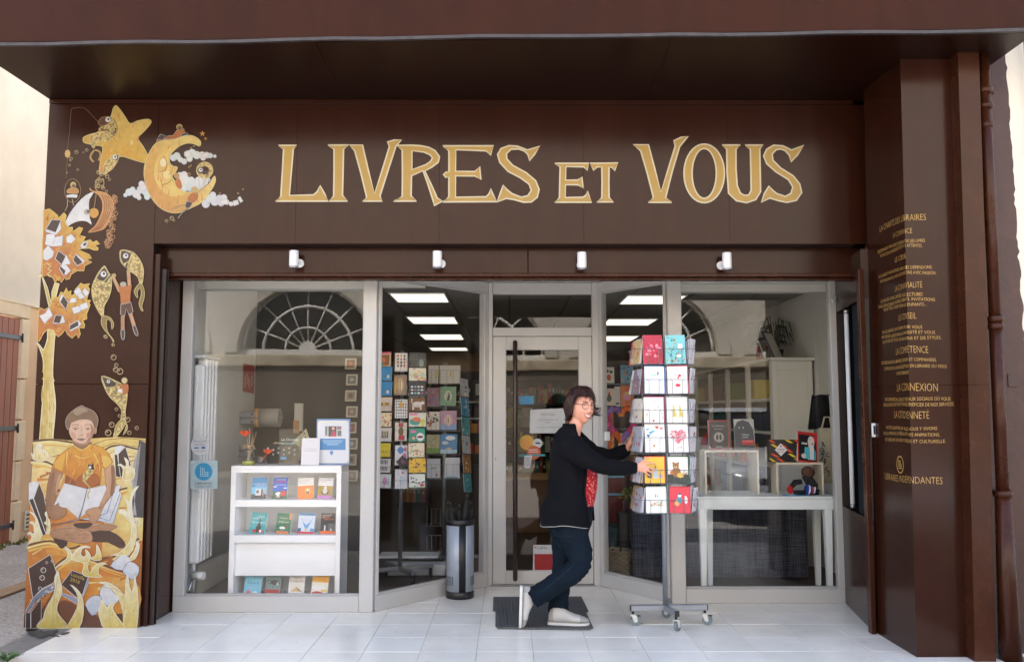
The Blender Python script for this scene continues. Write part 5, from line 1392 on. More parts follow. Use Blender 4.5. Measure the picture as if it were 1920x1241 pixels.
def b4(p): Rc(p,0,0,1,.62,(166,136,30)); Rc(p,0,0,1,.16,(196,128,190)); T(p,"Beata Umubyeyi",.06,.85,.88,.055,(70,72,80)); T(p,"Consolée",.06,.55,.79,.045,(120,124,132)); D(p,.5,.52,.09,(232,230,226)); Py(p,[(.2,.4),(.45,.24),(.5,.2),(.55,.24),(.8,.4),(.72,.26),(.55,.18),(.45,.18),(.28,.26)],(28,26,28)); D(p,.5,.36,.14,(208,206,204),ry=.14)
def b5(p): T(p,"L'ÂME",.4,.85,.78,.06,(240,240,240)); T(p,"PERDUE",.12,.7,.69,.06,(240,240,240)); T(p,"DES OISEAUX",.1,.95,.5,.06,(240,240,240)); D(p,.6,.66,.07,(28,24,26),ry=.06); Py(p,[(.4,.3),(.58,.62),(.72,.3),(.7,.05),(.4,.05)],(30,26,30)); Rc(p,.2,.05,.42,.2,(196,40,52)); Rc(p,.6,.05,.86,.2,(206,46,56)); D(p,.7,.13,.07,(240,240,240))
def b6(p): T(p,"Chère",.2,.72,.72,.09,(226,204,170)); T(p,"Mamie",.2,.85,.53,.09,(226,204,170)); D(p,.45,.28,.2,(236,234,224),ry=.07); Rc(p,.1,0,.9,.12,(222,130,70)); D(p,.45,.16,.12,(120,124,120),ry=.08); Rc(p,.82,.7,1,1,(206,140,70)); D(p,.78,.36,.06,(214,80,60))
def b7(p): Rc(p,0,.88,1,1,(70,134,190)); Py(p,[(.1,.85),(.4,.3),(.5,.2),(.62,.3),(.92,.85),(.7,.55),(.5,.42),(.3,.55)],(112,160,206)); Rc(p,0,0,1,.1,(206,52,60)); Rc(p,0,.1,.2,.26,(40,96,156)); Rc(p,.75,.1,1,.26,(96,160,206)); D(p,.52,.2,.11,(226,196,150),ry=.06); scat(p,10,[(214,170,186),(150,190,226)],4,.02,.04,.2,.8,.6,.85)
def b8(p): T(p,"PAUL AUSTER",.15,.75,.87,.05,(236,236,236)); T(p,"BAUM",.1,.6,.76,.09,(226,112,52)); T(p,"GARTNER",.2,.9,.66,.07,(226,112,52)); Rc(p,0,0,1,.13,(236,110,36)); Rc(p,.25,.14,.35,.4,(220,220,220)); Rc(p,.55,.14,.95,.5,(96,98,100)); Rc(p,.4,.14,.52,.48,(60,60,62)); Rc(p,.7,.14,.78,.24,(226,226,226))
def b9(p): T(p,"Les",.5,.9,.82,.09,(44,96,140)); T(p,"Girl",.15,.8,.55,.13,(36,104,160)); T(p,"roman",.2,.7,.35,.06,(222,214,140)); D(p,.3,.16,.16,(226,120,130),ry=.09); D(p,.7,.14,.14,(236,236,240),ry=.08)
def b10(p): Rc(p,0,0,1,.3,(170,36,40)); D(p,.6,.62,.34,(46,72,70),ry=.12,n=16); Py(p,[(.2,.55),(.6,.75),(.95,.6),(.6,.5)],(36,50,52)); D(p,.8,.55,.07,(206,206,200)); scat(p,12,[(130,150,146),(70,100,100)],6,.03,.07,.1,.9,.36,.95)
def b11(p): T(p,"PAULO",.3,.75,.8,.09,(60,58,56)); T(p,"COELHO",.06,.94,.62,.13,(70,66,62)); Py(p,[(.15,.2),(.5,.42),(.88,.2)],(206,176,120)); Py(p,[(.5,.42),(.88,.2),(.6,.22)],(176,140,90)); Rc(p,.05,0,.95,.09,(206,96,70))
def b12(p): Rc(p,0,.62,1,1,(240,178,40)); T(p,"Le monde",.3,.9,.86,.07,(214,90,40)); T(p,"caché",.35,.8,.72,.08,(214,90,40)); Rc(p,.05,.3,.8,.44,(240,240,238)); D(p,.4,.1,.36,(206,60,44),ry=.11); Rc(p,.6,.2,.95,.3,(238,196,90))
BK = [("book","bright blue book with a white van and dark figures, top shelf left end","b",(470,498,898,937),(46,140,200),b1,0),
 ("book","royal blue book with a pink band and red and white camper, top shelf","b",(510,537,898,937),(40,96,196),b2,0),
 ("book","paperback with a white top and orange lower cover, top shelf","b",(558,588,899,937),(230,230,230),b3,-.05),
 ("book","paperback with a white top, mustard and lilac lower cover, top shelf right end","b",(594,622,899,937),(230,230,232),b4,.03),
 ("book","turquoise book with a black figure and red shoes on its cover, middle shelf","b",(466,496,965,1003),(20,160,168),b5,.06),
 ("book","green book with an orange corner and cream handwriting on its cover, middle shelf","b",(515,543,966,1003),(34,116,84),b6,.05),
 ("book","pale blue and white book with a red foot band, middle shelf","b",(557,588,966,1003),(206,218,236),b7,.03),
 ("book","black book with orange title and orange foot band, middle shelf right end","b",(600,627,966,1003),(32,32,34),b8,0),
 ("book","light blue book with dark blue letters and pink spots, bottom shelf left end","b",(455,487,1081,1118),(122,196,222),b9,.06),
 ("book","grey-green book with a dark bird and dark red foot, bottom shelf","b",(495,523,1081,1118),(112,140,136),b10,.04),
 ("book","off-white book with a sand-coloured pyramid under large grey letters, bottom shelf","b",(539,569,1082,1118),(226,222,216),b11,.03),
 ("book","yellow and white book with a red shape at its foot, bottom shelf right end","b",(582,613,1081,1118),(236,232,222),b12,.05)]
for nm, lb, _, (x0, x1, y0, y1), base, fn, rl in BK:
    Yb = 6.70
    a, b, c = at(x0, y1, Yb), at(x1, y1, Yb), at(x0, y0, Yb)
    zb_ = {937: zz_(937), 1003: zz_(1003), 1118: zz_(1121)}[y1] + .001
    hgt = (c.z - a.z) if y1 != 1118 else .15
    local_card(nm, lb, "book", b.x - a.x, hgt * 1.04, .018, base, fn, ((a.x + b.x) / 2 + hgt * rl * .5 - hgt*rl*.5, Yb, zb_), tilt=R(14), roll=rl * 1.2, group="books facing out in the white bookcase")
# things on the bookcase
ztp = zt_ + .0005
def onbc(px, Y=6.72): return at(px, 872, Y).x
# framed notice
a, b = at(592, 870, 6.74), at(657, 785, 6.74)
fp = thing("framed_notice", "acrylic framed notice with blue border, photograph and blue text panel, on the white bookcase", "picture frame", ((a.x + b.x) / 2, 6.74, ztp))
m = MB().mat(pbr("blue_border_acrylic", (120, 156, 206), rough=.15, var=.03)); m.bbox(a.x, b.x, 6.74, 6.752, ztp, b.z, .003); m.build("backing", fp)
def fmap(px, py, h): v = at(px, py, 6.74); return (v.x, 6.739 - h, v.z)
p = Paint(fmap, own=True, step=.0003)
p.rect(595.5, 788, 654, 868, F_((226, 230, 228))); p.rect(600, 794, 650, 866, F_((224, 228, 238)))
p.rect(609, 798, 641, 818.5, F_((206, 206, 210))); p.rect(616, 799, 631, 818, F_((70, 84, 84))); p.disc((625, 803), 3.2, F_((222, 170, 156)), n=10); p.poly([(620,818),(622,808),(629,808),(631,818)], F_((190, 80, 104))); p.rect(632, 799, 640, 805, F_((150, 120, 130))); p.rect(633, 807, 640, 817, F_((110, 120, 120))); p.rect(610, 799, 614, 816, F_((120, 130, 130)))
p.rect(600, 822, 648, 843, F_((64, 140, 200)))
for i, w_ in enumerate((38, 34, 22)): p.rect(624 - w_ / 2, 825 + i * 3.6, 624 + w_ / 2, 826.6 + i * 3.6, F_((170, 206, 232)))
p.disc((622, 848), 3.4, F_((80, 150, 206)), n=10); p.rect(621, 850, 623, 853, F_((80, 150, 206)))
p.build("printed_sheet", fp)
m = MB().mat(ALU)
for q in ((597, 790), (652, 790), (597, 866), (652, 866)):
    v = at(q[0], q[1], 6.74); m.cyl((v.x, 6.738, v.z), (v.x, 6.73, v.z), .005, n=8)
m.build("screw_cap", fp)
a, b = at(564, 872, 6.69), at(599, 821, 6.69)
local_card("folded_card", "plain white folded card with two lines of small print, in front of the framed notice", "card", b.x - a.x, b.z - ztp, .002, (222, 222, 230),
    lambda p: [Rc(p, .2, .61, .8, .62, (150, 152, 160)), Rc(p, .15, .53, .85, .545, (140, 142, 152)), Rc(p, .38, .9, .62, .91, (190, 190, 198))], ((a.x + b.x) / 2, 6.69, ztp), tilt=R(6))
# acrylic block with a printed title and clear round holder
CLEAR = glass_mat("clear_acrylic", (.93, .96, .95), .06)
a, b = at(522, 872, 6.72), at(563, 804, 6.72)
ac = thing("acrylic_display", "clear acrylic display block with pale blue lettering, on the white bookcase beside the folded card", "display stand", ((a.x + b.x) / 2, 6.72, ztp))
m = MB().mat(CLEAR); m.bbox(a.x, b.x, 6.72, 6.728, ztp, b.z, .002); m.build("panel", ac)
m = MB().mat(CLEAR); m.cyl(((a.x + b.x) / 2, 6.75, ztp + .075), ((a.x + b.x) / 2, 6.80, ztp + .075), .075, n=24); m.build("round_holder", ac)
p = Paint(lambda px, py, h: (at(px, py, 6.72).x, 6.719 - h, at(px, py, 6.72).z), own=True, step=.0003)
p.text("Les Chouettes", 528, 826, 31, 5, F_((206, 226, 230)), -1); p.text("du Comptoir", 528, 833, 26, 4.4, F_((150, 204, 214)), -1); p.rect(526, 856, 537, 861, F_((110, 160, 200))); p.build("lettering", ac)
# rose diffuser bottle
fb = at(466, 872, 6.72)
dv = thing("scent_diffuser", "glass flask with yellow-green liquid, twig sticks and an orange fabric rose on the bookcase", "flask", (fb.x, 6.72, ztp))
m = MB().mat(CLEAR); m.tube([(fb.x, 6.72, ztp), (fb.x, 6.72, ztp + .02), (fb.x, 6.72, ztp + .07), (fb.x, 6.72, ztp + .105), (fb.x, 6.72, ztp + .13)], [.05, .052, .034, .017, .018], n=18); m.build("flask", dv)
m = MB().mat(pbr("yellow_green_liquid", (176, 180, 52), rough=.2, var=.02)); m.tube([(fb.x, 6.72, ztp + .002), (fb.x, 6.72, ztp + .03)], [.047, .047], n=18); m.build("liquid", dv)
m = MB().mat(pbr("natural_raffia", (196, 160, 120), rough=.8, var=.1))
for dx, dy, hh in ((.0, 0, .28), (.05, .01, .25), (-.02, .01, .2), (.03, -.01, .22)): m.tube([(fb.x, 6.72, ztp + .03), (fb.x + dx, 6.72 + dy, ztp + hh)], .0025, n=5)
for i in range(5):
    an = i * 1.25; m.tube([(fb.x, 6.71, ztp + .14), (fb.x + .04 * math.cos(an), 6.70, ztp + .14 + .022 * math.sin(an)), (fb.x + .055 * math.cos(an), 6.70, ztp + .12)], .003, n=5)
m.sphere((fb.x, 6.705, ztp + .14), .014, n=8, m=6); m.build("sticks_and_bow", dv)
ORG = pbr("orange_fabric_petals", (236, 84, 36), rough=.7, var=.12, scale=30)
def rose(mb, c, r):
    mb.mat(ORG)
    for k in range(3):
        rr_ = r * (1 - .28 * k); nn_ = 6 - k
        for i in range(nn_):
            a_ = 2 * PI * i / nn_ + k * .6
            base_ = Vector(c) + Vector((0, 0, -r * .4))
            u = Vector((math.cos(a_), math.sin(a_), 0)); v_ = Vector((-math.sin(a_), math.cos(a_), 0))
            z_ = Vector((0, 0, 1)) * r
            mb.add([base_, base_ + u * rr_ * .8 + v_ * rr_ * .55 + z_ * .45, base_ + u * rr_ + z_ * 1.0, base_ + u * rr_ * .8 - v_ * rr_ * .55 + z_ * .45], [(0, 1, 2, 3)])
    mb.sphere(c, r * .5, n=8, m=6)
m = MB(); rose(m, (fb.x - .025, 6.70, ztp + .235), .042); m.build("fabric_rose", dv)
fb2 = at(489, 872, 6.70)
jr = thing("tealight_glass", "small cut glass tealight holder with an orange fabric rose leaning from it, on the bookcase", "glass", (fb2.x, 6.70, ztp))
m = MB().mat(CLEAR); m.tube([(fb2.x, 6.7, ztp), (fb2.x, 6.7, ztp + .012), (fb2.x, 6.7, ztp + .05), (fb2.x, 6.7, ztp + .066)], [.03, .043, .043, .047], n=14); m.build("holder", jr)
m = MB(); rose(m, (fb2.x + .055, 6.69, ztp + .10), .036); m.mat(ORG).tube([(fb2.x, 6.7, ztp + .02), (fb2.x + .05, 6.69, ztp + .09)], .003, n=5); m.build("fabric_rose", jr)
# radiator at the left wall
rx = -2.33
zr0, zr1_ = .30, 1.82
rad = thing("radiator", "tall white ribbed radiator on the wall inside the left window", "radiator", (rx, 7.0, .3))
m = MB().mat(WHITE)
for i in range(5): m.bbox(rx - .04, rx + .035, 6.62 + i * .07, 6.62 + i * .07 + .058, zr0, zr1_ - (.05 if i == 0 else 0), .012)
m.build("ribs", rad)
m = MB().mat(WHITE); m.bbox(rx - .045, rx + .04, 6.60, 6.98, zr1_ + .001, zr1_ + .02, .004); m.bbox(rx - .03, rx - .01, 6.61, 6.97, zr0 + .02, zr1_ - .06, .004); m.build("top_grille", rad)
m = MB().mat(pbr("white_valve", (206, 206, 204), rough=.4)); m.cyl((rx, 6.62, .22), (rx + .09, 6.60, .22), .028, n=14); m.cyl((rx, 6.64, .06), (rx, 6.64, .30), .012, n=10); m.mat(ALU); m.cyl((rx - .02, 6.62, .22), (rx, 6.62, .22), .018, n=10)
m.tube([(rx, 6.62, .2), (rx - .02, 6.6, .1), (rx - .05, 6.6, .03)], .01, n=8); m.build("valve", rad)
# red notice on the left wall
v = onx(466, 709, -2.40)
def lw_map(px, py, h): q = onx(px, py, -2.398 + h); return (q.x, q.y, q.z)
m = MB().mat(F_((176, 46, 48))); q = [onx(456, 681, -2.398), onx(477, 685, -2.398), onx(476, 738, -2.398), onx(455, 733, -2.398)]; m.extrude(q, (.003, 0, 0))
nt2 = Paint(lw_map, own=True, step=.0003, base=.0045); nt2.mb = m
for i in range(3): nt2.stroke([(458, 712 + i * 7), (463, 700 + i * 7), (468, 716 + i * 6), (474, 704 + i * 7)], 1.6, F_((222, 170, 166)))
m.build("red_notice", None, "red notice with white scrawl pinned on the wall inside the left window", "notice")
# wrapping paper dispensers on the wall
PAPR = pbr("kraft_paper", (206, 160, 108), rough=.7, var=.06); PAPG = pbr("grey_wrapping_paper", (164, 160, 154), rough=.6, var=.05)
for k, (py, roll_) in enumerate(((783, True), (845, False))):
    c = at(462, py, 7.9)
    dsp = thing("paper_dispenser", ("grey wall bracket holding a kraft and grey paper roll, above its empty twin" if roll_ else "empty grey wall bracket below the paper roll, behind the bookcase flowers"), "paper dispenser", (c.x, 7.9, c.z), "wrapping paper brackets on the left wall")
    m = MB().mat(STEEL); x0_ = at(434, py, 7.9).x; x1_ = at(478, py, 7.9).x
    m.bbox(x0_, x1_, 7.88, 7.89, c.z - .055, c.z - .004, .004); m.bbox(x0_, x1_, 7.88, 7.89, c.z + .004, c.z + .05, .004); m.bbox(-2.4, x0_, 7.87, 7.9, c.z - .05, c.z + .05, .003); m.build("bracket", dsp)
    m = MB().mat(BLACK)
    for q in ((x0_ + .02, .03), (x1_ - .02, .03), (x0_ + .02, -.035), (x1_ - .02, -.035)): m.cyl((q[0], 7.88, c.z + q[1]), (q[0], 7.872, c.z + q[1]), .008, n=8)
    m.build("screw", dsp)
    if roll_:
        m = MB().mat(PAPR); m.cyl((x1_ - .03, 8.0, c.z), (x1_ + .02, 8.0, c.z), .085, n=20); m.build("kraft_roll_end", dsp)
        m = MB().mat(PAPG); m.cyl((x1_ + .021, 8.0, c.z), (x1_ + .20, 8.0, c.z), .084, n=20); m.cyl((x1_ - .06, 7.9, c.z), (x1_ + .23, 7.98, c.z), .008, n=8); m.build("grey_roll", dsp)
# cream cushion with spots and black spotted bag behind the flowers
m = MB().mat(pbr("cream_spotted_cloth", (206, 196, 160), rough=.9, var=.08)); c = at(545, 835, 7.2)
m.add([at(500, 850, 7.2), at(515, 828, 7.15), at(545, 832, 7.1), at(574, 803, 7.15), at(590, 850, 7.2), at(545, 870, 7.15), at(520, 855, 7.3), at(574, 815, 7.35), at(585, 860, 7.3)], [(0, 1, 2, 5), (2, 3, 4, 5), (0, 6, 1), (1, 6, 7, 3, 2), (3, 7, 8, 4), (6, 0, 5, 8), (6, 8, 7)])
m.mat(F_((60, 60, 60)))
for q in ((570, 812), (572, 820), (577, 828), (566, 822)): v = at(q[0], q[1], 7.12); m.sphere((v.x, 7.13, v.z), .006, n=6, m=4)
m.build("cushion", None, "cream cloth cushion with small dark spots behind the acrylic block", "cushion")
m = MB().mat(pbr("navy_black_cloth", (34, 36, 44), rough=.9, var=.1)); a, b = at(497, 870, 7.0), at(540, 833, 7.0)
m.bbox(a.x, b.x + .06, 7.0, 7.16, a.z - .16, b.z, .03); m.mat(F_((226, 226, 226)))
for i in range(12): m.sphere((a.x + .02 + (i % 6) * .042, 6.997, b.z - .03 - (i // 6) * .035 - (i % 2) * .012), .009, n=6, m=4)
spot = m.build("spotted_bag", None, "black bag with white spots standing behind the orange roses", "bag")
# small table the two stand on
tb = thing("low_table", "dark little side table behind the white bookcase", "table", (-1.75, 7.15, .01))
m = MB().mat(DARKB); zt2 = a.z - .161; m.bbox(-2.0, -1.40, 6.96, 7.38, zt2 - .03, zt2 - .0, .004); m.build("tabletop", tb)
for x in (-1.97, -1.46):
    for y in (6.98, 7.33): m = MB().mat(DARKB); m.bbox(x, x + .035, y, y + .035, .011, zt2 - .031, .003); m.build("leg", tb)
m = MB().mat(IW); a = at(552, 800, 8.31); m.bbox(a.x - .0, a.x + .08, 8.29, 8.318, a.z - .04, a.z + .22, .003); m.mat(PAPR); m.box(a.x - .006, a.x + .05, 8.285, 8.2895, a.z - .06, a.z + .06)
m.build("wall_phone_mount", None, "narrow pale wall bracket with a tan label on the olive partition", "bracket")

# ================================================================ CARD SPINNERS BEHIND THE ANGLED WINDOW
def wire_rect(mb, M, w, h, z0, r=.0016, bars=2):
    def P3(x, y, z): return M @ Vector((x, y, z))
    mb.tube([P3(-w / 2, 0, z0), P3(w / 2, 0, z0)], r, n=4, smooth=False); mb.tube([P3(-w / 2, 0, z0 + h), P3(w / 2, 0, z0 + h)], r, n=4, smooth=False)
    for i in range(bars + 1):
        x = -w / 2 + w * i / bars; mb.tube([P3(x, 0, z0), P3(x, 0, z0 + h)], r, n=4, smooth=False)
def stripes(c1, c2, n): return lambda p: [Rc(p, 0, i / n, 1, (i + .5) / n, c1 if i % 2 else c2) for i in range(n)]
def dots(cols, n, seed, r0=.03, r1=.07): return lambda p: scat(p, n, cols, seed, r0, r1)
G_ = "picture cards in the indoor spinner"
R1 = [  # (px box, base, art, label)
 ((705,733,660,687),(206,186,150),lambda p:(Rc(p,.1,.05,.9,.8,(150,96,62)),Rc(p,0,.88,1,1,(214,90,130)),D(p,.45,.4,.2,(210,120,70)),Rc(p,.1,.1,.5,.3,(60,130,110))),"brown and pink picture postcard at the top of the left column"),
 ((713,735,688,714),(58,140,196),lambda p:(D(p,.68,.3,.13,(230,226,222)),D(p,.68,.3,.05,(206,110,130))),"sky blue card with one white flower, upper of the pair"),
 ((713,735,716,742),(52,134,190),lambda p:(D(p,.62,.28,.13,(230,226,222)),D(p,.62,.28,.05,(206,110,130))),"sky blue card with one white flower, lower of the pair"),
 ((712,735,745,771),(206,190,180),lambda p:(Rc(p,.05,.42,.75,.62,(150,120,50)),D(p,.3,.52,.08,(226,206,120))),"pale pink card with a brown gold band"),
 ((712,734,774,800),(226,212,180),dots([(190,60,40),(206,150,60),(60,60,60),(214,110,50)],14,21,.05,.1),"cream card with scattered red and orange fruit"),
 ((711,734,802,828),(208,202,198),lambda p:[Rc(p,.15+.16*i,.25,.25+.16*i,.75,c) for i,c in enumerate([(90,60,60),(140,120,60),(96,110,70),(130,90,80)])],"grey card with four dark vertical bottles"),
 ((710,732,831,857),(220,198,60),lambda p:(D(p,.35,.4,.06,(150,110,60)),D(p,.6,.4,.06,(150,110,60)),Rc(p,.15,.75,.85,.78,(190,160,40))),"plain yellow card with two small figures"),
 ((710,732,860,886),(214,208,206),lambda p:[Rc(p,.1+.14*i,.15+.45*j,.17+.14*i,.45+.45*j,(80,76,80)) for i in range(5) for j in range(2)],"white card of dark upright marks in two rows"),
 ((709,733,889,915),(220,220,222),lambda p:(D(p,.5,.5,.2,(214,150,190),ry=.3),Rc(p,.7,.2,.85,.7,(150,206,206))),"white card with soft pink and mint shapes, bottom of the left column"),
 ((740,764,662,697),(232,228,222),lambda p:[D(p,.25+.25*(i%3),.85-.18*(i//3),.07,c) for i,c in enumerate([(190,50,50),(200,140,40),(40,40,40),(60,110,80),(206,70,80),(50,50,50),(190,50,50),(40,40,40),(206,120,60),(40,90,80),(50,50,50),(190,60,60)])],"white card with rows of small red and black motifs, top of the middle column"),
 ((738,763,703,741),(150,130,112),lambda p:(D(p,.5,.5,.28,(190,160,130),ry=.38),Rc(p,.38,.25,.48,.7,(214,190,50)),Rc(p,.55,.25,.63,.7,(230,226,206)),Rc(p,.05,.1,.2,.9,(206,170,70))),"brown card with an arched gold and white figure"),
 ((740,764,749,784),(230,230,230),lambda p:([D(p,.14+.18*(i%5),.1+.16*(i//5),.05,(70,78,100)) for i in range(28)],D(p,.5,.7,.17,(226,170,40),ry=.14)),"white card dotted in blue with one yellow sun"),
 ((740,763,792,827),(222,212,200),lambda p:(D(p,.5,.5,.22,(104,86,40),ry=.26),Rc(p,.3,.05,.8,.3,(180,40,60)),Rc(p,.3,.75,.7,.98,(190,60,70))),"cream and red card with a dark gold oval"),
 ((740,764,835,872),(226,226,232),lambda p:(D(p,.45,.75,.25,(70,140,206),ry=.18),D(p,.8,.8,.12,(220,110,120)),D(p,.75,.45,.16,(214,110,160))),"white card with blue and pink watercolour spots"),
 ((740,764,880,916),(224,226,236),lambda p:(D(p,.55,.4,.22,(200,214,232),ry=.26),D(p,.6,.82,.07,(206,60,80)),scat(p,10,[(110,150,130),(206,130,150)],9)),"pale lilac card with a blue oval wreath, bottom of the middle column"),
 ((768,799,661,688),(52,52,54),lambda p:(scat(p,30,[(170,170,170),(110,114,112)],3,.015,.03),D(p,.7,.25,.14,(120,140,124),ry=.3)),"black speckled card with a grey-green cone, top of the right column"),
 ((767,799,690,714),(214,214,196),dots([(226,190,120),(206,130,150),(130,190,190),(170,206,150)],16,5,.06,.13),"pale card with soft pastel blocks"),
 ((767,798,717,744),(40,40,50),lambda p:[D(p,.18+.2*(i%4),.25+.22*(i//4),.08,c,ry=.06) for i,c in enumerate([(226,226,226),(110,190,190),(226,226,226),(170,60,100),(226,226,226),(190,80,130),(120,190,196),(226,226,226),(220,220,220),(110,180,190),(210,210,210),(226,226,226)])],"black card with rows of white and teal umbrellas"),
 ((767,798,746,771),(108,66,24),lambda p:(D(p,.5,.5,.3,(206,196,190),ry=.22),D(p,.82,.62,.12,(206,196,190)),Rc(p,.2,.1,.3,.45,(206,196,190)),Rc(p,.65,.1,.75,.45,(206,196,190)),Rc(p,.14,.6,.2,.95,(206,196,190))),"brown card with a pale spotted cat"),
 ((767,799,774,800),(206,206,190),lambda p:(D(p,.35,.35,.32,(60,160,150),ry=.25),D(p,.45,.5,.25,(206,110,80),ry=.2),Rc(p,.05,.82,.5,.95,(220,110,160)),D(p,.8,.3,.12,(214,206,70),ry=.3)),"colourful card with a teal bowl and pink top band"),
 ((767,797,803,828),(40,150,126),lambda p:(D(p,.7,.35,.25,(232,230,230),ry=.3),D(p,.7,.35,.2,(140,40,70),ry=.1),Rc(p,.1,.65,.45,.85,(220,110,160)),D(p,.28,.25,.11,(230,170,140))),"green card with a white cat in red spectacles"),
 ((766,796,831,857),(228,218,190),dots([(176,40,50),(206,70,70),(110,140,90)],22,8,.03,.07),"cream card scattered with red strawberries"),
 ((767,798,859,886),(230,184,50),dots([(60,60,70),(200,96,50),(90,100,60)],16,12,.04,.09),"bright yellow card with dark butterflies"),
 ((767,797,889,915),(220,226,220),lambda p:(scat(p,16,[(40,40,44)],14,.05,.07),D(p,.8,.2,.12,(206,50,50)),Rc(p,0,0,1,.06,(70,130,90))),"white card with black swallows and a red corner, bottom of the right column"),
]
s1c = at(752, 900, 7.55)
sp = thing("card_spinner", "silver wire card spinner with narrow columns behind the angled left window", "card rack", (s1c.x, 7.55, .01), "wire card racks")
m = MB().mat(ALU); m.cyl((s1c.x, 7.55, .12), (s1c.x, 7.55, at(752, 658, 7.55).z), .018, n=14); m.build("pole", sp)
for i in range(4):
    an = i * PI / 2 + .5; m = MB().mat(STEEL); M = Matrix.Translation((s1c.x, 7.55, 0)) @ Matrix.Rotation(an, 4, 'Z'); m.bbox(.0, .30, -.02, .02, .09, .125, .004, M); m.build("base_leg", sp)
    m = MB().mat(BLACK); q = M @ Vector((.28, 0, .05)); m.cyl(q - Vector((.012, 0, 0)), q + Vector((.012, 0, 0)), .038, n=14); m.build("caster", sp)
for (px0, px1, yaw_, Yc) in ((705, 736, -.35, 7.40), (738, 765, .1, 7.46), (766, 800, .3, 7.38)):
    for i in range(9 if px0 != 738 else 7):
        hh_ = 28.7 if px0 != 738 else 37
        a = at(px0, 660 + i * hh_ + hh_ - 2, Yc); b = at(px1, 660 + i * hh_ + 4, Yc)
        if b.z < at(700, 920, Yc).z: continue
        m = MB().mat(WIRE); wire_rect(m, Matrix.Translation(((a.x + b.x) / 2, Yc - .012, 0)) @ Matrix.Rotation(yaw_, 4, 'Z'), b.x - a.x, (b.z - a.z) * .55, a.z, r=.0014, bars=2)
        m.tube([((a.x + b.x) / 2, Yc + .02, a.z), (s1c.x, 7.55, a.z)], .002, n=4); m.build("wire_pocket", sp)
for (x0, x1, y0, y1), base, fn, lb in R1:
    col = 0 if x1 < 737 else (1 if x1 < 766 else 2)
    Yc, yaw_ = (7.40, -.35) if col == 0 else ((7.46, .1) if col == 1 else (7.38, .3))
    a, b, c = at(x0, y1, Yc), at(x1, y1, Yc), at(x0, y0, Yc)
    local_card("picture_card", lb, "card", (b.x - a.x) / math.cos(yaw_) * .97, c.z - a.z, .003, base, fn, ((a.x + b.x) / 2, Yc, a.z + .002), yaw=yaw_, tilt=R(5), group=G_)
# black ticket stuck in the middle column
a = at(752, 870, 7.44)
local_card("black_card", "small black card tilted across the middle column of the indoor spinner", "card", .085, .075, .003, (26, 22, 30), lambda p: (Rc(p, .2, .6, .8, .66, (190, 110, 150)), Rc(p, .3, .4, .7, .46, (200, 120, 160))), (a.x - .01, 7.43, a.z - .01), yaw=.1, roll=.75)
# side of the same spinner seen through the left window: edge-on postcards
for i in range(8):
    py = 668 + i * 30; a = at(657 + (i % 2) * 2, py + 24, 7.62)
    local_card("picture_card", "grey-toned postcard, %s from the top on the spinner side, behind the left window edge" % ("first", "second", "third", "fourth", "fifth", "sixth", "seventh", "eighth")[i], "card", .105, .095, .003, (170, 160, 146), (lambda k: lambda p: (Rc(p, .15, .15, .85, .85, [(120, 90, 70), (96, 96, 92), (130, 120, 104), (110, 104, 100)][k % 4]), D(p, .5, .5, .2, [(176, 100, 70), (150, 150, 140), (90, 84, 80), (160, 130, 100)][k % 4])))(i), (a.x, 7.62, a.z), yaw=-.25, tilt=R(5), group="grey postcards on the spinner side")
# second spinner
s2c = at(833, 900, 8.25)
sp2 = thing("card_spinner", "grey wire rack, white envelopes in its top row, just left of the door jamb", "card rack", (s2c.x, 8.25, .01), "wire card racks")
m = MB().mat(ALU); m.cyl((s2c.x, 8.25, .1), (s2c.x, 8.25, at(833, 680, 8.25).z), .02, n=14); m.build("pole", sp2)
for i in range(4):
    an = i * PI / 2 + .2; m = MB().mat(STEEL); M = Matrix.Translation((s2c.x, 8.25, 0)) @ Matrix.Rotation(an, 4, 'Z'); m.bbox(.0, .32, -.02, .02, .07, .10, .004, M); m.build("base_leg", sp2)
Y2 = 8.05
for i, (ya, yb) in enumerate(((683, 720), (726, 764), (771, 808), (815, 852), (858, 898), (940, 985), (990, 1030))):
    for (xa, xb) in ((801, 826), (826, 862)):
        m = MB().mat(WIRE); a, b = at(xa, yb, Y2), at(xb, ya, Y2); wire_rect(m, Matrix.Translation(((a.x + b.x) / 2, Y2 - .02, 0)), b.x - a.x, (b.z - a.z) * .7, a.z, r=.0018, bars=3)
        m.tube([(b.x, Y2 - .02, a.z), (b.x, 8.2, a.z)], .002, n=4); m.build("wire_pocket", sp2)
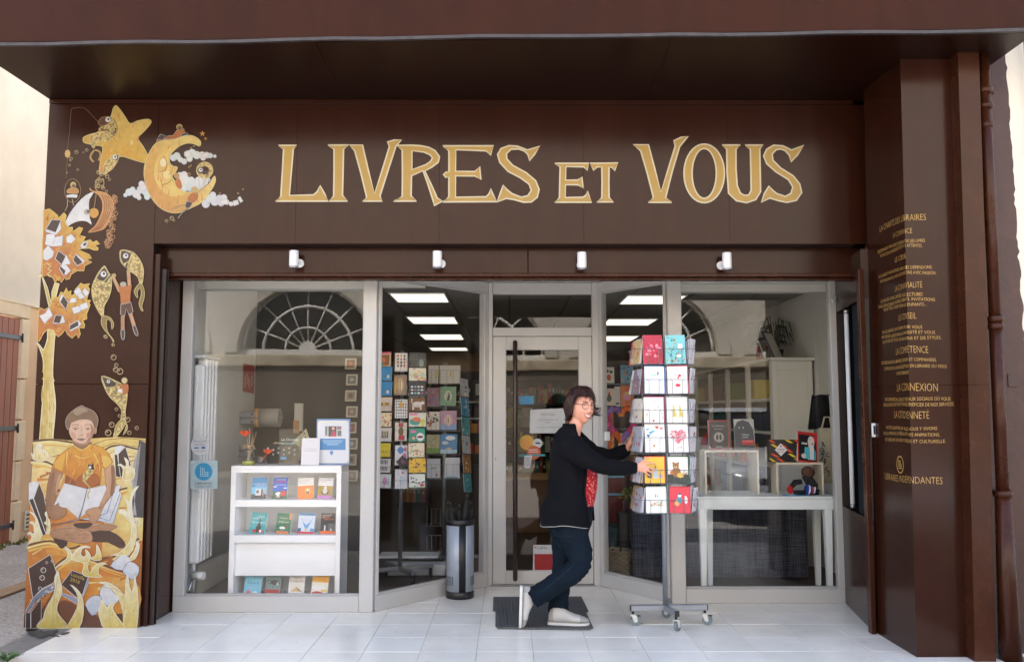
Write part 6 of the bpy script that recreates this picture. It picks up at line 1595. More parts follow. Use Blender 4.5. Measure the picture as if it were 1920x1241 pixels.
for (x0, x1, y0, y1), base, fn, lb in [
 ((803,822,685,719),(206,202,192),lambda p:(Rc(p,.75,.3,.95,.7,(214,190,90)),),"white envelope with a yellow mark in the top row of the grey wire rack, left"),
 ((824,863,685,719),(208,204,194),lambda p:(Rc(p,.5,.35,.58,.7,(214,190,90)),),"white envelope with a yellow mark in the top row of the grey wire rack, right"),
 ((800,824,727,762),(150,120,136),dots([(190,110,120),(120,110,150),(206,150,160),(170,60,70)],24,31,.05,.12),"dusky pink flower card in the grey wire rack"),
 ((825,855,725,761),(120,168,130),lambda p:(D(p,.5,.5,.25,(206,206,186),ry=.3),Py(p,[(.42,.25),(.58,.25),(.62,.5),(.55,.75),(.48,.5)],(70,66,60))),"green card with a grey hare on a pale oval"),
 ((800,824,772,806),(222,218,212),dots([(120,40,50),(150,60,80),(90,100,70),(170,80,60)],13,33,.07,.12),"white card with dark red and green leaves"),
 ((825,856,770,806),(190,150,180),lambda p:(Rc(p,0,0,1,.3,(130,160,206)),D(p,.5,.5,.3,(226,180,190),ry=.3),D(p,.5,.5,.14,(226,214,206),ry=.25),D(p,.5,.48,.05,(170,150,90),ry=.15)),"pink and blue misty card with a small figure"),
 ((800,824,815,850),(170,168,130),lambda p:(Rc(p,0,0,1,.3,(110,150,60)),scat(p,20,[(130,110,80),(206,180,150)],35,.03,.06,.1,.9,.3,.9)),"meadow card, pale above and green below"),
 ((825,857,814,850),(50,130,190),lambda p:(D(p,.6,.8,.3,(230,236,240),ry=.12),D(p,.3,.55,.2,(200,220,236),ry=.1),Rc(p,0,0,1,.2,(170,206,230)),D(p,.5,.25,.2,(230,190,130),ry=.05)),"deep blue sky card with white clouds"),
 ((800,825,860,896),(190,196,206),lambda p:(Py(p,[(.3,.5),(.7,.56),(.7,.52),(.3,.46)],(60,60,66)),D(p,.75,.15,.1,(200,120,120))),"grey-white sketch card low in the wire rack, left"),
 ((834,862,858,896),(196,202,214),lambda p:(Rc(p,.1,.02,.9,.08,(80,150,190)),),"pale blue-white card low in the wire rack, right")]:
    a, b, c = at(x0, y1, Y2), at(x1, y1, Y2), at(x0, y0, Y2)
    local_card("greeting_card", lb, "card", b.x - a.x, c.z - a.z, .004, base, fn, ((a.x + b.x) / 2, Y2 - .005, a.z + .002), tilt=R(6), group="cards in the grey wire rack")
for i, (py, c_) in enumerate(((707, (196, 196, 204)), (743, (70, 150, 190)), (779, (80, 160, 170)), (814, (190, 196, 204)), (850, (170, 120, 50)), (886, (70, 150, 160)))):
    a = at(868 + i * 1.2, py + 36, 8.1)
    local_card("greeting_card", ["white card", "bright blue card", "teal card", "pale grey card", "gold-brown card", "sea green card"][i] + " turned sideways on the right side of the grey wire rack", "card", .12, .165, .004, c_, (lambda k: dots([(230, 230, 230), (60, 90, 110)], 6, 40 + k, .05, .12))(i), (a.x + .02, 8.1, a.z), yaw=1.0, tilt=R(9), roll=.1, group="cards on the side of the grey wire rack")
# papers and box at the foot of the spinners
m = MB().mat(pbr("white_paper_stack", (206, 208, 210), rough=.6, var=.03)); m.bbox(-1.15, -.62, 7.85, 8.1, .14, .16, .003); m.bbox(-1.05, -.55, 7.75, 7.95, .011, .10, .006); m.build("low_box", None, "low white tray and box on the floor under the card spinners", "box")

# ================================================================ BACK OF THE SHOP
bkc = thing("back_bookcase", "dark wide bookcase full of books at the back of the shop, seen through the door", "bookcase", (.3, 13.1, .01))
DK = pbr("dark_oak", (58, 40, 28), rough=.5, var=.15)
def bk(name, x0, x1, y0, y1, z0, z1): m = MB().mat(DK); m.bbox(x0, x1, y0, y1, z0, z1, .003); return m.build(name, bkc)
X0b, X1b = -1.6, 1.9
bk("back_panel", X0b, X1b, 13.3, 13.32, .01, 2.02); bk("side_panel", X0b - .03, X0b - .001, 13.0, 13.32, .01, 2.02); bk("side_panel", X1b + .001, X1b + .03, 13.0, 13.32, .01, 2.02)
shz = [.10, .46, .82, 1.18, 1.54, 1.9]
for z in shz: bk("shelf", X0b, X1b, 13.0, 13.299, z - .025, z)
bcol = [(196, 60, 44), (214, 130, 44), (46, 110, 70), (222, 200, 90), (60, 80, 130), (210, 206, 196), (60, 30, 30), (120, 40, 60), (60, 140, 140), (226, 110, 90), (40, 42, 46), (140, 170, 60)]
bmesh_cache = {}
BCN = ["red", "orange", "green", "pale yellow", "slate blue", "cream", "dark brown", "plum", "teal", "salmon", "charcoal", "olive"]
SHN = ["lowest", "second lowest", "middle", "second highest", "highest"]
for z in shz[:-1]:
    x = X0b + .02
    while x < X1b - .08:
        w_ = rnd.choice((.03, .04, .05, .06, .075)); h_ = rnd.choice((.2, .23, .26, .29)); ci = rnd.randrange(12); face = rnd.random() < .14
        if face: w_ = .15
        if rnd.random() < .08: x += w_; continue
        key = (w_, h_, ci)
        if key not in bmesh_cache:
            m = MB().mat(flat(bcol[ci], .5)); m.box(0, w_ - .003, 0, .17, 0, h_); m.mat(flat((226, 220, 206), .6)); m.box(.25 * w_, .7 * w_, -.001, -.0002, h_ * .55, h_ * .75); bmesh_cache[key] = m.mesh("shelved_book")
        inst(bmesh_cache[key], "shelved_book", None, (x, 13.03 + rnd.uniform(0, .04), z + .0005), "%s book on the %s shelf of the dim back bookcase" % (BCN[ci], SHN[shz.index(z)]), "book", "books on the back bookcase")
        x += w_
# framed picture near the jamb, shelf block left of the door glass
m = MB().mat(BLACK); a, b = at(884, 748, 11), at(908, 712, 11); m.bbox(a.x, b.x + .25, 11, 11.02, a.z, b.z, .004); m.mat(IW); m.box(a.x + .05, b.x + .2, 10.995, 10.9995, a.z + .05, b.z - .05)
m.build("framed_picture", None, "black framed picture with a white mount left of the door, deep in the shop", "picture frame")
sd = thing("side_shelf", "dark shelf unit with orange and red stock left of the door jamb", "shelf", (-.45, 11.0, .01))
for py in (752, 783, 812, 850, 872):
    z = at(890, py, 11).z; m = MB().mat(IW if py in (752, 783) else DK); m.bbox(-1.0, -.1, 11.0, 11.3, z - .02, z, .003); m.build("shelf", sd)
m = MB().mat(DK); m.bbox(-1.03, -1.0, 11.0, 11.3, .01, at(890, 750, 11).z, .003); m.bbox(-.1, -.07, 11.0, 11.3, .01, at(890, 750, 11).z, .003); m.bbox(-1.0, -.1, 11.28, 11.3, .01, at(890, 750, 11).z, .003); m.build("side_panel", sd)
for i, (px, py, w_, h_, c_) in enumerate(((872, 812, .08, .16, (206, 110, 40)), (884, 812, .07, .12, (214, 160, 50)), (896, 812, .06, .15, (190, 60, 44)), (872, 850, .1, .12, (206, 70, 40)), (890, 850, .12, .1, (214, 120, 50)), (876, 783, .05, .14, (60, 46, 40)), (888, 783, .07, .13, (80, 60, 50)), (900, 783, .05, .15, (50, 54, 60)))):
    z = at(890, py, 11).z; a = at(px, py, 11)
    m = MB().mat(flat(c_, .5)); m.bbox(a.x, a.x + w_, 11.02, 11.2, z + .0005, z + h_, .004)
    m.build("boxed_item", None, ["orange box", "yellow box", "red box", "red-orange box", "wide orange box", "dark brown binder", "brown binder", "dark grey binder"][i] + " on the shelf unit left of the door jamb", "box", "stock on the side shelf")
# counter with baskets behind the door glass
ct = thing("counter", "light wooden counter deep behind the door glass", "counter", (.35, 10.6, .01))
m = MB().mat(pbr("light_wood", (170, 132, 88), rough=.5, var=.12, stretch=(1, 8, 8))); m.bbox(-.1, 1.2, 10.4, 11.0, .62, .66, .004); m.build("worktop", ct)
m = MB().mat(pbr("mid_wood", (112, 78, 50), rough=.5, var=.12)); m.bbox(-.06, 1.16, 10.45, 10.95, .011, .619, .004); m.build("cabinet", ct)

# ================================================================ RIGHT BAY
crk = thing("card_wall", "dark display stand with bright cards behind the angled window right of the door", "card rack", (1.15, 8.6, .01), "wire card racks")
m = MB().mat(DK); a, b = at(1132, 870, 8.7), at(1215, 676, 8.7); m.bbox(a.x, b.x + .1, 8.7, 8.73, .011, b.z, .004); m.build("back_board", crk)
for py in (719, 763, 803, 850): z = at(1150, py, 8.6).z; m = MB().mat(WIRE); m.bbox(a.x, b.x + .1, 8.58, 8.69, z - .012, z - .002, .002); m.build("rail", crk)
for (x0, x1, y0, y1), base, fn, lb in [
 ((1132,1152,688,718),(226,222,210),lambda p:(D(p,.5,.35,.2,(206,90,50)),D(p,.35,.75,.16,(50,100,60),ry=.1),D(p,.7,.7,.16,(50,100,60),ry=.1)),"white card with an orange fruit and dark leaves, right bay"),
 ((1164,1188,684,718),(110,160,180),dots([(206,110,60),(70,110,140),(206,150,130)],12,51,.05,.1),"blue-grey card with orange and dark spots, right bay"),
 ((1132,1153,728,760),(222,206,190),lambda p:(Py(p,[(.2,.2),(.5,.85),(.8,.3),(.6,.5)],(170,60,40)),D(p,.5,.4,.2,(60,90,70))),"cream card with a red wing shape, right bay"),
 ((1153,1163,724,762),(206,206,200),lambda p:(Rc(p,.2,.1,.8,.2,(80,80,80)),),"narrow white card between two coloured ones, right bay"),
 ((1164,1189,722,762),(214,110,50),lambda p:(D(p,.5,.5,.3,(226,150,180),ry=.22),D(p,.5,.6,.18,(226,196,90),ry=.1)),"orange card with a pink and yellow flower, right bay"),
 ((1132,1150,768,802),(190,66,40),dots([(226,130,60),(150,40,40)],10,52,.06,.12),"red-orange card behind the ribbon heart"),
 ((1132,1152,808,848),(206,96,46),dots([(226,170,70),(150,50,40)],10,53,.06,.12),"dark orange card lowest on the right bay stand"),
 ((1160,1188,812,850),(206,186,150),dots([(226,210,170),(170,140,110)],8,54,.08,.14),"beige card at the foot of the right bay stand")]:
    a, b, c = at(x0, y1, 8.6), at(x1, y1, 8.6), at(x0, y0, 8.6)
    local_card("picture_card", lb, "card", b.x - a.x, c.z - a.z, .004, base, fn, ((a.x + b.x) / 2, 8.6, a.z), tilt=R(5), group="bright cards on the right bay stand")
m = MB(); hc = at(1165, 792, 8.2); q = []
for i in range(28):
    t = 2 * PI * i / 28 + PI
    q.append(Vector((hc.x + .0085 * 16 * math.sin(t) ** 3, 8.2, hc.z + .011 * (13 * math.cos(t) - 5 * math.cos(2 * t) - 2 * math.cos(3 * t) - math.cos(4 * t)))))
hcol = [(226, 110, 50), (206, 60, 130), (150, 110, 190), (226, 140, 60)]
for i in range(28):
    m.mat(pbr("ribbon_" + "abcd"[(i // 4) % 4], hcol[(i // 4) % 4], rough=.7, var=.2, scale=40)); m.tube([q[i], q[(i + 1) % 28]], .028, n=7)
hh = m.build("ribbon_heart", None, "heart-shaped wreath of orange, pink and purple ribbon in the right bay", "wreath")
m = MB().mat(pbr("dark_red_lacquer", (92, 26, 22), rough=.25, var=.1)); a, b = at(1134, 1010, 8.3), at(1172, 880, 8.3); 
cb = thing("red_cabinet", "dark red lacquered cabinet with blue trim behind the basket in the right bay", "cabinet", ((a.x + b.x) / 2, 8.3, .01))
m.bbox(a.x, b.x, 8.3, 8.7, .2, at(1150, 890, 8.3).z, .008); m.build("body", cb)
for py in (893, 926): z = at(1150, py, 8.3).z; m = MB().mat(pbr("pale_blue_trim", (110, 170, 200), rough=.3)); m.bbox(a.x + .01, b.x - .01, 8.285, 8.2995, z - .01, z + .008, .003); m.build("trim", cb)
m = MB().mat(pbr("dark_teal_box", (28, 56, 62), rough=.5, var=.1)); m.bbox(at(1134, 1040, 7.95).x, at(1176, 1040, 7.95).x, 7.95, 8.25, .10, .40, .01); m.build("teal_box", None, "dark teal box standing in the right bay above the basket", "box")
bs = thing("wicker_basket", "pale wicker basket on the floor behind the angled right window", "basket", (at(1156, 1060, 7.72).x, 7.72, .011))
bxm = at(1156, 1060, 7.72).x; WK = pbr("wicker", (150, 136, 112), rough=.8, var=.2, scale=30)
for k in range(12):
    z = .02 + k * .019; r_ = .105 + .0018 * k; m = MB().mat(WK)
    m.tube([(bxm + r_ * math.cos(2 * PI * i / 22) , 7.72 + r_ * math.sin(2 * PI * i / 22), z + .004 * (1 if (i + k) % 2 else -1)) for i in range(23)], .0095, n=5); m.build("wicker_band", bs)
m = MB().mat(WK); m.cyl((bxm, 7.72, .011), (bxm, 7.72, .016), .10, n=20); m.build("basket_base", bs)
fp_ = thing("pot_plant", "small potted plant with yellow-green leaves behind the outdoor card rack, right bay", "plant", (at(1178, 930, 7.9).x, 7.9, .5))
px_ = at(1180, 930, 7.9); m = MB().mat(pbr("dark_pot", (70, 30, 26), rough=.5)); m.tube([(px_.x, 7.9, px_.z - .14), (px_.x, 7.9, px_.z - .04)], [.045, .06], n=14); m.build("pot", fp_)
m = MB().mat(pbr("yellow_green_leaf", (120, 124, 44), rough=.6, var=.4, scale=20))
for i in range(60):
    an, el = rnd.uniform(0, 2 * PI), rnd.uniform(.1, 1.4); r_ = rnd.uniform(.03, .11)
    c = Vector((px_.x, 7.9, px_.z - .03)) + Vector((math.cos(an) * math.cos(el), math.sin(an) * math.cos(el), math.sin(el))) * r_
    u = Vector((rnd.gauss(0, 1), rnd.gauss(0, 1), rnd.gauss(0, 1))).normalized() * .024; v = u.orthogonal().normalized() * .012
    m.add([c - u, c + v, c + u, c - v], [(0, 1, 2, 3)])
m.build("leaves", fp_)
m = MB().mat(pbr("stand_black", (30, 30, 30), rough=.5)); m.bbox(px_.x - .1, px_.x + .1, 7.82, 8.0, .011, px_.z - .141, .004); m.build("plant_stand", None, "dark plant stand under the yellow-green pot plant", "stand")

# ================================================================ RIGHT WINDOW DISPLAY
def weave():
    m, nt, b = new_mat("dark_blue_grey_weave"); n, l = nt.nodes, nt.links
    tc = n.new("ShaderNodeTexCoord"); mp = n.new("ShaderNodeMapping"); l.new(tc.outputs["Object"], mp.inputs[0])
    w1 = n.new("ShaderNodeTexNoise"); w2 = n.new("ShaderNodeTexNoise")
    for w_, sc_ in ((w1, (110, 110, 5)), (w2, (5, 5, 110))):
        mpp = n.new("ShaderNodeMapping"); mpp.inputs["Scale"].default_value = sc_; l.new(tc.outputs["Object"], mpp.inputs[0]); l.new(mpp.outputs[0], w_.inputs["Vector"]); w_.inputs["Scale"].default_value = 1; w_.inputs["Detail"].default_value = 2
    mm = n.new("ShaderNodeMath"); mm.operation = 'ADD'; l.new(w1.outputs["Fac"], mm.inputs[0]); l.new(w2.outputs["Fac"], mm.inputs[1])
    rp = n.new("ShaderNodeValToRGB"); rp.color_ramp.elements[0].position, rp.color_ramp.elements[1].position = .4, .62
    mr = n.new("ShaderNodeMath"); mr.operation = 'MULTIPLY'; mr.inputs[1].default_value = .5; l.new(mm.outputs[0], mr.inputs[0]); l.new(mr.outputs[0], rp.inputs[0])
    rp.color_ramp.elements[0].color = lin((26, 28, 38)); rp.color_ramp.elements[1].color = lin((78, 84, 100))
    l.new(rp.outputs[0], b.inputs["Base Color"]); b.inputs["Roughness"].default_value = .9
    return m
WV = weave()
dvd = thing("covered_counter", "counter covered in dark blue-grey woven cloth, beneath and behind the white table", "counter", (1.75, 7.7, .01))
a = at(1186, 1000, 7.62).x; b = at(1514, 1000, 7.62).x
zt3 = at(1400, 945, 7.62).z
m = MB().mat(WV); pts_ = []
n_ = 40
for i in range(n_ + 1):
    x = a + (b - a) * i / n_; pts_.append((x, 7.62 + .012 * math.sin(i * 1.1) + .008 * math.sin(i * 2.7)))
m.add([(x, y, .02) for x, y in pts_] + [(x, y, zt3 + .05) for x, y in pts_], [(i, i + 1, n_ + 2 + i, n_ + 1 + i) for i in range(n_)], True)
m.box(a, a + .012, 7.635, 8.1, .02, zt3 + .05); m.box(b - .012, b, 7.635, 8.1, .02, zt3 + .05); m.build("woven_cloth", dvd)
m = MB().mat(DARKB); m.bbox(a + .014, b - .014, 7.65, 8.1, .011, zt3 + .03, .004); m.build("counter_body", dvd)
# white table
Yt = 6.92
tx0, tx1 = at(1309, 940, Yt).x, at(1567, 940, Yt).x
zt4 = at(1430, 930, Yt).z; za4 = at(1430, 955, Yt).z
tbl = thing("white_table", "white wooden table inside the right shop window", "table", ((tx0 + tx1) / 2, 7.15, .011))
WT = pbr("mint_white_table_paint", (240, 246, 245), rough=.4, var=.02)
m = MB().mat(WT); m.bbox(tx0 - .01, tx1 + .01, Yt - .012, 7.42, zt4 - .02, zt4, .004); m.build("tabletop", tbl)
m = MB().mat(WT); m.bbox(tx0 + .002, tx1 - .002, Yt, Yt + .022, za4, zt4 - .0205, .002); m.bbox(tx0 + .002, tx1 - .002, 7.38, 7.402, za4, zt4 - .0205, .002); m.bbox(tx0 + .002, tx0 + .024, Yt + .023, 7.379, za4, zt4 - .0205, .002); m.bbox(tx1 - .024, tx1 - .002, Yt + .023, 7.379, za4, zt4 - .0205, .002); m.build("apron", tbl)
for (px, Yl) in ((1318, Yt + .03), (1553, Yt + .03), (1330, 7.33), (1532, 7.33)):
    x = at(px, 1020, Yl).x; m = MB().mat(WT); m.loft([[Vector((x + dx * w_, Yl + dy * w_, z)) for dx, dy in ((-1, -1), (1, -1), (1, 1), (-1, 1))] for z, w_ in ((.011, .018), (zt4 - .022, .03))], smooth=False); m.build("leg", tbl)
# two pale risers on the table
LWD = pbr("pale_birch", (226, 214, 190), rough=.55, var=.06)
zti = zt4 + .0005
def riser(label, px0, px1, pyt, Y, slant_):
    x0, x1 = at(px0, 900, Y).x, at(px1, 900, Y).x; zt = at((px0 + px1) / 2, pyt, Y).z
    t = thing("display_riser", label, "display stand", ((x0 + x1) / 2, Y, zti), "pale wooden risers on the white table")
    m = MB().mat(LWD); m.bbox(x0, x1, Y, Y + .2, zt - .016, zt, .002); m.build("top_board", t)
    for x in (x0, x1 - .016): m = MB().mat(LWD); m.bbox(x, x + .016, Y + .001, Y + .199, zti, zt - .0165, .002); m.build("side_board", t)
    return zt + .0005
zA = riser("left pale wooden riser carrying two grey portrait books", 1322, 1424, 844, 7.1, 0)
zB = riser("right pale wooden riser carrying the black and yellow box", 1456, 1545, 867, 7.05, 0)
a, b = at(1441, 866, 7.12), at(1495, 824, 7.12)
def haz(p):
    for r_ in range(5):
        for c_ in range(4):
            k = (r_ + c_) % 3
            if k == 2: continue
            x, y = -.05 + c_ * .29 + (r_ % 2) * .1, r_ * .21
            col = (232, 196, 40) if k == 0 else (226, 74, 36)
            pts = [(x, y + .17), (x + .12, y + .17), (x + .3, y + .02), (x + .17, y + .02)]
            pts = [(min(max(u, 0), 1), min(max(v, 0), 1)) for u, v in pts]
            Py(p, pts, col)
    Py(p, [(.4, .84), (.62, .55), (.4, .27), (.2, .55)], (232, 228, 224)); D(p, .4, .7, .03, (120, 30, 60)); T(p, "BOX", .3, .5, .42, .07, (150, 60, 60)); Rc(p, .3, .55, .52, .58, (130, 60, 110))
bx_ = local_card("board_game_box", "black box with yellow and red hazard slashes and a white diamond, on the right riser", "box", b.x - a.x, b.z - zB, .05, (28, 26, 26), haz, ((a.x + b.x) / 2, 7.10, zB), yaw=-.05, edge=(40, 36, 34))
a, b = at(1497, 862, 7.06), at(1536, 808, 7.06)
def redlady(p):
    Rc(p, .06, .05, .94, .95, (30, 28, 30)); Rc(p, .06, .9, .94, .95, (190, 40, 40)); Rc(p, .8, .7, .94, .95, (206, 44, 44)); D(p, .68, .68, .17, (226, 214, 206), ry=.2); Py(p, [(.5, .1), (.55, .55), (.8, .55), (.9, .1)], (226, 220, 214)); Py(p, [(.3, .12), (.36, .5), (.6, .5), (.62, .12)], (90, 190, 206)); Rc(p, .2, .58, .48, .64, (220, 220, 220)); D(p, .74, .62, .05, (190, 40, 40), ry=.025); D(p, .3, .2, .12, (226, 214, 196), ry=.08); D(p, .62, .76, .02, (40, 36, 36)); Rc(p, .8, .1, .9, .4, (70, 170, 190))
local_card("book", "black and red book with a pale woman's portrait, leaning on the right riser", "book", (b.x - a.x) * .95, b.z - zB, .02, (206, 60, 52), redlady, ((a.x + b.x) / 2 - .012, 7.06, zB), yaw=.1, tilt=R(14), roll=.12)
a, b = at(1330, 843, 7.2), at(1367, 787, 7.2)
local_card("book", "brown-grey book with a red outline and an oval picture, left on the left riser", "book", b.x - a.x, b.z - zA, .02, (180, 70, 60), lambda p: (Rc(p, .05, .04, .95, .96, (88, 80, 72)), T(p, "La femme", .2, .8, .78, .06, (214, 206, 196)), T(p, "d'avant", .3, .7, .68, .05, (206, 200, 190)), D(p, .5, .42, .25, (190, 180, 170), ry=.17), D(p, .42, .42, .06, (80, 70, 66), ry=.1), D(p, .58, .42, .06, (80, 70, 66), ry=.1), Rc(p, .35, .08, .65, .12, (170, 160, 150))), ((a.x + b.x) / 2, 7.2, zA), tilt=R(8))
a, b = at(1379, 843, 7.2), at(1415, 785, 7.2)
local_card("book", "grey portrait book with a red text block, right on the left riser", "book", b.x - a.x, b.z - zA, .02, (190, 188, 180), lambda p: (Py(p, [(0, 0), (0, .7), (.15, .9), (.45, .98), (.75, .9), (.95, .65), (1, 0)], (84, 82, 80)), D(p, .25, .72, .03, (200, 196, 190)), D(p, .45, .72, .03, (200, 196, 190)), Rc(p, .35, .16, .95, .32, (206, 60, 52)), T(p, "STEFAN", .36, .72, .46, .05, (226, 226, 220)), T(p, "ZWEIG", .36, .68, .38, .05, (226, 226, 220)), T(p, "LE TRÉSOR", .38, .9, .25, .05, (236, 206, 196))), ((a.x + b.x) / 2, 7.2, zA), tilt=R(8))
# plush toy bird on the table under the right riser
tc_ = at(1505, 928, 7.0); Z0 = zti
ty = thing("plush_toy", "plush toy in black, red, white and blue stripes lying under the right riser", "toy", (tc_.x, 7.0, Z0))
m = MB().mat(pbr("plush_brown", (92, 60, 44), rough=.95, var=.2, scale=40, bump=.4)); hc_ = at(1515, 890, 7.02)
m.sphere((hc_.x, 7.02, hc_.z + .02), (.052, .05, .05), n=14, m=10); m.build("head", ty)
m = MB().mat(pbr("plush_black", (34, 32, 34), rough=.95, var=.2, bump=.3)); q0, q1, q2 = at(1478, 915, 7.0), at(1505, 895, 7.0), at(1535, 922, 7.0)
m.tube([(q0.x, 7.0, Z0 + .04), (q1.x - .06, 7.0, Z0 + .10), (q1.x - .01, 7.0, Z0 + .105)], [.016, .024, .02], n=10); m.tube([(hc_.x - .02, 7.02, hc_.z), (hc_.x + .03, 7.0, Z0 + .07), (hc_.x + .03, 7.0, Z0 + .02)], [.036, .042, .03], n=10); m.tube([(q1.x + .05, 7.0, Z0 + .03), (q2.x, 7.0, Z0 + .025)], [.03, .022], n=10); m.tube([(q0.x + .04, 6.99, Z0 + .02), (q1.x + .02, 6.99, Z0 + .022)], .02, n=8); m.build("body", ty)
m = MB().mat(pbr("plush_red", (196, 34, 36), rough=.9)); m.sphere((q0.x + .01, 6.985, Z0 + .045), (.024, .02, .034), n=10, m=8); m.build("foot", ty)
for i, c_ in enumerate(((30, 70, 170), (226, 226, 230), (30, 70, 170), (206, 60, 56), (226, 226, 230))):
    m = MB().mat(flat(c_, .85)); x = at(1511, 915, 6.98).x + i * .014
    m.tube([(x, 6.985, Z0 + .045), (x + .0135, 6.985, Z0 + .043)], .040 - .002 * i, n=12); m.build("stripe", ty)
m = MB().mat(pbr("flat_blue_tray", (70, 150, 196), rough=.4, var=.1)); m.bbox(at(1468, 928, 6.98).x, at(1512, 928, 6.98).x, 6.95, 7.0, Z0, Z0 + .006, .002); m.mat(F_((226, 230, 232))); m.box(at(1474, 928, 6.98).x, at(1492, 928, 6.98).x, 6.955, 6.99, Z0 + .0061, Z0 + .0075)
m.build("blue_comic", None, "thin blue and white comic lying flat in front of the plush toy", "book")
# grey ring binder boxes, left of the right riser
m = MB().mat(pbr("charcoal_binder", (52, 56, 62), rough=.5, var=.08)); 
for i in range(5): a = at(1436 + i * 4.4, 928, 7.2); m.bbox(a.x, a.x + .018, 7.2, 7.4, zti, zti + .20, .003)
m.build("file_box", None, "charcoal ribbed file box on the white table left of the right riser", "box")
m = MB().mat(pbr("navy_folder", (36, 42, 62), rough=.5)); a = at(1420, 928, 7.3); m.bbox(a.x, a.x + .055, 7.25, 7.45, zti, zti + .19, .004); m.build("navy_folder", None, "navy folder standing at the middle of the white table", "folder")
# tote bag and black skirt-like umbrella hanging on the right wall
TOTE = pbr("cream_cotton", (206, 194, 164), rough=.95, var=.08, bump=.3)
bgx = thing("tote_bag", "cream cotton tote bag with dark hand-drawn print hanging on the right wall", "bag", (at(1548, 850, 7.45).x, 7.45, at(1548, 850, 7.45).z))
m = MB().mat(TOTE); zT = at(1548, 802, 7.45).z; zB_ = at(1548, 905, 7.45).z; rings = []
for i in range(9):
    t = i / 8; z = zT + (zB_ - zT) * t; xl, xr = at(1536 - 2 * t, 850, 7.45).x, at(1562 + 3 * math.sin(t * 3), 850, 7.45).x; d = .015 + .03 * math.sin(PI * min(1, t * 1.05))
    rings.append([Vector(((xl + xr) / 2 + math.cos(a_) * (xr - xl) / 2, 7.45 + math.sin(a_) * d + .006 * math.sin(6 * t + 3 * a_), z)) for a_ in [2 * PI * j / 16 for j in range(16)]])
m.loft(rings); m.build("cloth_body", bgx)
p = Paint(lambda px, py, h: (at(px, py, 7.40).x, 7.398 - h, at(px, py, 7.40).z), own=True, step=.0004); q = random.Random(11)
for i in range(16):
    x, y = q.uniform(1538, 1552), q.uniform(824, 884); p.stroke([(x, y), (x + q.uniform(-5, 5), y + q.uniform(3, 9)), (x + q.uniform(-4, 6), y + q.uniform(6, 14))], 1.5, F_((56, 52, 50)), sm=2)
p.build("ink_print", bgx)
m = MB().mat(TOTE); m.tube([(at(1540, 802, 7.45).x, 7.44, zT), (at(1546, 790, 7.46).x, 7.46, zT + .09), (at(1556, 792, 7.46).x, 7.46, zT + .09), (at(1558, 802, 7.45).x, 7.44, zT)], .008, n=6); m.build("handle", bgx)
m = MB().mat(pbr("black_cotton", (20, 20, 22), rough=.95, var=.1, bump=.3)); z0_, z1_ = at(1540, 803, 7.5).z, at(1540, 742, 7.5).z; rings = []
for i in range(7):
    t = i / 6; xl, xr = at(1527 - 9 * t, 770, 7.5).x, at(1558 + 2 * t, 770, 7.5).x
    rings.append([Vector(((xl + xr) / 2 + math.cos(a_) * (xr - xl) / 2 * (1 + .05 * math.cos(9 * a_)), 7.55 + math.sin(a_) * (.03 + .03 * t), z1_ + (z0_ - z1_) * t + .012 * math.cos(7 * a_) * (t == 1 or t == 0))) for a_ in [2 * PI * j / 28 for j in range(28)]])
m.loft(rings); m.build("black_cloth_bag", None, "black gathered cloth bag hanging above the cream tote", "bag")
m = MB().mat(BLACK); m.cyl((at(1545, 735, 7.52).x, 7.52, z1_ + .0), (2.849, 7.52, z1_ + .03), .006, n=6); m.build("coat_hook", shop)
# tall white cabinet and its shelving run along the right wall
Yc0 = 8.2
cx0, cx1 = at(1450, 780, Yc0).x, 2.845
zct = at(1488, 670, Yc0).z
cbt = thing("white_cabinet", "tall white shelving cabinet along the right wall, its panelled end facing the window", "cabinet", ((cx0 + cx1) / 2, 10, .011))
CW = pbr("cream_white_cabinet", (226, 225, 216), rough=.45, var=.02)
m = MB().mat(CW); m.bbox(cx0, cx1 - .02, Yc0, Yc0 + .03, .011, zct - .03, .003); m.bbox(cx0, cx0 + .05, Yc0 - .008, Yc0 - .0005, .02, zct - .04, .002); m.bbox(cx1 - .07, cx1 - .02, Yc0 - .008, Yc0 - .0005, .02, zct - .04, .002); m.bbox(cx0 + .0505, cx1 - .0705, Yc0 - .008, Yc0 - .0005, zct - .12, zct - .04, .002); m.build("end_panel", cbt)
m = MB().mat(CW); m.bbox(cx0 - .03, cx1 - .0, Yc0 - .03, 15.0, zct - .029, zct, .004); m.build("cornice", cbt)
for i in range(9): y = Yc0 + .031 + i * .85; m = MB().mat(CW); m.bbox(cx0, cx0 + .04, y, y + .07, .011, zct - .03, .003); m.build("upright", cbt)
for z in (.45, .85, 1.2, 1.52): m = MB().mat(CW); m.bbox(cx0 + .041, cx1 - .03, Yc0 + .031, 15, z, z + .025, .002); m.build("shelf", cbt)
m = MB().mat(pbr("cabinet_back", (110, 100, 84), rough=.8)); m.box(cx1 - .03, cx1 - .02, Yc0 + .031, 15, .02, zct - .031); m.build("back_panel", cbt)
for i in range(26):
    y = Yc0 + .12 + i * .26; z = (.475, .875, 1.225, 1.545)[i % 4] ; m = MB().mat(flat(bcol[(i * 5) % 12], .5)); m.bbox(cx0 + .08, cx0 + .26, y, y + .2, z + .0005, z + .2, .003); m.build("shelved_book", None, "%s bundle of books in the white wall shelving, %s shelf" % (BCN[(i * 5) % 12], ("lowest", "second", "third", "top")[i % 4]), "book", "book stacks in the white wall shelving")
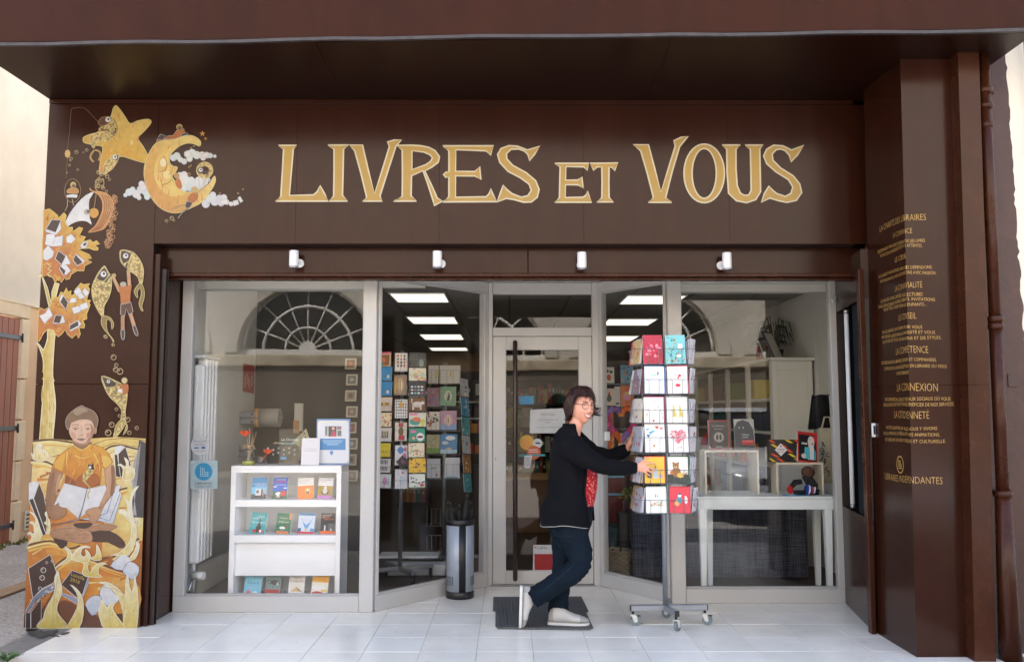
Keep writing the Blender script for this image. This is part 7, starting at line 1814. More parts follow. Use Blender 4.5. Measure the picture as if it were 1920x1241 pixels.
# plant, frames on the cabinet
pl = at(1440, 655, 8.9)
plt = thing("spider_plant", "spiky spider plant in a dark pot on top of the white cabinet", "plant", (pl.x, 8.9, zct))
m = MB().mat(BLACK); m.tube([(pl.x + .08, 8.9, zct + .0005), (pl.x + .08, 8.9, zct + .12)], [.06, .08], n=14); m.build("pot", plt)
m = MB().mat(pbr("dark_green_leaf", (44, 62, 34), rough=.5, var=.3, scale=12))
for i in range(44):
    an = rnd.uniform(0, 2 * PI); L = rnd.uniform(.18, .36); up_ = rnd.uniform(.05, .34); c = Vector((pl.x + .08, 8.9, zct + .11)); d = Vector((math.cos(an), math.sin(an), 0))
    if c.x + d.x * L > 2.83: L = max(.05, (2.83 - c.x) / max(.05, d.x))
    m.tube([c, c + d * L * .4 + Vector((0, 0, up_)), c + d * L * .8 + Vector((0, 0, up_ * .9)), c + d * L + Vector((0, 0, up_ * .4))], [.004, .009, .007, .001], n=4, flatten=.3)
m.build("leaves", plt)
for (px, w_, h_, yaw_, col, lb) in ((1456, .24, .30, .9, (30, 30, 32), "dark framed picture leaning on top of the white cabinet, in front of the plant"), (1436, .1, .2, .8, (190, 184, 176), "small pale frame leaning left of the plant on the white cabinet")):
    a = at(px, 664, 8.5)
    local_card("leaning_frame", lb, "picture frame", w_, h_, .015, col, lambda p: (Rc(p, .08, .06, .92, .94, (214, 212, 206)),), (a.x + .03, 8.5, zct + .001), yaw=yaw_, tilt=R(24), edge=col)
a = at(1425, 672, 9.4); m = MB().mat(pbr("red_box", (170, 26, 34), rough=.5)); m.bbox(a.x, a.x + .1, 9.4, 9.55, zct + .0005, zct + .2, .004); m.build("red_box", None, "small red box on top of the white cabinet left of the frames", "box")
# ================================================================ ACROSS THE STREET (seen mirrored in the shop glass)
opp = thing("opposite_building", "sunlit plastered building across the street with arched fanlights, mirrored in the shop glass", "building", (0, -7.2, 0))
OPW = pbr("ochre_white_render", (188, 180, 166), rough=.9, var=.12, scale=.8, bump=.2, bscale=12)
OPL = pbr("stained_lower_render", (108, 99, 87), rough=.92, var=.35, scale=.9, bump=.3, bscale=12)
YO = -7.0; zs_o = 2.74; ARC = (-4.6, -.65, 3.3, 7.3, -8.6); RA = 1.55
bp_x = [-16] + [c + d for c in sorted(ARC) for d in (-RA, RA)] + [16]
m = MB().mat(OPL); m.box(-16, 16, YO - .4, YO, -.04, 2.42); m.build("lower_wall", opp)
m = MB().mat(pbr("weathered_ledge", (176, 162, 138), rough=.9, var=.4, scale=3)); m.bbox(-16, 16, YO - .4, YO + .09, 2.425, 2.68, .02); m.build("ledge", opp)
m = MB().mat(OPW)
for i in range(0, len(bp_x), 2): m.box(bp_x[i], bp_x[i + 1], YO - .4, YO, 2.685, 4.4)
m.box(-16, 16, YO - .4, YO, 4.402, 9.0)
for c in ARC:
    n_ = 24; pts = [(c + RA * math.cos(PI - PI * i / n_), zs_o + RA * math.sin(PI - PI * i / n_)) for i in range(n_ + 1)]
    o_ = [(x, YO, z) for x, z in pts] + [(x, YO, 4.401) for x, z in pts] + [(x, YO - .3, z) for x, z in pts]
    k = n_ + 1
    m.add(o_, [(i, i + 1, k + i + 1, k + i) for i in range(n_)] + [(i, i + 1, 2 * k + i + 1, 2 * k + i) for i in range(n_)])
m.build("upper_wall", opp)
GD = pbr("dark_window_glass", (18, 20, 22), rough=.05, var=0.0)
for c in ARC:
    m = MB().mat(pbr("white_window_frame", (216, 212, 204), rough=.5, var=.04))
    for r_ in (RA - .06, RA * .66, RA * .34): m.tube([(c + r_ * math.cos(PI * i / 20), YO - .22, zs_o + .06 + r_ * math.sin(PI * i / 20)) for i in range(21)], .04 if r_ > 1 else .03, n=5)
    for i in range(1, 8): a = PI * i / 8; m.tube([(c + .2 * math.cos(a), YO - .22, zs_o + .06 + .2 * math.sin(a)), (c + (RA - .06) * math.cos(a), YO - .22, zs_o + .06 + (RA - .06) * math.sin(a))], .024, n=5)
    m.bbox(c - RA, c + RA, YO - .28, YO - .16, zs_o - .055, zs_o + .07, .01); m.cyl((c, YO - .26, zs_o + .06), (c, YO - .17, zs_o + .06), .22, n=16); f = m.build("arched_window", opp)
    m = MB().mat(GD); m.add([(c + RA * math.cos(PI * i / 24), YO - .27, zs_o + RA * math.sin(PI * i / 24)) for i in range(25)], [list(range(25))]); m.build("pane", f)
    m = MB().mat(OPW); 
    for i in range(24):
        a0, a1 = PI * i / 24, PI * (i + 1) / 24; q = [Vector((c + r_ * math.cos(a), YO + .001, zs_o + r_ * math.sin(a))) for a, r_ in ((a0, RA + .01), (a1, RA + .01), (a1, RA + .3), (a0, RA + .3))]; m.extrude(q, (0, .05, 0))
    m.build("arch_trim", opp)
m = MB().mat(pbr("light_pavement_slabs", (150, 142, 128), rough=.9, var=.15, scale=2)); m.box(-30, 30, -6.99, -4.9, -.034, .10); m.build("far_pavement", kind="structure")
m = MB().mat(asphalt()); m.box(-30, 30, 2.6, 3.58, -.05, -.02); m.build("near_gutter", kind="structure")
# parked silver car, nose to the shop, right of the viewpoint
CX, CYN = 3.55, 2.3
car = thing("parked_car", "silver-white car parked nose towards the shop, mirrored in the right window", "car", (CX, .2, 0))
CP = pbr("silver_white_car_paint", (196, 200, 204), rough=.22, metal=.35, var=.02); CG = pbr("car_window_glass", (22, 26, 28), rough=.05, var=0)
def sec(y, w, z0, z1, e=.28, n=20):
    o = []
    for j in range(n):
        a = 2 * PI * j / n; ca, sa = math.cos(a), math.sin(a)
        o.append(Vector((CX + math.copysign(abs(ca) ** e, ca) * w, y, (z0 + z1) / 2 + math.copysign(abs(sa) ** e, sa) * (z1 - z0) / 2)))
    return o
m = MB().mat(CP); m.loft([sec(CYN, .55, .30, .58), sec(CYN - .06, .72, .24, .66), sec(CYN - .25, .84, .2, .76), sec(CYN - .9, .88, .2, .90), sec(CYN - 1.3, .89, .2, .95), sec(CYN - 2.6, .89, .2, .97), sec(CYN - 3.7, .88, .22, .98), sec(CYN - 4.1, .82, .3, .90), sec(CYN - 4.18, .6, .4, .7)]); m.build("body", car)
m = MB().mat(CG); m.loft([sec(CYN - 1.15, .74, .85, .95, .5), sec(CYN - 1.75, .68, .85, 1.36, .4), sec(CYN - 2.2, .66, .85, 1.45, .4), sec(CYN - 3.2, .65, .85, 1.44, .4), sec(CYN - 3.9, .66, .85, 1.05, .5)]); m.build("cabin_glass", car)
m = MB().mat(CP); m.loft([sec(CYN - 1.85, .60, 1.40, 1.425, .5), sec(CYN - 2.2, .62, 1.42, 1.475, .5), sec(CYN - 3.1, .62, 1.42, 1.47, .5), sec(CYN - 3.4, .58, 1.38, 1.42, .5)]); m.build("roof", car)
for sx_ in (-1, 1):
    m = MB().mat(pbr("headlight_lens", (214, 220, 224), rough=.08, var=.02)); m.sphere((CX + sx_ * .62, CYN - .16, .64), (.17, .1, .075), n=14, m=8); m.build("headlight", car)
    m = MB().mat(CP); m.bbox(CX + sx_ * .9 - .08, CX + sx_ * .9 + .08, CYN - 1.45, CYN - 1.35, .92, 1.04, .03); m.build("wing_mirror", car)
    for yy in (CYN - .8, CYN - 3.4):
        m = MB().mat(BLACK); m.cyl((CX + sx_ * .72, yy, .27), (CX + sx_ * .9, yy, .27), .305, n=24); w_ = m.build("wheel", car)
        m = MB().mat(ALU); m.cyl((CX + sx_ * .89, yy, .27), (CX + sx_ * .905, yy, .27), .2, n=16); m.build("rim", w_)
m = MB().mat(BLACK); m.bbox(CX - .42, CX + .42, CYN - .04, CYN + .01, .50, .58, .01); m.bbox(CX - .5, CX + .5, CYN - .03, CYN + .015, .27, .38, .01); m.build("grille", car)
m = MB().mat(WHITE); m.bbox(CX - .26, CX + .26, CYN + .002, CYN + .02, .40, .50, .004); m.build("number_plate", car)
# round no-parking sign
ns = thing("no_parking_sign", "round red and blue no-parking sign on a low stand, mirrored beside the two portrait books", "road sign", (2.95, .6, -.03))
m = MB().mat(STEEL); m.cyl((2.95, .6, -.03), (2.95, .6, .85), .02, n=8); m.bbox(2.75, 3.15, .45, .75, -.034, .0, .01); m.build("stand", ns)
m = MB().mat(flat((196, 26, 36))); m.cyl((2.95, .62, .98), (2.95, .63, .98), .16, n=28)
p = Paint(lambda u, v, h: (2.95 + u, .6305 + h, .98 + v), own=True, step=.0006); p.mb = m
p.disc((0, 0), .115, flat((30, 70, 160)), n=24); p.stroke([(-.1, -.1), (.1, .1)], .035, flat((196, 26, 36))); m.build("disc", ns, fix=False)

# ================================================================ WALL SPOTLIGHTS ON THE BEAM
SPOT = pbr("white_lamp_body", (222, 222, 226), rough=.3, var=.02)
for i, (px, py, lb) in enumerate(((551, 487, "white cylinder spotlight on the beam over the left shop window"), (820, 488, "white cylinder spotlight on the beam over the indoor card spinners"), (1091, 490, "white cylinder spotlight on the beam above the woman's head, right of the door's middle"), (1363, 491, "white cylinder spotlight on the beam over the right shop window"))):
    c = at(px, py, YB - .09); t = thing("wall_spotlight", lb, "spotlight", (c.x, YB, c.z), "white spotlights along the beam")
    zt_s, zb_s = at(px, py - 17, YB - .09).z, at(px, py + 14, YB - .09).z
    m = MB().mat(SPOT); m.tube([(c.x, YB - .09, zb_s + .004), (c.x, YB - .09, zb_s + .008), (c.x, YB - .09, zt_s - .006), (c.x, YB - .09, zt_s)], [.029, .032, .032, .029], n=24); m.build("lamp_body", t)
    m = MB().mat(ALU); m.cyl((c.x, YB - .09, zb_s - .006), (c.x, YB - .09, zb_s + .0035), .033, n=24); m.build("lower_ring", t)
    sx_ = .022 if i < 2 else (-.0 if i == 2 else -.022)
    m = MB().mat(SPOT); m.cyl((c.x + sx_, YB - .001, zb_s + .04), (c.x + sx_, YB - .016, zb_s + .04), .03, n=18); m.cyl((c.x + sx_ * .5, YB - .016, zb_s + .04), (c.x, YB - .065, zb_s + .05), .012, n=10); m.build("wall_bracket", t)

# ================================================================ UMBRELLA STAND AND MAT
bc_ = onz(862, 1119, 0); bX, bY = bc_.x + .002, bc_.y
zt_b = at(862, 972, bY).z
us = thing("umbrella_stand", "silver and black cylindrical umbrella stand on the tiles left of the door", "umbrella stand", (bX, bY, 0))
BR = .106
SILV = pbr("satin_silver_sheet", (158, 168, 182), rough=.42, metal=.15, var=.03)
m = MB().mat(BLACK); m.tube([(bX, bY, 0), (bX, bY, .004), (bX, bY, .05), (bX, bY, .055)], [BR - .004, BR + .002, BR + .002, BR - .004], n=40); m.build("base", us)
m = MB().mat(SILV)
def arc_strip(mb, a0, a1, r, z0, z1, n=20, th=.003):
    vs = []
    for rr_ in (r, r - th):
        for z in (z0, z1):
            for i in range(n + 1): a = a0 + (a1 - a0) * i / n; vs.append((bX + rr_ * math.sin(a), bY - rr_ * math.cos(a), z))
    k = n + 1; fs = []
    for i in range(n): fs += [(i, i + 1, k + i + 1, k + i), (2 * k + i, 3 * k + i, 3 * k + i + 1, 2 * k + i + 1), (k + i, k + i + 1, 3 * k + i + 1, 3 * k + i), (i, 2 * k + i, 2 * k + i + 1, i + 1)]
    mb.add(vs, fs + [(0, k, 3 * k, 2 * k), (n, 2 * k + n, 3 * k + n, k + n)], True)
gaps = [.22, .22 + 2 * PI / 3, .22 + 4 * PI / 3]
for g_ in gaps:
    m = MB().mat(SILV); arc_strip(m, g_ + .24, g_ + 2 * PI / 3 - .24, BR, .056, zt_b - .045); sh = m.build("silver_panel", us)
    m = MB().mat(BLACK)
    mid = g_ + PI / 3
    for da in (-.32, -.16, 0, .16, .32): arc_strip(m, mid + da - .022, mid + da + .022, BR + .0012, .10, .17, n=2, th=.001)
    m.build("slot", sh)
    m = MB().mat(BLACK); arc_strip(m, g_ - .235, g_ + .235, BR + .002, .056, zt_b - .045, n=8, th=.006); m.build("black_strip", us)
m = MB().mat(BLACK); m.tube([(bX, bY, zt_b - .044), (bX, bY, zt_b - .04), (bX, bY, zt_b - .004), (bX, bY, zt_b)], [BR - .004, BR + .003, BR + .003, BR - .004], n=40, cap=False); m.tube([(bX, bY, zt_b), (bX, bY, zt_b - .06)], [BR - .004, BR - .012], n=30, cap=False); m.cyl((bX, bY, zt_b - .07), (bX, bY, zt_b - .06), BR - .012, n=24); m.build("rim", us)
UMB = pbr("black_umbrella_cloth", (24, 24, 27), rough=.8, var=.1)
for i, (dx, dy, ln, lean, lb) in enumerate(((-.06, .0, .09, -.02, "folded black umbrella with a hook handle, leftmost in the stand"), (.035, -.02, .16, .02, "folded black umbrella standing highest in the stand"), (.07, .03, .08, .03, "short folded black umbrella at the right rim of the stand"), (-.01, .05, .07, .0, "short black umbrella at the back of the stand"))):
    t = thing("umbrella", lb, "umbrella", (bX + dx, bY + dy, zt_b - .06), "black umbrellas in the stand")
    b_ = Vector((bX + dx * .9, bY + dy, zt_b - .058)); tp = b_ + Vector((lean, 0, .06 + ln))
    m = MB().mat(UMB); m.tube([b_, b_ + (tp - b_) * .5, tp - (tp - b_) * .22, tp], [.026, .024, .016, .006], n=10); m.build("canopy", t)
    m = MB().mat(BLACK)
    if i in (0, 2): m.tube([tp - Vector((0, 0, .01)), tp + Vector((0, 0, .02)), tp + Vector((-.008, 0, .034)), tp + Vector((-.024, 0, .036)), tp + Vector((-.032, 0, .02))], .007, n=8)
    else: m.tube([tp - Vector((0, 0, .01)), tp + Vector((0, 0, .035))], [.008, .011], n=8)
    m.build("handle", t)
# mat: tapered rubber sheet with notches and raised ribs
mt = thing("door_mat", "dark grey ribbed rubber mat with a notched edge under the woman's feet", "mat", onz(1010, 1150))
out_ = [(925, 1121), (1090, 1120), (1103, 1147), (1098, 1148), (1112, 1178), (1104, 1181), (934, 1179), (929, 1174), (929, 1146), (924, 1145)]
m = MB().mat(RUBBER); m.extrude([onz(x, y, .0015) for x, y in out_], (0, 0, .011)); m.build("sheet", mt)
for i in range(26):
    px0 = 932 + i * 6.4; m = MB().mat(RUBBER); a, b = onz(px0, 1124, .013), onz(936 + i * 6.5, 1176, .013)
    if i > 23: b = onz(936 + i * 6.5, 1160, .013)
    d = (b - a); n_ = Vector((-d.y, d.x, 0)).normalized() * .006
    m.extrude([a - n_, a + n_, b + n_, b - n_], (0, 0, .004)); m.build("rib", mt)
m = MB().mat(DARKB)
for i in range(9):
    for j in range(3): v = onz(941 + j * 5.2, 1130 + i * 5, .0131); m.cyl(v, v + Vector((0, 0, .0042)), .004, n=6)
m.build("stud_holes", mt)

# ================================================================ OUTDOOR CARD RACK
RC = Vector((1.045, 6.03, 0)); RYAW = -.03
rk = thing("card_rack", "grey wheeled wire rack of greeting cards standing on the tiles in front of the shop", "card rack", (RC.x, RC.y, 0), "wire card racks")
RMx = Matrix.Translation(RC) @ Matrix.Rotation(RYAW, 4, 'Z')
zb_ = at(1247, 1140, 6.03).z
zbase = .115
m = MB().mat(STEEL); m.cyl(RC + Vector((0, 0, zbase - .02)), RC + Vector((0, 0, at(1247, 640, 6.03).z)), .0165, n=18); m.build("pole", rk)
CASTP = pbr("cream_caster_plastic", (206, 206, 198), rough=.4, var=.03); WHEEL = pbr("grey_green_rubber_wheel", (112, 124, 128), rough=.6, var=.06)
legs = [(onz(1187, 1172), .1), (onz(1322, 1170), -.5), (onz(1268, 1183), .9), (onz(1254, 1158), 2.6)]
for w0, sp_ in legs:
    d = Vector((w0.x - RC.x, w0.y - RC.y, 0)); L = d.length; an = math.atan2(d.y, d.x)
    M = Matrix.Translation(RC) @ Matrix.Rotation(an, 4, 'Z')
    m = MB().mat(STEEL); m.bbox(.0, L + .015, -.018, .018, zbase - .02, zbase + .018, .004, M); leg = m.build("base_leg", rk)
    m = MB().mat(BLACK); m.bbox(L + .0155, L + .019, -.017, .017, zbase - .019, zbase + .017, .001, M); m.build("end_cap", leg)
    W = Vector((w0.x, w0.y, 0)); f = Vector((math.cos(sp_), math.sin(sp_), 0)); s_ = Vector((-f.y, f.x, 0))
    cs = W + f * .016 + Vector((0, 0, .0325))
    m = MB().mat(WHEEL); m.cyl(cs - s_ * .010, cs + s_ * .010, .0325, n=24); ca_ = m.build("caster", rk)
    m = MB().mat(CASTP); m.cyl(cs - s_ * .0115, cs + s_ * .0115, .012, n=14)
    for sg in (-1, 1):
        q = [cs + s_ * sg * .014 + f * a + Vector((0, 0, b)) for a, b in ((-.012, -.006), (.012, -.006), (.006, .036), (-.03, .036))]
        m.extrude(q, s_ * sg * .004)
    m.bbox(-.02, .02, -.02, .02, .068, .075, .002, Matrix.Translation(W)); m.build("fork", ca_)
    m = MB().mat(BLACK); m.cyl(W + Vector((0, 0, .0755)), W + Vector((0, 0, zbase - .021)), .009, n=10); q = cs + f * .02 + Vector((0, 0, .03)); m.bbox(-.012, .014, -.009, .009, -.003, .003, .001, Matrix.Translation(q) @ Matrix.Rotation(sp_, 4, 'Z')); m.build("stem", ca_)
TIERS = [(628, 682), (687, 738), (745, 793), (794, 848), (857, 906), (914, 962)]
Yf = 5.865
HW = .148
def rp_(u, v, z):  # local rack coordinates
    return RMx @ Vector((u, v, z))
W_ = .0017
tz = []
for k, (ya, yb) in enumerate(TIERS):
    z0, z1 = at(1255, yb, Yf).z, at(1255, ya, Yf).z
    tz.append((z0, z1)); zm = z0 + (z1 - z0) * .52
    m = MB().mat(WIRE)
    for z, e in ((z0 - .004, .0), (zm, .012)):
        a_ = HW + e + .012; b_ = .165 + e
        m.tube([rp_(-a_, -b_, z), rp_(a_, -b_, z), rp_(a_ + .03, -b_ + .04, z), rp_(a_ + .045, b_ - .03, z), rp_(-a_ - .045, b_ - .03, z), rp_(-a_ - .04, -b_ + .03, z), rp_(-a_, -b_, z)], W_, n=5, smooth=False)
    for sg in (-1, 1): m.tube([rp_(sg * .0, 0, z0 - .004), rp_(sg * HW, -.165, z0 - .004)], W_ * 1.3, n=5)
    m.tube([rp_(-HW - .03, 0, z0 - .004), rp_(HW + .03, 0, z0 - .004)], W_ * 1.3, n=5); m.tube([rp_(0, -.165, z0 - .004), rp_(0, .14, z0 - .004)], W_ * 1.3, n=5)
    tier = m.build("wire_tier", rk)
    for c_ in (-1, 1):
        m = MB().mat(WIRE); u0 = c_ * .077
        for du in (-.033, .033): m.tube([rp_(u0 + du, -.150, z0 - .004), rp_(u0 + du, -.172, z0 + .004), rp_(u0 + du, -.178, zm - .006), rp_(u0 + du + (.02 if du > 0 else -.02), -.178, zm)], W_, n=5, smooth=False)
        m.tube([rp_(u0 - .055, -.150, z0 - .004), rp_(u0 + .055, -.150, z0 - .004)], W_, n=5); m.build("wire_pocket", tier)
        m = MB().mat(WIRE)
        for v0 in (-.085, .055):
            for dv in (-.035, .035): m.tube([rp_(c_ * (HW + .012), v0 + dv, z0 - .004), rp_(c_ * (HW + .052), v0 + dv, z0 + .003), rp_(c_ * (HW + .062), v0 + dv, zm)], W_, n=5, smooth=False)
        m.build("wire_pocket", tier)
for u, v in ((-HW - .004, -.14), (HW + .004, -.14), (-HW - .004, .13), (HW + .004, .13), (0, -.14)):
    m = MB().mat(WIRE); m.tube([rp_(u, v, tz[-1][0] - .004), rp_(u, v, tz[0][1] - .01)], .0028, n=6); m.build("upright_wire", rk)
# grey back sheets behind the pockets
BKS = pbr("grey_divider_sheet", (128, 130, 136), rough=.5, var=.06)
for k in range(6):
    for c_ in (-1, 1):
        m = MB().mat(BKS); z0, z1 = tz[k]; M = RMx; m.box(c_ * .077 - .066, c_ * .077 + .066, -.132, -.130, z0, z1 - .02, M); m.build("divider", rk)
def hearts1(p): scat(p, 26, [(226, 60, 100), (236, 110, 140), (206, 40, 80), (240, 150, 170)], 61, .04, .09, .1, .95, .25, .7); scat(p, 8, [(150, 24, 44)], 62, .03, .06); [heart(p, x, y, .07, (240, 110, 140)) for x, y in ((.35, .5), (.55, .45), (.7, .55), (.48, .58))]; Rc(p, .62, .2, .82, .24, (214, 90, 110))
def turq(p): scat(p, 34, [(220, 90, 70), (60, 140, 90), (226, 190, 70), (40, 110, 130)], 63, .02, .05, .04, .5); scat(p, 14, [(50, 130, 110), (214, 100, 90)], 64, .02, .04, .5, .96, .05, .4); Py(p, [(.6, .6), (.66, .7), (.76, .66), (.84, .7), (.86, .56), (.74, .46), (.62, .5)], (236, 236, 234)); D(p, .74, .5, .09, (214, 60, 70), ry=.02); D(p, .66, .26, .14, (226, 232, 230), ry=.05)
def blueb(p): Rc(p, 0, .0, .02, 1, (220, 224, 230)); scat(p, 16, [(170, 196, 214), (150, 150, 160), (206, 170, 180)], 65, .012, .03, .1, .9, .1, .9); D(p, .5, .68, .12, (170, 214, 206), ry=.04); D(p, .68, .74, .05, (130, 140, 160), ry=.07)
def spots(p): D(p, .62, .66, .08, (206, 50, 80), ry=.05); D(p, .55, .58, .05, (220, 90, 110)); D(p, .52, .3, .13, (206, 46, 66), ry=.06); scat(p, 8, [(206, 90, 110)], 66, .012, .03)
def dotsmall(p): scat(p, 22, [(90, 80, 100), (214, 120, 140), (120, 150, 170), (206, 160, 90)], 67, .012, .03); D(p, .48, .08, .05, (190, 90, 90))
def giraffes(p): 
    for x in (.36, .68): Py(p, [(x - .08, .26), (x - .06, .6), (x - .1, .68), (x + .0, .68), (x + .05, .5), (x + .12, .3), (x + .1, .22)], (206, 190, 90))
    Rc(p, .2, .24, .85, .26, (206, 190, 110))
def balloons(p):
    for x, y, c in ((.15, .8, (150, 176, 214)), (.3, .68, (60, 150, 206)), (.18, .58, (40, 120, 170)), (.62, .86, (206, 70, 76)), (.84, .82, (226, 120, 140)), (.42, .72, (90, 190, 214))): heart(p, x, y, .09, c)
    Rc(p, .12, .42, .45, .435, (226, 190, 190)); heart(p, .45, .22, .07, (190, 130, 60))
def bigheart(p):
    q = random.Random(68)
    for i in range(170):
        t = 2 * PI * q.random(); s = .0245 * math.sqrt(q.random()); x, y = .5 + s * 16 * math.sin(t) ** 3, .56 + s * .72 * (13 * math.cos(t) - 5 * math.cos(2 * t) - 2 * math.cos(3 * t) - math.cos(4 * t)); D(p, x, y, .03, q.choice([(226, 90, 120), (236, 130, 150), (206, 60, 96), (240, 160, 176)]), ry=.02, n=6)
    T(p, "LOVE", .36, .64, .13, .06, (90, 90, 96))
def cats(p): 
    for x, h in ((.2, .34), (.3, .42), (.26, .3)): Py(p, [(x - .06, .2), (x - .08, .2 + h * .6), (x - .03, .2 + h), (x, .2 + h * .75), (x + .04, .2 + h), (x + .06, .2)], (60, 66, 80))
    Py(p, [(.42, .18), (.46, .45), (.5, .55), (.6, .55), (.66, .4), (.7, .18)], (176, 196, 216)); D(p, .55, .6, .055, (176, 100, 60)); Py(p, [(.74, .2), (.78, .36), (.9, .34), (.92, .2)], (190, 160, 170))
def bear(p): Rc(p, 0, 0, 1, .34, (52, 62, 60)); D(p, .42, .42, .22, (150, 104, 62), ry=.2); D(p, .4, .66, .16, (150, 104, 62), ry=.12); D(p, .28, .76, .05, (150, 104, 62)); D(p, .52, .76, .05, (150, 104, 62)); D(p, .4, .62, .08, (214, 180, 130), ry=.05); D(p, .4, .64, .03, (40, 30, 26)); D(p, .62, .3, .18, (214, 180, 90), ry=.1); Py(p, [(.7, .3), (.96, .42), (.97, .38), (.72, .26)], (176, 130, 70)); D(p, .2, .4, .1, (206, 110, 50), ry=.08)
def plants(p): scat(p, 12, [(170, 190, 160), (206, 190, 160), (190, 120, 100)], 69, .03, .06, .15, .85, .28, .42); Py(p, [(.45, .62), (.48, .78), (.51, .62)], (110, 110, 116)); Py(p, [(.55, .62), (.62, .76), (.6, .62)], (110, 110, 116)); Rc(p, .18, .3, .86, .33, (206, 176, 150))
def penguin(p): D(p, .48, .5, .15, (70, 150, 170), ry=.14); D(p, .5, .68, .09, (236, 236, 232), ry=.07); D(p, .5, .74, .08, (60, 90, 120), ry=.04); D(p, .82, .5, .08, (236, 232, 232), ry=.14); Py(p, [(.2, .35), (.35, .5), (.5, .36), (.4, .26)], (226, 170, 110)); D(p, .8, .62, .05, (236, 232, 232)); scat(p, 10, [(236, 120, 130)], 70, .01, .02)
CARDS = [((176, 36, 66), hearts1, "dark red greeting card with pink hearts, top left of the outdoor rack front", (236, 226, 226)), ((120, 196, 204), turq, "turquoise flowered greeting card with a white cat, top right of the outdoor rack front", (236, 236, 232)),
 ((228, 232, 238), blueb, "white greeting card with faint specks in a blue envelope, second tier left", (60, 120, 190)), ((236, 230, 230), spots, "white greeting card with red hearts in a pink-red envelope, second tier right", (196, 60, 84)),
 ((234, 230, 228), dotsmall, "white greeting card with tiny dots in a magenta envelope, third tier left", (170, 50, 100)), ((232, 232, 224), giraffes, "white greeting card with two pale yellow giraffes, third tier right", (170, 180, 176)),
 ((236, 236, 234), balloons, "white greeting card with heart balloons in blue and red, fourth tier left", (220, 220, 224)), ((236, 234, 232), bigheart, "white greeting card with one large pink heart, fourth tier right", (214, 214, 220)),
 ((232, 190, 70), cats, "yellow greeting card with dark cats beside the woman's fingers, fifth tier left", (206, 60, 60)), ((230, 226, 218), bear, "white and dark green greeting card with a guitar playing bear, fifth tier right", (40, 96, 70)),
 ((232, 234, 230), plants, "white greeting card with a low row of plants, bottom tier left", (176, 190, 186)), ((214, 60, 78), penguin, "coral red greeting card with a penguin, bottom tier right", (206, 56, 70))]
for i, (base, fn, lb, env) in enumerate(CARDS):
    k, c_ = i // 2, (-1 if i % 2 == 0 else 1); z0, z1 = tz[k]
    h = (z1 - z0) * 1.0; w = .131
    loc = rp_(c_ * .077 + (.004 if k % 2 else -.003), -.164, z0 + .002)
    tl = R(5 + rnd.uniform(-1, 2)); rl_ = rnd.uniform(-.025, .025); yw = RYAW + rnd.uniform(-.05, .05)
    o = local_card("greeting_card", lb, "card", w, h, .004, base, fn, loc, yaw=yw, tilt=tl, roll=rl_, group="greeting cards on the front of the outdoor rack", edge=env)
    # envelope peeping out behind, one piece with the card
    if env[0] + env[1] + env[2] < 620:
        m = MB().mat(flat(env, .6)); m.box(-w / 2 + .004, w / 2 + .007, .0045, .0065, .0, h + .006); e = m.build("envelope", None); e.parent = o
SIDEC = [(206, 200, 196), (186, 60, 90), (214, 206, 196), (150, 84, 60), (222, 222, 230), (110, 40, 60), (196, 170, 120), (170, 174, 186), (226, 226, 234), (140, 120, 130)]
CN = ["pale grey", "rose pink", "beige", "brown", "pale lilac", "dark wine", "tan", "blue-grey", "white", "taupe"]
tn = ["top", "second", "third", "fourth", "fifth", "bottom"]
sidem = {}
for k in range(6):
    z0, z1 = tz[k]
    for sg in (-1, 1):
        for v0 in (-.085, .055):
            for j in range(4 if sg < 0 else 3):
                ci = (k * 3 + j * 2 + (5 if v0 > 0 else 0)) % 10
                if k in (3, 5) and v0 < 0: ci = (4, 8, 8, 7)[j]
                if sg > 0: ci = (7, 4, 8)[j]
                h = min(.172, (z1 - z0) * .98) - rnd.uniform(0, .012)
                key = (ci, round(h, 3))
                m = MB().mat(flat(SIDEC[ci], .6)); m.box(-.062, .062, 0, .0025, 0, h)
                p = Paint(lambda u, v, hh: ((u - .5) * .124, -hh, v * h), own=True, step=.00018, base=.0003); p.mb = m
                scat(p, 7, [(150, 110, 110), (120, 120, 140), (206, 190, 170), (180, 70, 80)], k * 17 + j, .04, .1, .15, .85, .2, .8)
                u = sg * (HW + .020 + .0095 * j)
                lab = "%s card on edge, %s outward, %s %s pocket, %s tier of outdoor rack" % (CN[ci], ("first", "second", "third", "fourth")[j], "front" if v0 < 0 else "rear", "left" if sg < 0 else "right", tn[k])
                o = inst(m.mesh("greeting_card"), "greeting_card", None, rp_(u, v0, z0 + .002), lab, "card", "greeting cards in the side pockets of the outdoor rack")
                yaw_ = RYAW + (-PI / 2 + (.16 + .05 * j + rnd.uniform(-.03, .03)) if sg < 0 else PI / 2 - (.42 + rnd.uniform(-.05, .05)))
                o.rotation_euler = (Matrix.Rotation(yaw_, 3, 'Z') @ Matrix.Rotation(R(-4 - 2.0 * j + rnd.uniform(-1.5, 1.5)) if sg < 0 else R(5 + rnd.uniform(-2, 2)), 3, 'X')).to_euler()
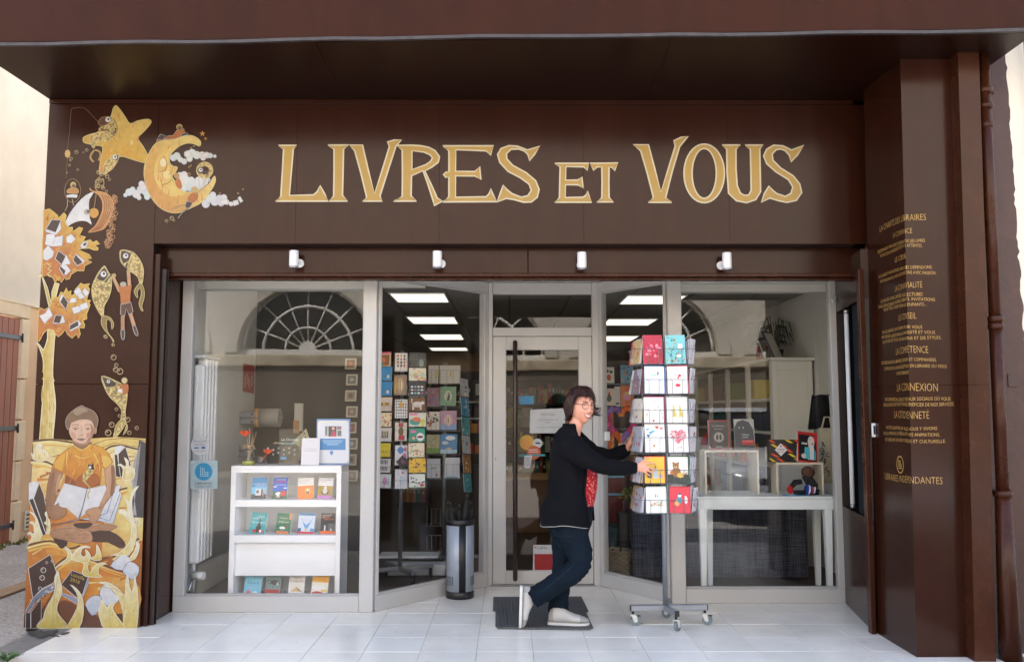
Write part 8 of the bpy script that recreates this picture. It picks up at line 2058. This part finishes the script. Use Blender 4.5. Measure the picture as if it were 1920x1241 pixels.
# ================================================================ THE WOMAN
def pt(px, py, dy=0.0): return at(px, py, 6.0 + dy)
SKIN = pbr("warm_skin", (226, 164, 140), rough=.5, var=.05, scale=12)
SKIN.node_tree.nodes["Principled BSDF"].inputs["Subsurface Weight"].default_value = .12
SKIN.node_tree.nodes["Principled BSDF"].inputs["Subsurface Radius"].default_value = (.01, .004, .002)
HAIR = pbr("dark_auburn_hair", (48, 20, 13), rough=.42, var=.35, scale=60)
NAVY = pbr("navy_black_knit", (10, 11, 17), rough=.95, spec=.2, var=.15, scale=40, bump=.25, bscale=500)
DENIM = pbr("dark_blue_denim", (11, 24, 36), rough=.9, spec=.2, var=.22, scale=9, bump=.25, bscale=400)
SEAM = pbr("denim_seam", (34, 52, 70), rough=.85)
SHOE = pbr("off_white_canvas", (190, 187, 182), rough=.75, var=.06, bump=.2, bscale=300)
SOLE = pbr("white_rubber_sole", (214, 214, 210), rough=.5, var=.04)
woman = thing("person", "smiling woman with short dark hair, glasses, black cardigan and jeans, pushing the card rack", "person", pt(1050, 1172))
HS = 1.0
fwd = Vector((.54, -.84, -.05)).normalized(); upv = Vector((.10, -.05, 1)); rgt = fwd.cross(upv).normalized(); upv = rgt.cross(fwd).normalized()
HC = pt(1090, 763, -.02)
def hl(x, y, z): return HC + rgt * x + fwd * y + upv * z     # head-local: x to her right, y forward, z up
def G(x, z, cx, cz, sx, sz): return math.exp(-((x - cx) / sx) ** 2 - ((z - cz) / sz) ** 2)
bm = bmesh.new(); bmesh.ops.create_icosphere(bm, subdivisions=5, radius=1)
hv = []
for v in bm.verts:
    x, y, z = v.co
    X, Y, Z = x * .077, y * .090, z * .112
    if z < 0: X *= 1 - .24 * (-z) ** 2.0
    if z < -.2 and y < 0: Y *= 1 - .35 * min(1, (-z - .2) / .8)
    if z < -.4 and y > 0: Y += .010 * min(1, (-z - .4) / .5)
    if y > .1:
        f = min(1, (y - .1) / .4)
        d = .011 * G(X, Z, 0, .006, .009, .030) + .021 * G(X, Z, 0, -.022, .0125, .014) + .008 * (G(X, Z, .012, -.027, .007, .007) + G(X, Z, -.012, -.027, .007, .007))
        d -= .010 * (G(X, Z, .031, .016, .016, .012) + G(X, Z, -.031, .016, .016, .012)); d += .005 * G(X, Z, 0, .038, .045, .012)
        d += .009 * (G(X, Z, .038, -.026, .018, .017) + G(X, Z, -.038, -.026, .018, .017)); d += .004 * G(X, Z, 0, -.054, .022, .014); d += .009 * G(X, Z, 0, -.096, .020, .016); d -= .004 * G(X, Z, 0, -.076, .02, .007)
        Y += d * f
    hv.append((X, Y, Z))
hf = [[q.index for q in f.verts] for f in bm.faces]; bm.free()
bvh = BVHTree.FromPolygons([Vector(v) for v in hv], hf)
def face_y(x, z):
    h = bvh.ray_cast(Vector((x, .4, z)), Vector((0, -1, 0)))
    return h[0].y if h[0] else .06
def ring_e(c, u, v, ru, rv, n=20): return [c + u * math.cos(2 * PI * j / n) * ru + v * math.sin(2 * PI * j / n) * rv for j in range(n)]
Xv, Yv, Zv = Vector((1, 0, 0)), Vector((0, 1, 0)), Vector((0, 0, 1))
bf = Vector((math.cos(.22), -math.sin(.22), 0)); bs_ = Vector((-bf.y, bf.x, 0))   # chest forward, side
def limb(mb, pts, rad, n=16, sub=5):
    """smooth tapered limb through joints"""
    P2, R2 = [], []
    k = len(pts)
    for i in range(k - 1):
        p0, p1, p2, p3 = pts[max(i - 1, 0)], pts[i], pts[i + 1], pts[min(i + 2, k - 1)]
        for j in range(sub):
            t = j / sub
            P2.append(.5 * (2 * p1 + (p2 - p0) * t + (2 * p0 - 5 * p1 + 4 * p2 - p3) * t * t + (3 * p1 - p0 - 3 * p2 + p3) * t ** 3)); R2.append(rad[i] + (rad[i + 1] - rad[i]) * t)
    P2.append(pts[-1]); R2.append(rad[-1])
    mb.tube(P2, R2, n=n)
def fingers(mb, lst, r0=.0088):
    for f in lst:
        pts = [pt(*q) for q in f]; k = len(pts)
        mb.tube(pts + [pts[-1] + (pts[-1] - pts[-2]).normalized() * .005], [r0 * (1.06 - .12 * i) for i in range(k)] + [r0 * .45], n=8)
# continuous skin body (head, neck, trunk, arms, hands, legs), fused into one surface
body = MB().mat(SKIN)
body.add([hl(*v) for v in hv], hf, True)
NB = pt(1068, 806, .0)
limb(body, [pt(1068, 830, .0), pt(1076, 808, -.01), pt(1085, 784, -.015)], [.070, .048, .046])
# neckline hint and trunk kept inside the clothes
body.loft([ring_e(pt(px, py, .0), bf, bs_, a, b) for px, py, a, b in ((1066, 980, .10, .14), (1066, 930, .115, .13), (1070, 880, .12, .12), (1072, 850, .11, .13), (1068, 826, .08, .13), (1068, 815, .05, .08))])
shR, shL = pt(1062, 830, -.155), pt(1076, 830, .165)
elR, wrR = pt(1128, 871, -.215), pt(1192, 877, -.20)
elL, wrL = pt(1140, 862, .215), pt(1176, 842, .14)
limb(body, [shR, elR, wrR], [.050, .040, .026]); limb(body, [shL, elL, wrL], [.050, .040, .026])
# near hand: palm + thumb + four fingers
dN = -.205
body.loft([ring_e(pt(px, py, dN), Vector((.12, 0, 1)).normalized(), Yv, a, b, 14) for px, py, a, b in ((1188, 877, .025, .021), (1195, 876, .029, .018), (1202, 875, .036, .015), (1208, 875, .036, .012), (1211, 875, .030, .009))])
fingers(body, [[(1198, 870, dN), (1205, 864.5, dN - .012), (1212, 860, dN - .012), (1218.5, 856.5, dN - .006)], [(1206, 869, dN), (1213, 867.5, dN - .006), (1221, 868, dN - .002), (1229, 870, dN + .012)], [(1208, 873.5, dN), (1216, 875.5, dN - .008), (1222, 878.5, dN - .004), (1227.5, 882.5, dN + .010)],
  [(1207, 877, dN), (1214, 881, dN - .008), (1219, 884, dN - .004), (1224, 887.5, dN + .010)], [(1204, 880.5, dN), (1209.5, 885, dN - .005), (1214, 888.5, dN), (1218, 891.5, dN + .01)]])
# far hand: seen edge-on behind, fingers up along the side of the rack
dF = .14
body.loft([ring_e(pt(px, py, dF), Xv, Yv, a, b, 14) for px, py, a, b in ((1174.5, 845, .020, .024), (1177, 838, .020, .030), (1180, 831, .018, .036), (1182, 826, .014, .036))])
fingers(body, [[(1181.5, 828, dF - .03), (1184, 821, dF - .032), (1186, 815, dF - .03), (1188.5, 810.5, dF - .024)], [(1182, 828, dF - .01), (1184.5, 820, dF - .01), (1186.5, 813, dF - .008), (1188.5, 808.5, dF - .004)], [(1182, 828, dF + .012), (1184, 820, dF + .014), (1186, 814, dF + .014), (1188, 810, dF + .014)], [(1181, 829, dF + .03), (1183, 822, dF + .034), (1185, 817, dF + .034)],
  [(1177, 838, dF - .03), (1181, 834, dF - .045), (1185, 829, dF - .05), (1188.5, 825.5, dF - .045)]])
kneR, ankR = pt(1088, 1056, -.10), pt(1001, 1117, -.09)
kneL, ankL = pt(1058, 1052, .07), pt(1046, 1146, .04)
limb(body, [pt(1066, 955, -.08), kneR, ankR], [.085, .055, .036]); limb(body, [pt(1062, 955, .08), kneL, ankL], [.085, .055, .036])
limb(body, [ankR, pt(990, 1116, -.09), pt(980, 1150, -.09)], [.034, .028, .024]); limb(body, [ankL, pt(1050, 1160, .04), pt(1080, 1168, .03)], [.034, .034, .025])
def fuse(mb, name, vox, smooth_it=2):
    me = mb.mesh(name + "_src"); ob = bpy.data.objects.new(name + "_src", me); COL.objects.link(ob)
    md = ob.modifiers.new("r", 'REMESH'); md.mode = 'VOXEL'; md.voxel_size = vox; md.use_smooth_shade = True
    if smooth_it: s = ob.modifiers.new("s", 'SMOOTH'); s.iterations = smooth_it; s.factor = .5
    dg = bpy.context.evaluated_depsgraph_get(); new = bpy.data.meshes.new_from_object(ob.evaluated_get(dg)); new.name = name
    bpy.data.objects.remove(ob)
    new.materials.clear()
    for m_ in mb.mats: new.materials.append(m_)
    new.polygons.foreach_set("use_smooth", [True] * len(new.polygons))
    return new
def folds(me, amp, sc, stretch=(1, 1, 1), mask=None):
    for v in me.vertices:
        c = v.co; n = noise.noise(Vector((c.x * sc * stretch[0], c.y * sc * stretch[1], c.z * sc * stretch[2]))) + .5 * noise.noise(Vector((c.x * sc * 2.3 * stretch[0] + 7, c.y * sc * 2.3 * stretch[1], c.z * sc * 2.3 * stretch[2])))
        k = mask(c) if mask else 1
        v.co = c + v.normal * amp * n * k
    me.update()
bme = fuse(body, "body", .0045, 1)
skin_o = inst(bme, "body", None); skin_o.parent = woman; skin_o.matrix_parent_inverse = Matrix.Translation(-Vector(woman.location))
# --- face
def patch(name, m_, pts_, lift=.0012, parent=woman):
    mb = MB().mat(m_); mb.add([hl(x, face_y(x, z) + lift, z) for x, z in pts_], [list(range(len(pts_)))]); return mb
LIP = pbr("lip_red", (196, 104, 98), rough=.4, var=.05); TEETH = pbr("teeth", (236, 230, 220), rough=.25, var=.02)
mb = MB()
N_ = 13; xs_m = [-.031 + .062 * i / (N_ - 1) for i in range(N_)]
up_z = lambda x: -.050 + .0080 * (x / .031) ** 2; lo_z = lambda x: -.0640 + .0220 * (x / .031) ** 2
mb.mat(TEETH)
vs = [hl(x, face_y(x, up_z(x)) + .0016, up_z(x)) for x in xs_m] + [hl(x, face_y(x, lo_z(x)) + .0016, lo_z(x)) for x in xs_m]
mb.add(vs, [(i, i + 1, N_ + i + 1, N_ + i) for i in range(N_ - 1)], True)
mb.mat(LIP)
mb.tube([hl(x, face_y(x, up_z(x)) + .001, up_z(x) + .002) for x in xs_m], [.0010] + [.0022] * (N_ - 2) + [.0010], n=6); mb.tube([hl(x, face_y(x, lo_z(x)) + .001, lo_z(x) - .002) for x in xs_m], [.0012] + [.0030] * (N_ - 2) + [.0012], n=6)
mb.build("mouth", woman)
EW, IR, LASH = pbr("eye_white", (222, 218, 214), rough=.2, var=.0), pbr("brown_iris", (52, 34, 24), rough=.15, var=.0), pbr("lash_dark", (34, 22, 20), rough=.6, var=.0)
for sx_ in (-1, 1):
    cx = sx_ * .031; y0 = face_y(cx, .015)
    mb = MB().mat(EW)
    mb.sphere(hl(cx, y0 - .0062, .014), .0105, n=14, m=10); mb.mat(IR).sphere(hl(cx + .001, y0 - .0008, .014), .0056, n=12, m=8); mb.build("eye", woman)
    mb = MB().mat(LASH); xx = [cx + d * .0024 for d in range(-6, 7)]
    mb.tube([hl(x, face_y(x, .02) + .0022 + .001, .0205 - .006 * ((x - cx) / .014) ** 2) for x in xx], [.0005] + [.0016] * 11 + [.0005], n=5)
    mb.mat(SKIN).tube([hl(x, face_y(x, .007) + .0018, .0075 + .005 * ((x - cx) / .014) ** 2) for x in xx], .0022, n=5); mb.mat(SKIN).tube([hl(x, face_y(x, .024) + .0012, .0245 - .005 * ((x - cx) / .016) ** 2) for x in xx], .0032, n=5); mb.build("eyelid", woman)
    mb = MB().mat(HAIR); xx = [cx + sx_ * d * .0036 for d in range(-5, 6)]
    mb.tube([hl(x, face_y(x, .036) + .0016, .0385 - .004 * (sx_ * (x - cx) / .018 - .3) ** 2) for x in xx], [.0008] + [.0021] * 9 + [.0006], n=5); mb.build("eyebrow", woman)
mb = MB().mat(pbr("cheek_flush", (222, 136, 122), rough=.5, var=.05))
NOSTR = pbr("nostril_shade", (120, 62, 54), rough=.7)
mb = MB().mat(NOSTR)
for sx_ in (-1, 1): mb.sphere(hl(sx_ * .0065, face_y(sx_ * .0065, -.033) + .0, -.0335), (.0022, .002, .0012), n=8, m=6)
mb.build("nostrils", woman)
# --- glasses: dark olive frames
gl = thing("glasses", "woman's thin dark-framed glasses", "glasses", HC) if False else None
FRM = pbr("glasses_frame", (92, 84, 66), rough=.3, metal=.3, var=.1)
mb = MB().mat(FRM)
for sx_ in (-1, 1):
    c = (sx_ * .0315, .0905, .010)
    mb.tube([hl(c[0] + .0245 * math.cos(2 * PI * i / 26), c[1] + .004 - abs(c[0] + .0245 * math.cos(2 * PI * i / 26)) * .22, c[2] + .0215 * math.sin(2 * PI * i / 26)) for i in range(27)], .0019, n=6)
    mb.tube([hl(sx_ * .055, .083, .017), hl(sx_ * .066, .072, .019), hl(sx_ * .076, .03, .017), hl(sx_ * .079, -.01, .012)], .0019, n=6)
mb.tube([hl(-.0085, .093, .013), hl(0, .0965, .0155), hl(.0085, .093, .013)], .0018, n=6)
mb.build("glasses", woman)
# --- hair: cap and layered locks with a flick at the ends
hr = MB().mat(HAIR)
def sc_p(az, po, k):  # azimuth from front (0) to her right (+), polar from crown
    x, y, z = math.sin(po) * math.sin(az), math.sin(po) * math.cos(az), math.cos(po)
    kb = k * (1 + .13 * max(0, math.sin(po)) ** 2 * (1 if abs(az) > 1.5 else .25))
    X, Y, Z = x * .077 * kb, y * .090 * kb, z * .112 * k
    return X, Y - .004, Z + .006
def limit(az):
    a = abs(az)
    if a < 1.1: return .98
    if a < 1.42: return .98 + (a - 1.1) / .32 * .97
    return 2.0 + .42 * min(1, (a - 1.42) / .7)
NA, NP = 48, 14
grid = []
for i in range(NA):
    az = -PI + 2 * PI * i / NA
    grid.append([hl(*sc_p(az, .02 + (limit(az) - .02) * j / NP, 1.06)) for j in range(NP + 1)])
vs = [p for g_ in grid for p in g_]; fs = []
for i in range(NA):
    for j in range(NP): fs.append((i * (NP + 1) + j, ((i + 1) % NA) * (NP + 1) + j, ((i + 1) % NA) * (NP + 1) + j + 1, i * (NP + 1) + j + 1))
hr.add(vs, fs, True)
rh_ = random.Random(21)
for q in range(430):
    az = rh_.uniform(-PI, PI); front = abs(az) < 1.12
    p0 = rh_.uniform(.05, .5) if not front else rh_.uniform(.15, .45); L = limit(az) + rh_.uniform(-.12, .16)
    if front: L = 1.0 + rh_.uniform(-.22, .10)
    if L < p0 + .3: continue
    k0 = 1.07 + rh_.uniform(0, .15); tw = rh_.uniform(-.22, .22) + (.35 if front and az > -.3 else 0) * 1.0
    path = []; ns = 9; flick = rh_.uniform(.0, .028) * (0 if front else 1)
    for j in range(ns + 1):
        t = j / ns; x, y, z = sc_p(az + tw * t * t, p0 + (L - p0) * t, k0 + .05 * math.sin(PI * t) + (.03 * rh_.uniform(-1, 1)))
        if t > .75 and not front:
            f = (t - .75) / .25; d = Vector((x, y, 0)).normalized(); x += d.x * flick * f * f; y += d.y * flick * f * f; z += flick * .35 * f * f
        path.append(hl(x, y, z))
    w_ = rh_.uniform(.005, .0095); hr.tube(path, [w_ * .6] + [w_] * 5 + [w_ * .8, w_ * .65, w_ * .4, w_ * .12], n=5, flatten=.45)
for q in range(22):     # wisps of fringe over the forehead
    az = rh_.uniform(-.8, .9); path = [hl(*sc_p(az + .25 * t, .55 + t * rh_.uniform(.55, .78), 1.13 - .06 * t)) for t in (0, .33, .66, 1)]
    hr.tube(path, [.004, .0035, .0022, .0005], n=4, flatten=.5)
for q in range(60):     # feathered ends round the nape
    az = rh_.choice((-1, 1)) * rh_.uniform(1.35, 3.1); L = limit(az); x, y, z = sc_p(az, L - .25, 1.1); d = Vector((math.sin(az), math.cos(az), 0)); o_ = rh_.uniform(.004, .03)
    hr.tube([hl(x, y, z), hl(x + d.x * .002, y + d.y * .002, z - .02), hl(x + d.x * o_ * .5, y + d.y * o_ * .5, z - .036), hl(x + d.x * o_, y + d.y * o_, z - .04 + o_ * .3)], [.006, .005, .003, .0006], n=4, flatten=.5)
for q in range(26):     # flyaway flick on the far side, beside the cheek
    z0 = rh_.uniform(-.055, .0); a = hl(-.070, .01 + rh_.uniform(-.01, .02), z0 + .02); L = rh_.uniform(.02, .045)
    hr.tube([a, a - rgt * .02 + fwd * .012 - upv * .012, a - rgt * (.03 + L * .4) + fwd * (.012 + L * .4) - upv * .016, a - rgt * (.03 + L * .8) + fwd * (.014 + L * .55) - upv * rh_.uniform(.0, .012)], [.004, .004, .003, .0006], n=4, flatten=.5)
hr.build("hair", woman)
# --- red patterned top
def redtop():
    m, nt, b = new_mat("red_patterned_top"); n, l = nt.nodes, nt.links
    tc = n.new("ShaderNodeTexCoord"); vo = n.new("ShaderNodeTexVoronoi"); vo.inputs["Scale"].default_value = 62; l.new(tc.outputs["Object"], vo.inputs["Vector"])
    rp = n.new("ShaderNodeValToRGB"); e = rp.color_ramp.elements; e[0].position, e[1].position = .18, .34; e[0].color, e[1].color = lin((236, 190, 186)), lin((206, 34, 44)); k = e.new(.75); k.color = lin((150, 16, 30))
    l.new(vo.outputs["Distance"], rp.inputs[0]); l.new(rp.outputs[0], b.inputs["Base Color"]); b.inputs["Roughness"].default_value = .8
    return m
RED = redtop()
top = MB().mat(RED)
TR = [(1068, 826, .085, .12), (1074, 842, .112, .132), (1079, 865, .136, .134), (1080, 890, .145, .138), (1077, 915, .152, .148), (1072, 935, .158, .170), (1070, 947, .155, .172)]
top.loft([ring_e(pt(a, b, 0), bf, bs_, c, d, 28) for a, b, c, d in TR]); tme = top.mesh("top"); folds(tme, .004, 9, (1, 1, 1.6)); o = inst(tme, "red_top", None); o.parent = woman; o.matrix_parent_inverse = Matrix.Translation(-Vector(woman.location))
# --- jeans
jn = MB().mat(DENIM)
jn.loft([ring_e(pt(a, b, 0), bf, bs_, c, d, 24) for a, b, c, d in ((1070, 940, .150, .160), (1069, 960, .152, .165), (1068, 985, .145, .160), (1067, 1005, .12, .14))])
limb(jn, [pt(1068, 962, -.085), pt(1076, 1005, -.095), kneR, pt(1050, 1088, -.098), pt(998, 1122, -.09)], [.112, .100, .076, .070, .068], n=20)
limb(jn, [pt(1064, 962, .085), pt(1060, 1005, .085), kneL, pt(1050, 1100, .055), pt(1046, 1151, .04)], [.112, .100, .078, .068, .066], n=20)
jme = fuse(jn, "jeans", .008, 3)
folds(jme, .007, 14, (1, 1, 1.2), lambda c: 1.0)
def knee_fold(c): return max(0, 1 - (c - kneR).length / .16)
for v in jme.vertices:
    k = knee_fold(v.co)
    if k > 0: v.co += v.normal * .005 * k * math.sin((v.co.x * .9 + v.co.z * .7) * 150)
    k2 = max(0, 1 - (v.co - pt(1000, 1118, -.09)).length / .12) + max(0, 1 - (v.co - pt(1046, 1146, .04)).length / .10)
    if k2 > 0: v.co += v.normal * .006 * k2 * math.sin(v.co.z * 160 + v.co.x * 60)
o = inst(jme, "jeans", None); o.parent = woman; o.matrix_parent_inverse = Matrix.Translation(-Vector(woman.location))
mb = MB().mat(SEAM)
jb = BVHTree.FromPolygons([v.co for v in jme.vertices], [list(p.vertices) for p in jme.polygons])
def onj(px, py):
    d = ray(px, py); o_ = Vector((0, 0, CAMH)); h = jb.ray_cast(o_, d.normalized()); return h[0] if h[0] else None
for line in ([(1036, 992), (1046, 1012), (1055, 1040)], [(1048, 1005), (1064, 1006), (1078, 1003)], [(1076, 1058), (1054, 1078), (1030, 1098), (1010, 1116)]):
    pts = []
    for i in range(len(line) - 1):
        for t in (0, .33, .66): q = onj(line[i][0] + (line[i + 1][0] - line[i][0]) * t, line[i][1] + (line[i + 1][1] - line[i][1]) * t); pts += [q + Vector((0, -.001, 0))] if q else []
    if len(pts) > 2: mb.tube(pts, .0016, n=4)
mb.build("denim_seams", o)
# --- shoes
def shoe(heel, f, u, L, label=None):
    f = f.normalized(); s_ = u.cross(f).normalized(); u = f.cross(s_).normalized()
    S = [(0, .022, .060), (.04, .031, .078), (.12, .034, .092), (.25, .034, .096), (.38, .037, .088), (.5, .042, .070), (.64, .0455, .056), (.78, .044, .050), (.9, .036, .042), (.97, .022, .032), (1.0, .008, .024)]
    mb = MB().mat(SHOE); rings = []
    for t, w, h in [(t_, w_ * 1.04, h_ * 1.14) for t_, w_, h_ in S]:
        c = heel + f * (t * L); rg = []
        for j in range(18):
            a = 2 * PI * j / 18; ca, sa = math.cos(a), math.sin(a)
            rg.append(c + s_ * math.copysign(abs(ca) ** .8, ca) * w * (1 if sa < .2 else 1 - .25 * sa) + u * (.014 + (h - .014) * (.5 + .5 * math.copysign(abs(sa) ** .75, sa))))
        rings.append(rg)
    mb.loft(rings); sh = mb.build("shoe", woman)
    mb = MB().mat(pbr("grey_toe_panel", (158, 156, 152), rough=.8, var=.1, bump=.3, bscale=400))
    big = [[c_ + (p_ - c_) * 1.03 for p_ in rg] for rg in rings for c_ in [sum(rg, Vector((0, 0, 0))) / len(rg)]]
    mb.loft(big[7:], cap=False); mb.loft(big[0:3], cap=False)
    mb.tube([(big[i][3] + big[i][4]) / 2 for i in range(2, 8)], .003, n=5); mb.tube([(big[i][15] + big[i][14]) / 2 for i in range(2, 8)], .003, n=5); mb.build("overlay", sh)
    mb = MB().mat(SOLE); ol = [(t, w * 1.08 + .002) for t, w, h in S]
    loop = [heel + f * (t * L * 1.03 - .006) + s_ * w for t, w in ol] + [heel + f * (t * L * 1.03 - .006) - s_ * w for t, w in ol[::-1]]
    mb.extrude(loop, u * .018); so_ = mb.build("sole", sh)
    mb = MB().mat(pbr("sole_groove", (120, 118, 114), rough=.8)); mb.tube([q + u * .0185 for q in loop] + [loop[0] + u * .0185], .0018, n=4); mb.build("groove", sh)
    mb = MB().mat(SOLE)
    for k in range(5):
        t = .40 + k * .055; h = .096 - (t - .25) * .145; c = heel + f * (t * L) + u * (h + .003)
        mb.tube([c - s_ * .022 - u * .012, c - s_ * .008, c + s_ * .008, c + s_ * .022 - u * .012], .0026, n=5)
    mb.build("laces", sh)
    return sh
hl_ = onz(1029, 1174, .003); toe_ = onz(1104, 1168, .003)
shoe(Vector((hl_.x, hl_.y + .02, .017)), Vector((1, -.10, 0)), Zv, .268)
shoe(pt(975, 1099, -.09), Vector((-.03, 0, -1)), Vector((1, 0, -.03)), .262)
# --- cardigan: open shell, sleeves, pale hem piping
CR = [(1072, 796, .056, .066, 1.0), (1069, 806, .078, .112, .85), (1067, 824, .112, .172, .70), (1070, 842, .136, .182, .66), (1073, 868, .150, .178, .74), (1074, 895, .155, .176, .82), (1072, 922, .164, .184, .86), (1067, 950, .188, .206, .72), (1066, 981, .190, .216, .62)]
NC = 40; rings = []
for k, (a, b, c, d, op) in enumerate(CR):
    rg = []
    for j in range(NC + 1):
        th = op + (2 * PI - 2 * op) * j / NC
        base = pt(a, b + (3 if k == len(CR) - 1 else 0) * math.sin(th * 3), 0) 
        rg.append(base + bf * math.cos(th) * c + bs_ * -math.sin(th) * d)
    rings.append(rg)
# subdivide along height
def interp(rings, s):
    out = []
    for i in range(len(rings) - 1):
        a, b, c, d = rings[max(i - 1, 0)], rings[i], rings[i + 1], rings[min(i + 2, len(rings) - 1)]
        for q in range(s):
            t = q / s; out.append([.5 * (2 * b[j] + (c[j] - a[j]) * t + (2 * a[j] - 5 * b[j] + 4 * c[j] - d[j]) * t * t + (3 * b[j] - a[j] - 3 * c[j] + d[j]) * t ** 3) for j in range(len(b))])
    out.append(rings[-1]); return out
rings = interp(rings, 5)
cg = MB().mat(NAVY); n1 = NC + 1
vs = [p for r_ in rings for p in r_]
cg.add(vs, [(i * n1 + j, i * n1 + j + 1, (i + 1) * n1 + j + 1, (i + 1) * n1 + j) for i in range(len(rings) - 1) for j in range(NC)], True)
limb(cg, [pt(1060, 826, -.10), pt(1070, 838, -.17), pt(1098, 858, -.205), pt(1130, 872, -.218), pt(1160, 876, -.212), pt(1192, 877, -.202)], [.088, .088, .070, .058, .048, .034], n=22, sub=6)
limb(cg, [pt(1074, 826, .10), pt(1088, 838, .17), pt(1112, 852, .20), pt(1140, 858, .205), pt(1162, 850, .17), pt(1176, 842, .14)], [.088, .086, .070, .056, .048, .036], n=22, sub=6)
cme = cg.mesh("cardigan")
b_ = bmesh.new(); b_.from_mesh(cme); bmesh.ops.recalc_face_normals(b_, faces=b_.faces[:]); b_.to_mesh(cme); b_.free(); cme.update()
folds(cme, .012, 8, (1, 1, .7)); folds(cme, .008, 17, (.8, 1, 1.6), lambda c: 1 if c.x > pt(1085, 850).x else .55)
co = inst(cme, "cardigan", None); co.parent = woman; co.matrix_parent_inverse = Matrix.Translation(-Vector(woman.location))
sd_ = co.modifiers.new("thickness", 'SOLIDIFY'); sd_.thickness = .005; sd_.offset = -1
hem = [cme.vertices[(len(rings) - 1) * n1 + j].co.copy() for j in range(n1)]
mb = MB().mat(pbr("pale_hem_piping", (170, 166, 160), rough=.8)); mb.tube(hem, .0024, n=5); mb.build("hem_piping", co)
for w_, e_ in ((wrR, elR), (wrL, elL)):
    d = (w_ - e_).normalized(); mb = MB().mat(NAVY); r_ = .036 if w_ is wrR else .037
    mb.tube([w_ - d * .022, w_ - d * .016, w_ + d * .002, w_ + d * .006], [r_ - .004, r_, r_, r_ - .006], n=20); mb.build("cuff", co)
# collar band
mb = MB().mat(NAVY); mb.tube([rings[i][0] for i in range(0, len(rings), 2)], .007, n=6); mb.tube([rings[i][-1] for i in range(0, len(rings), 2)], .007, n=6); mb.tube([rings[0][j] for j in range(0, n1, 2)], .008, n=6); mb.build("collar_band", co)
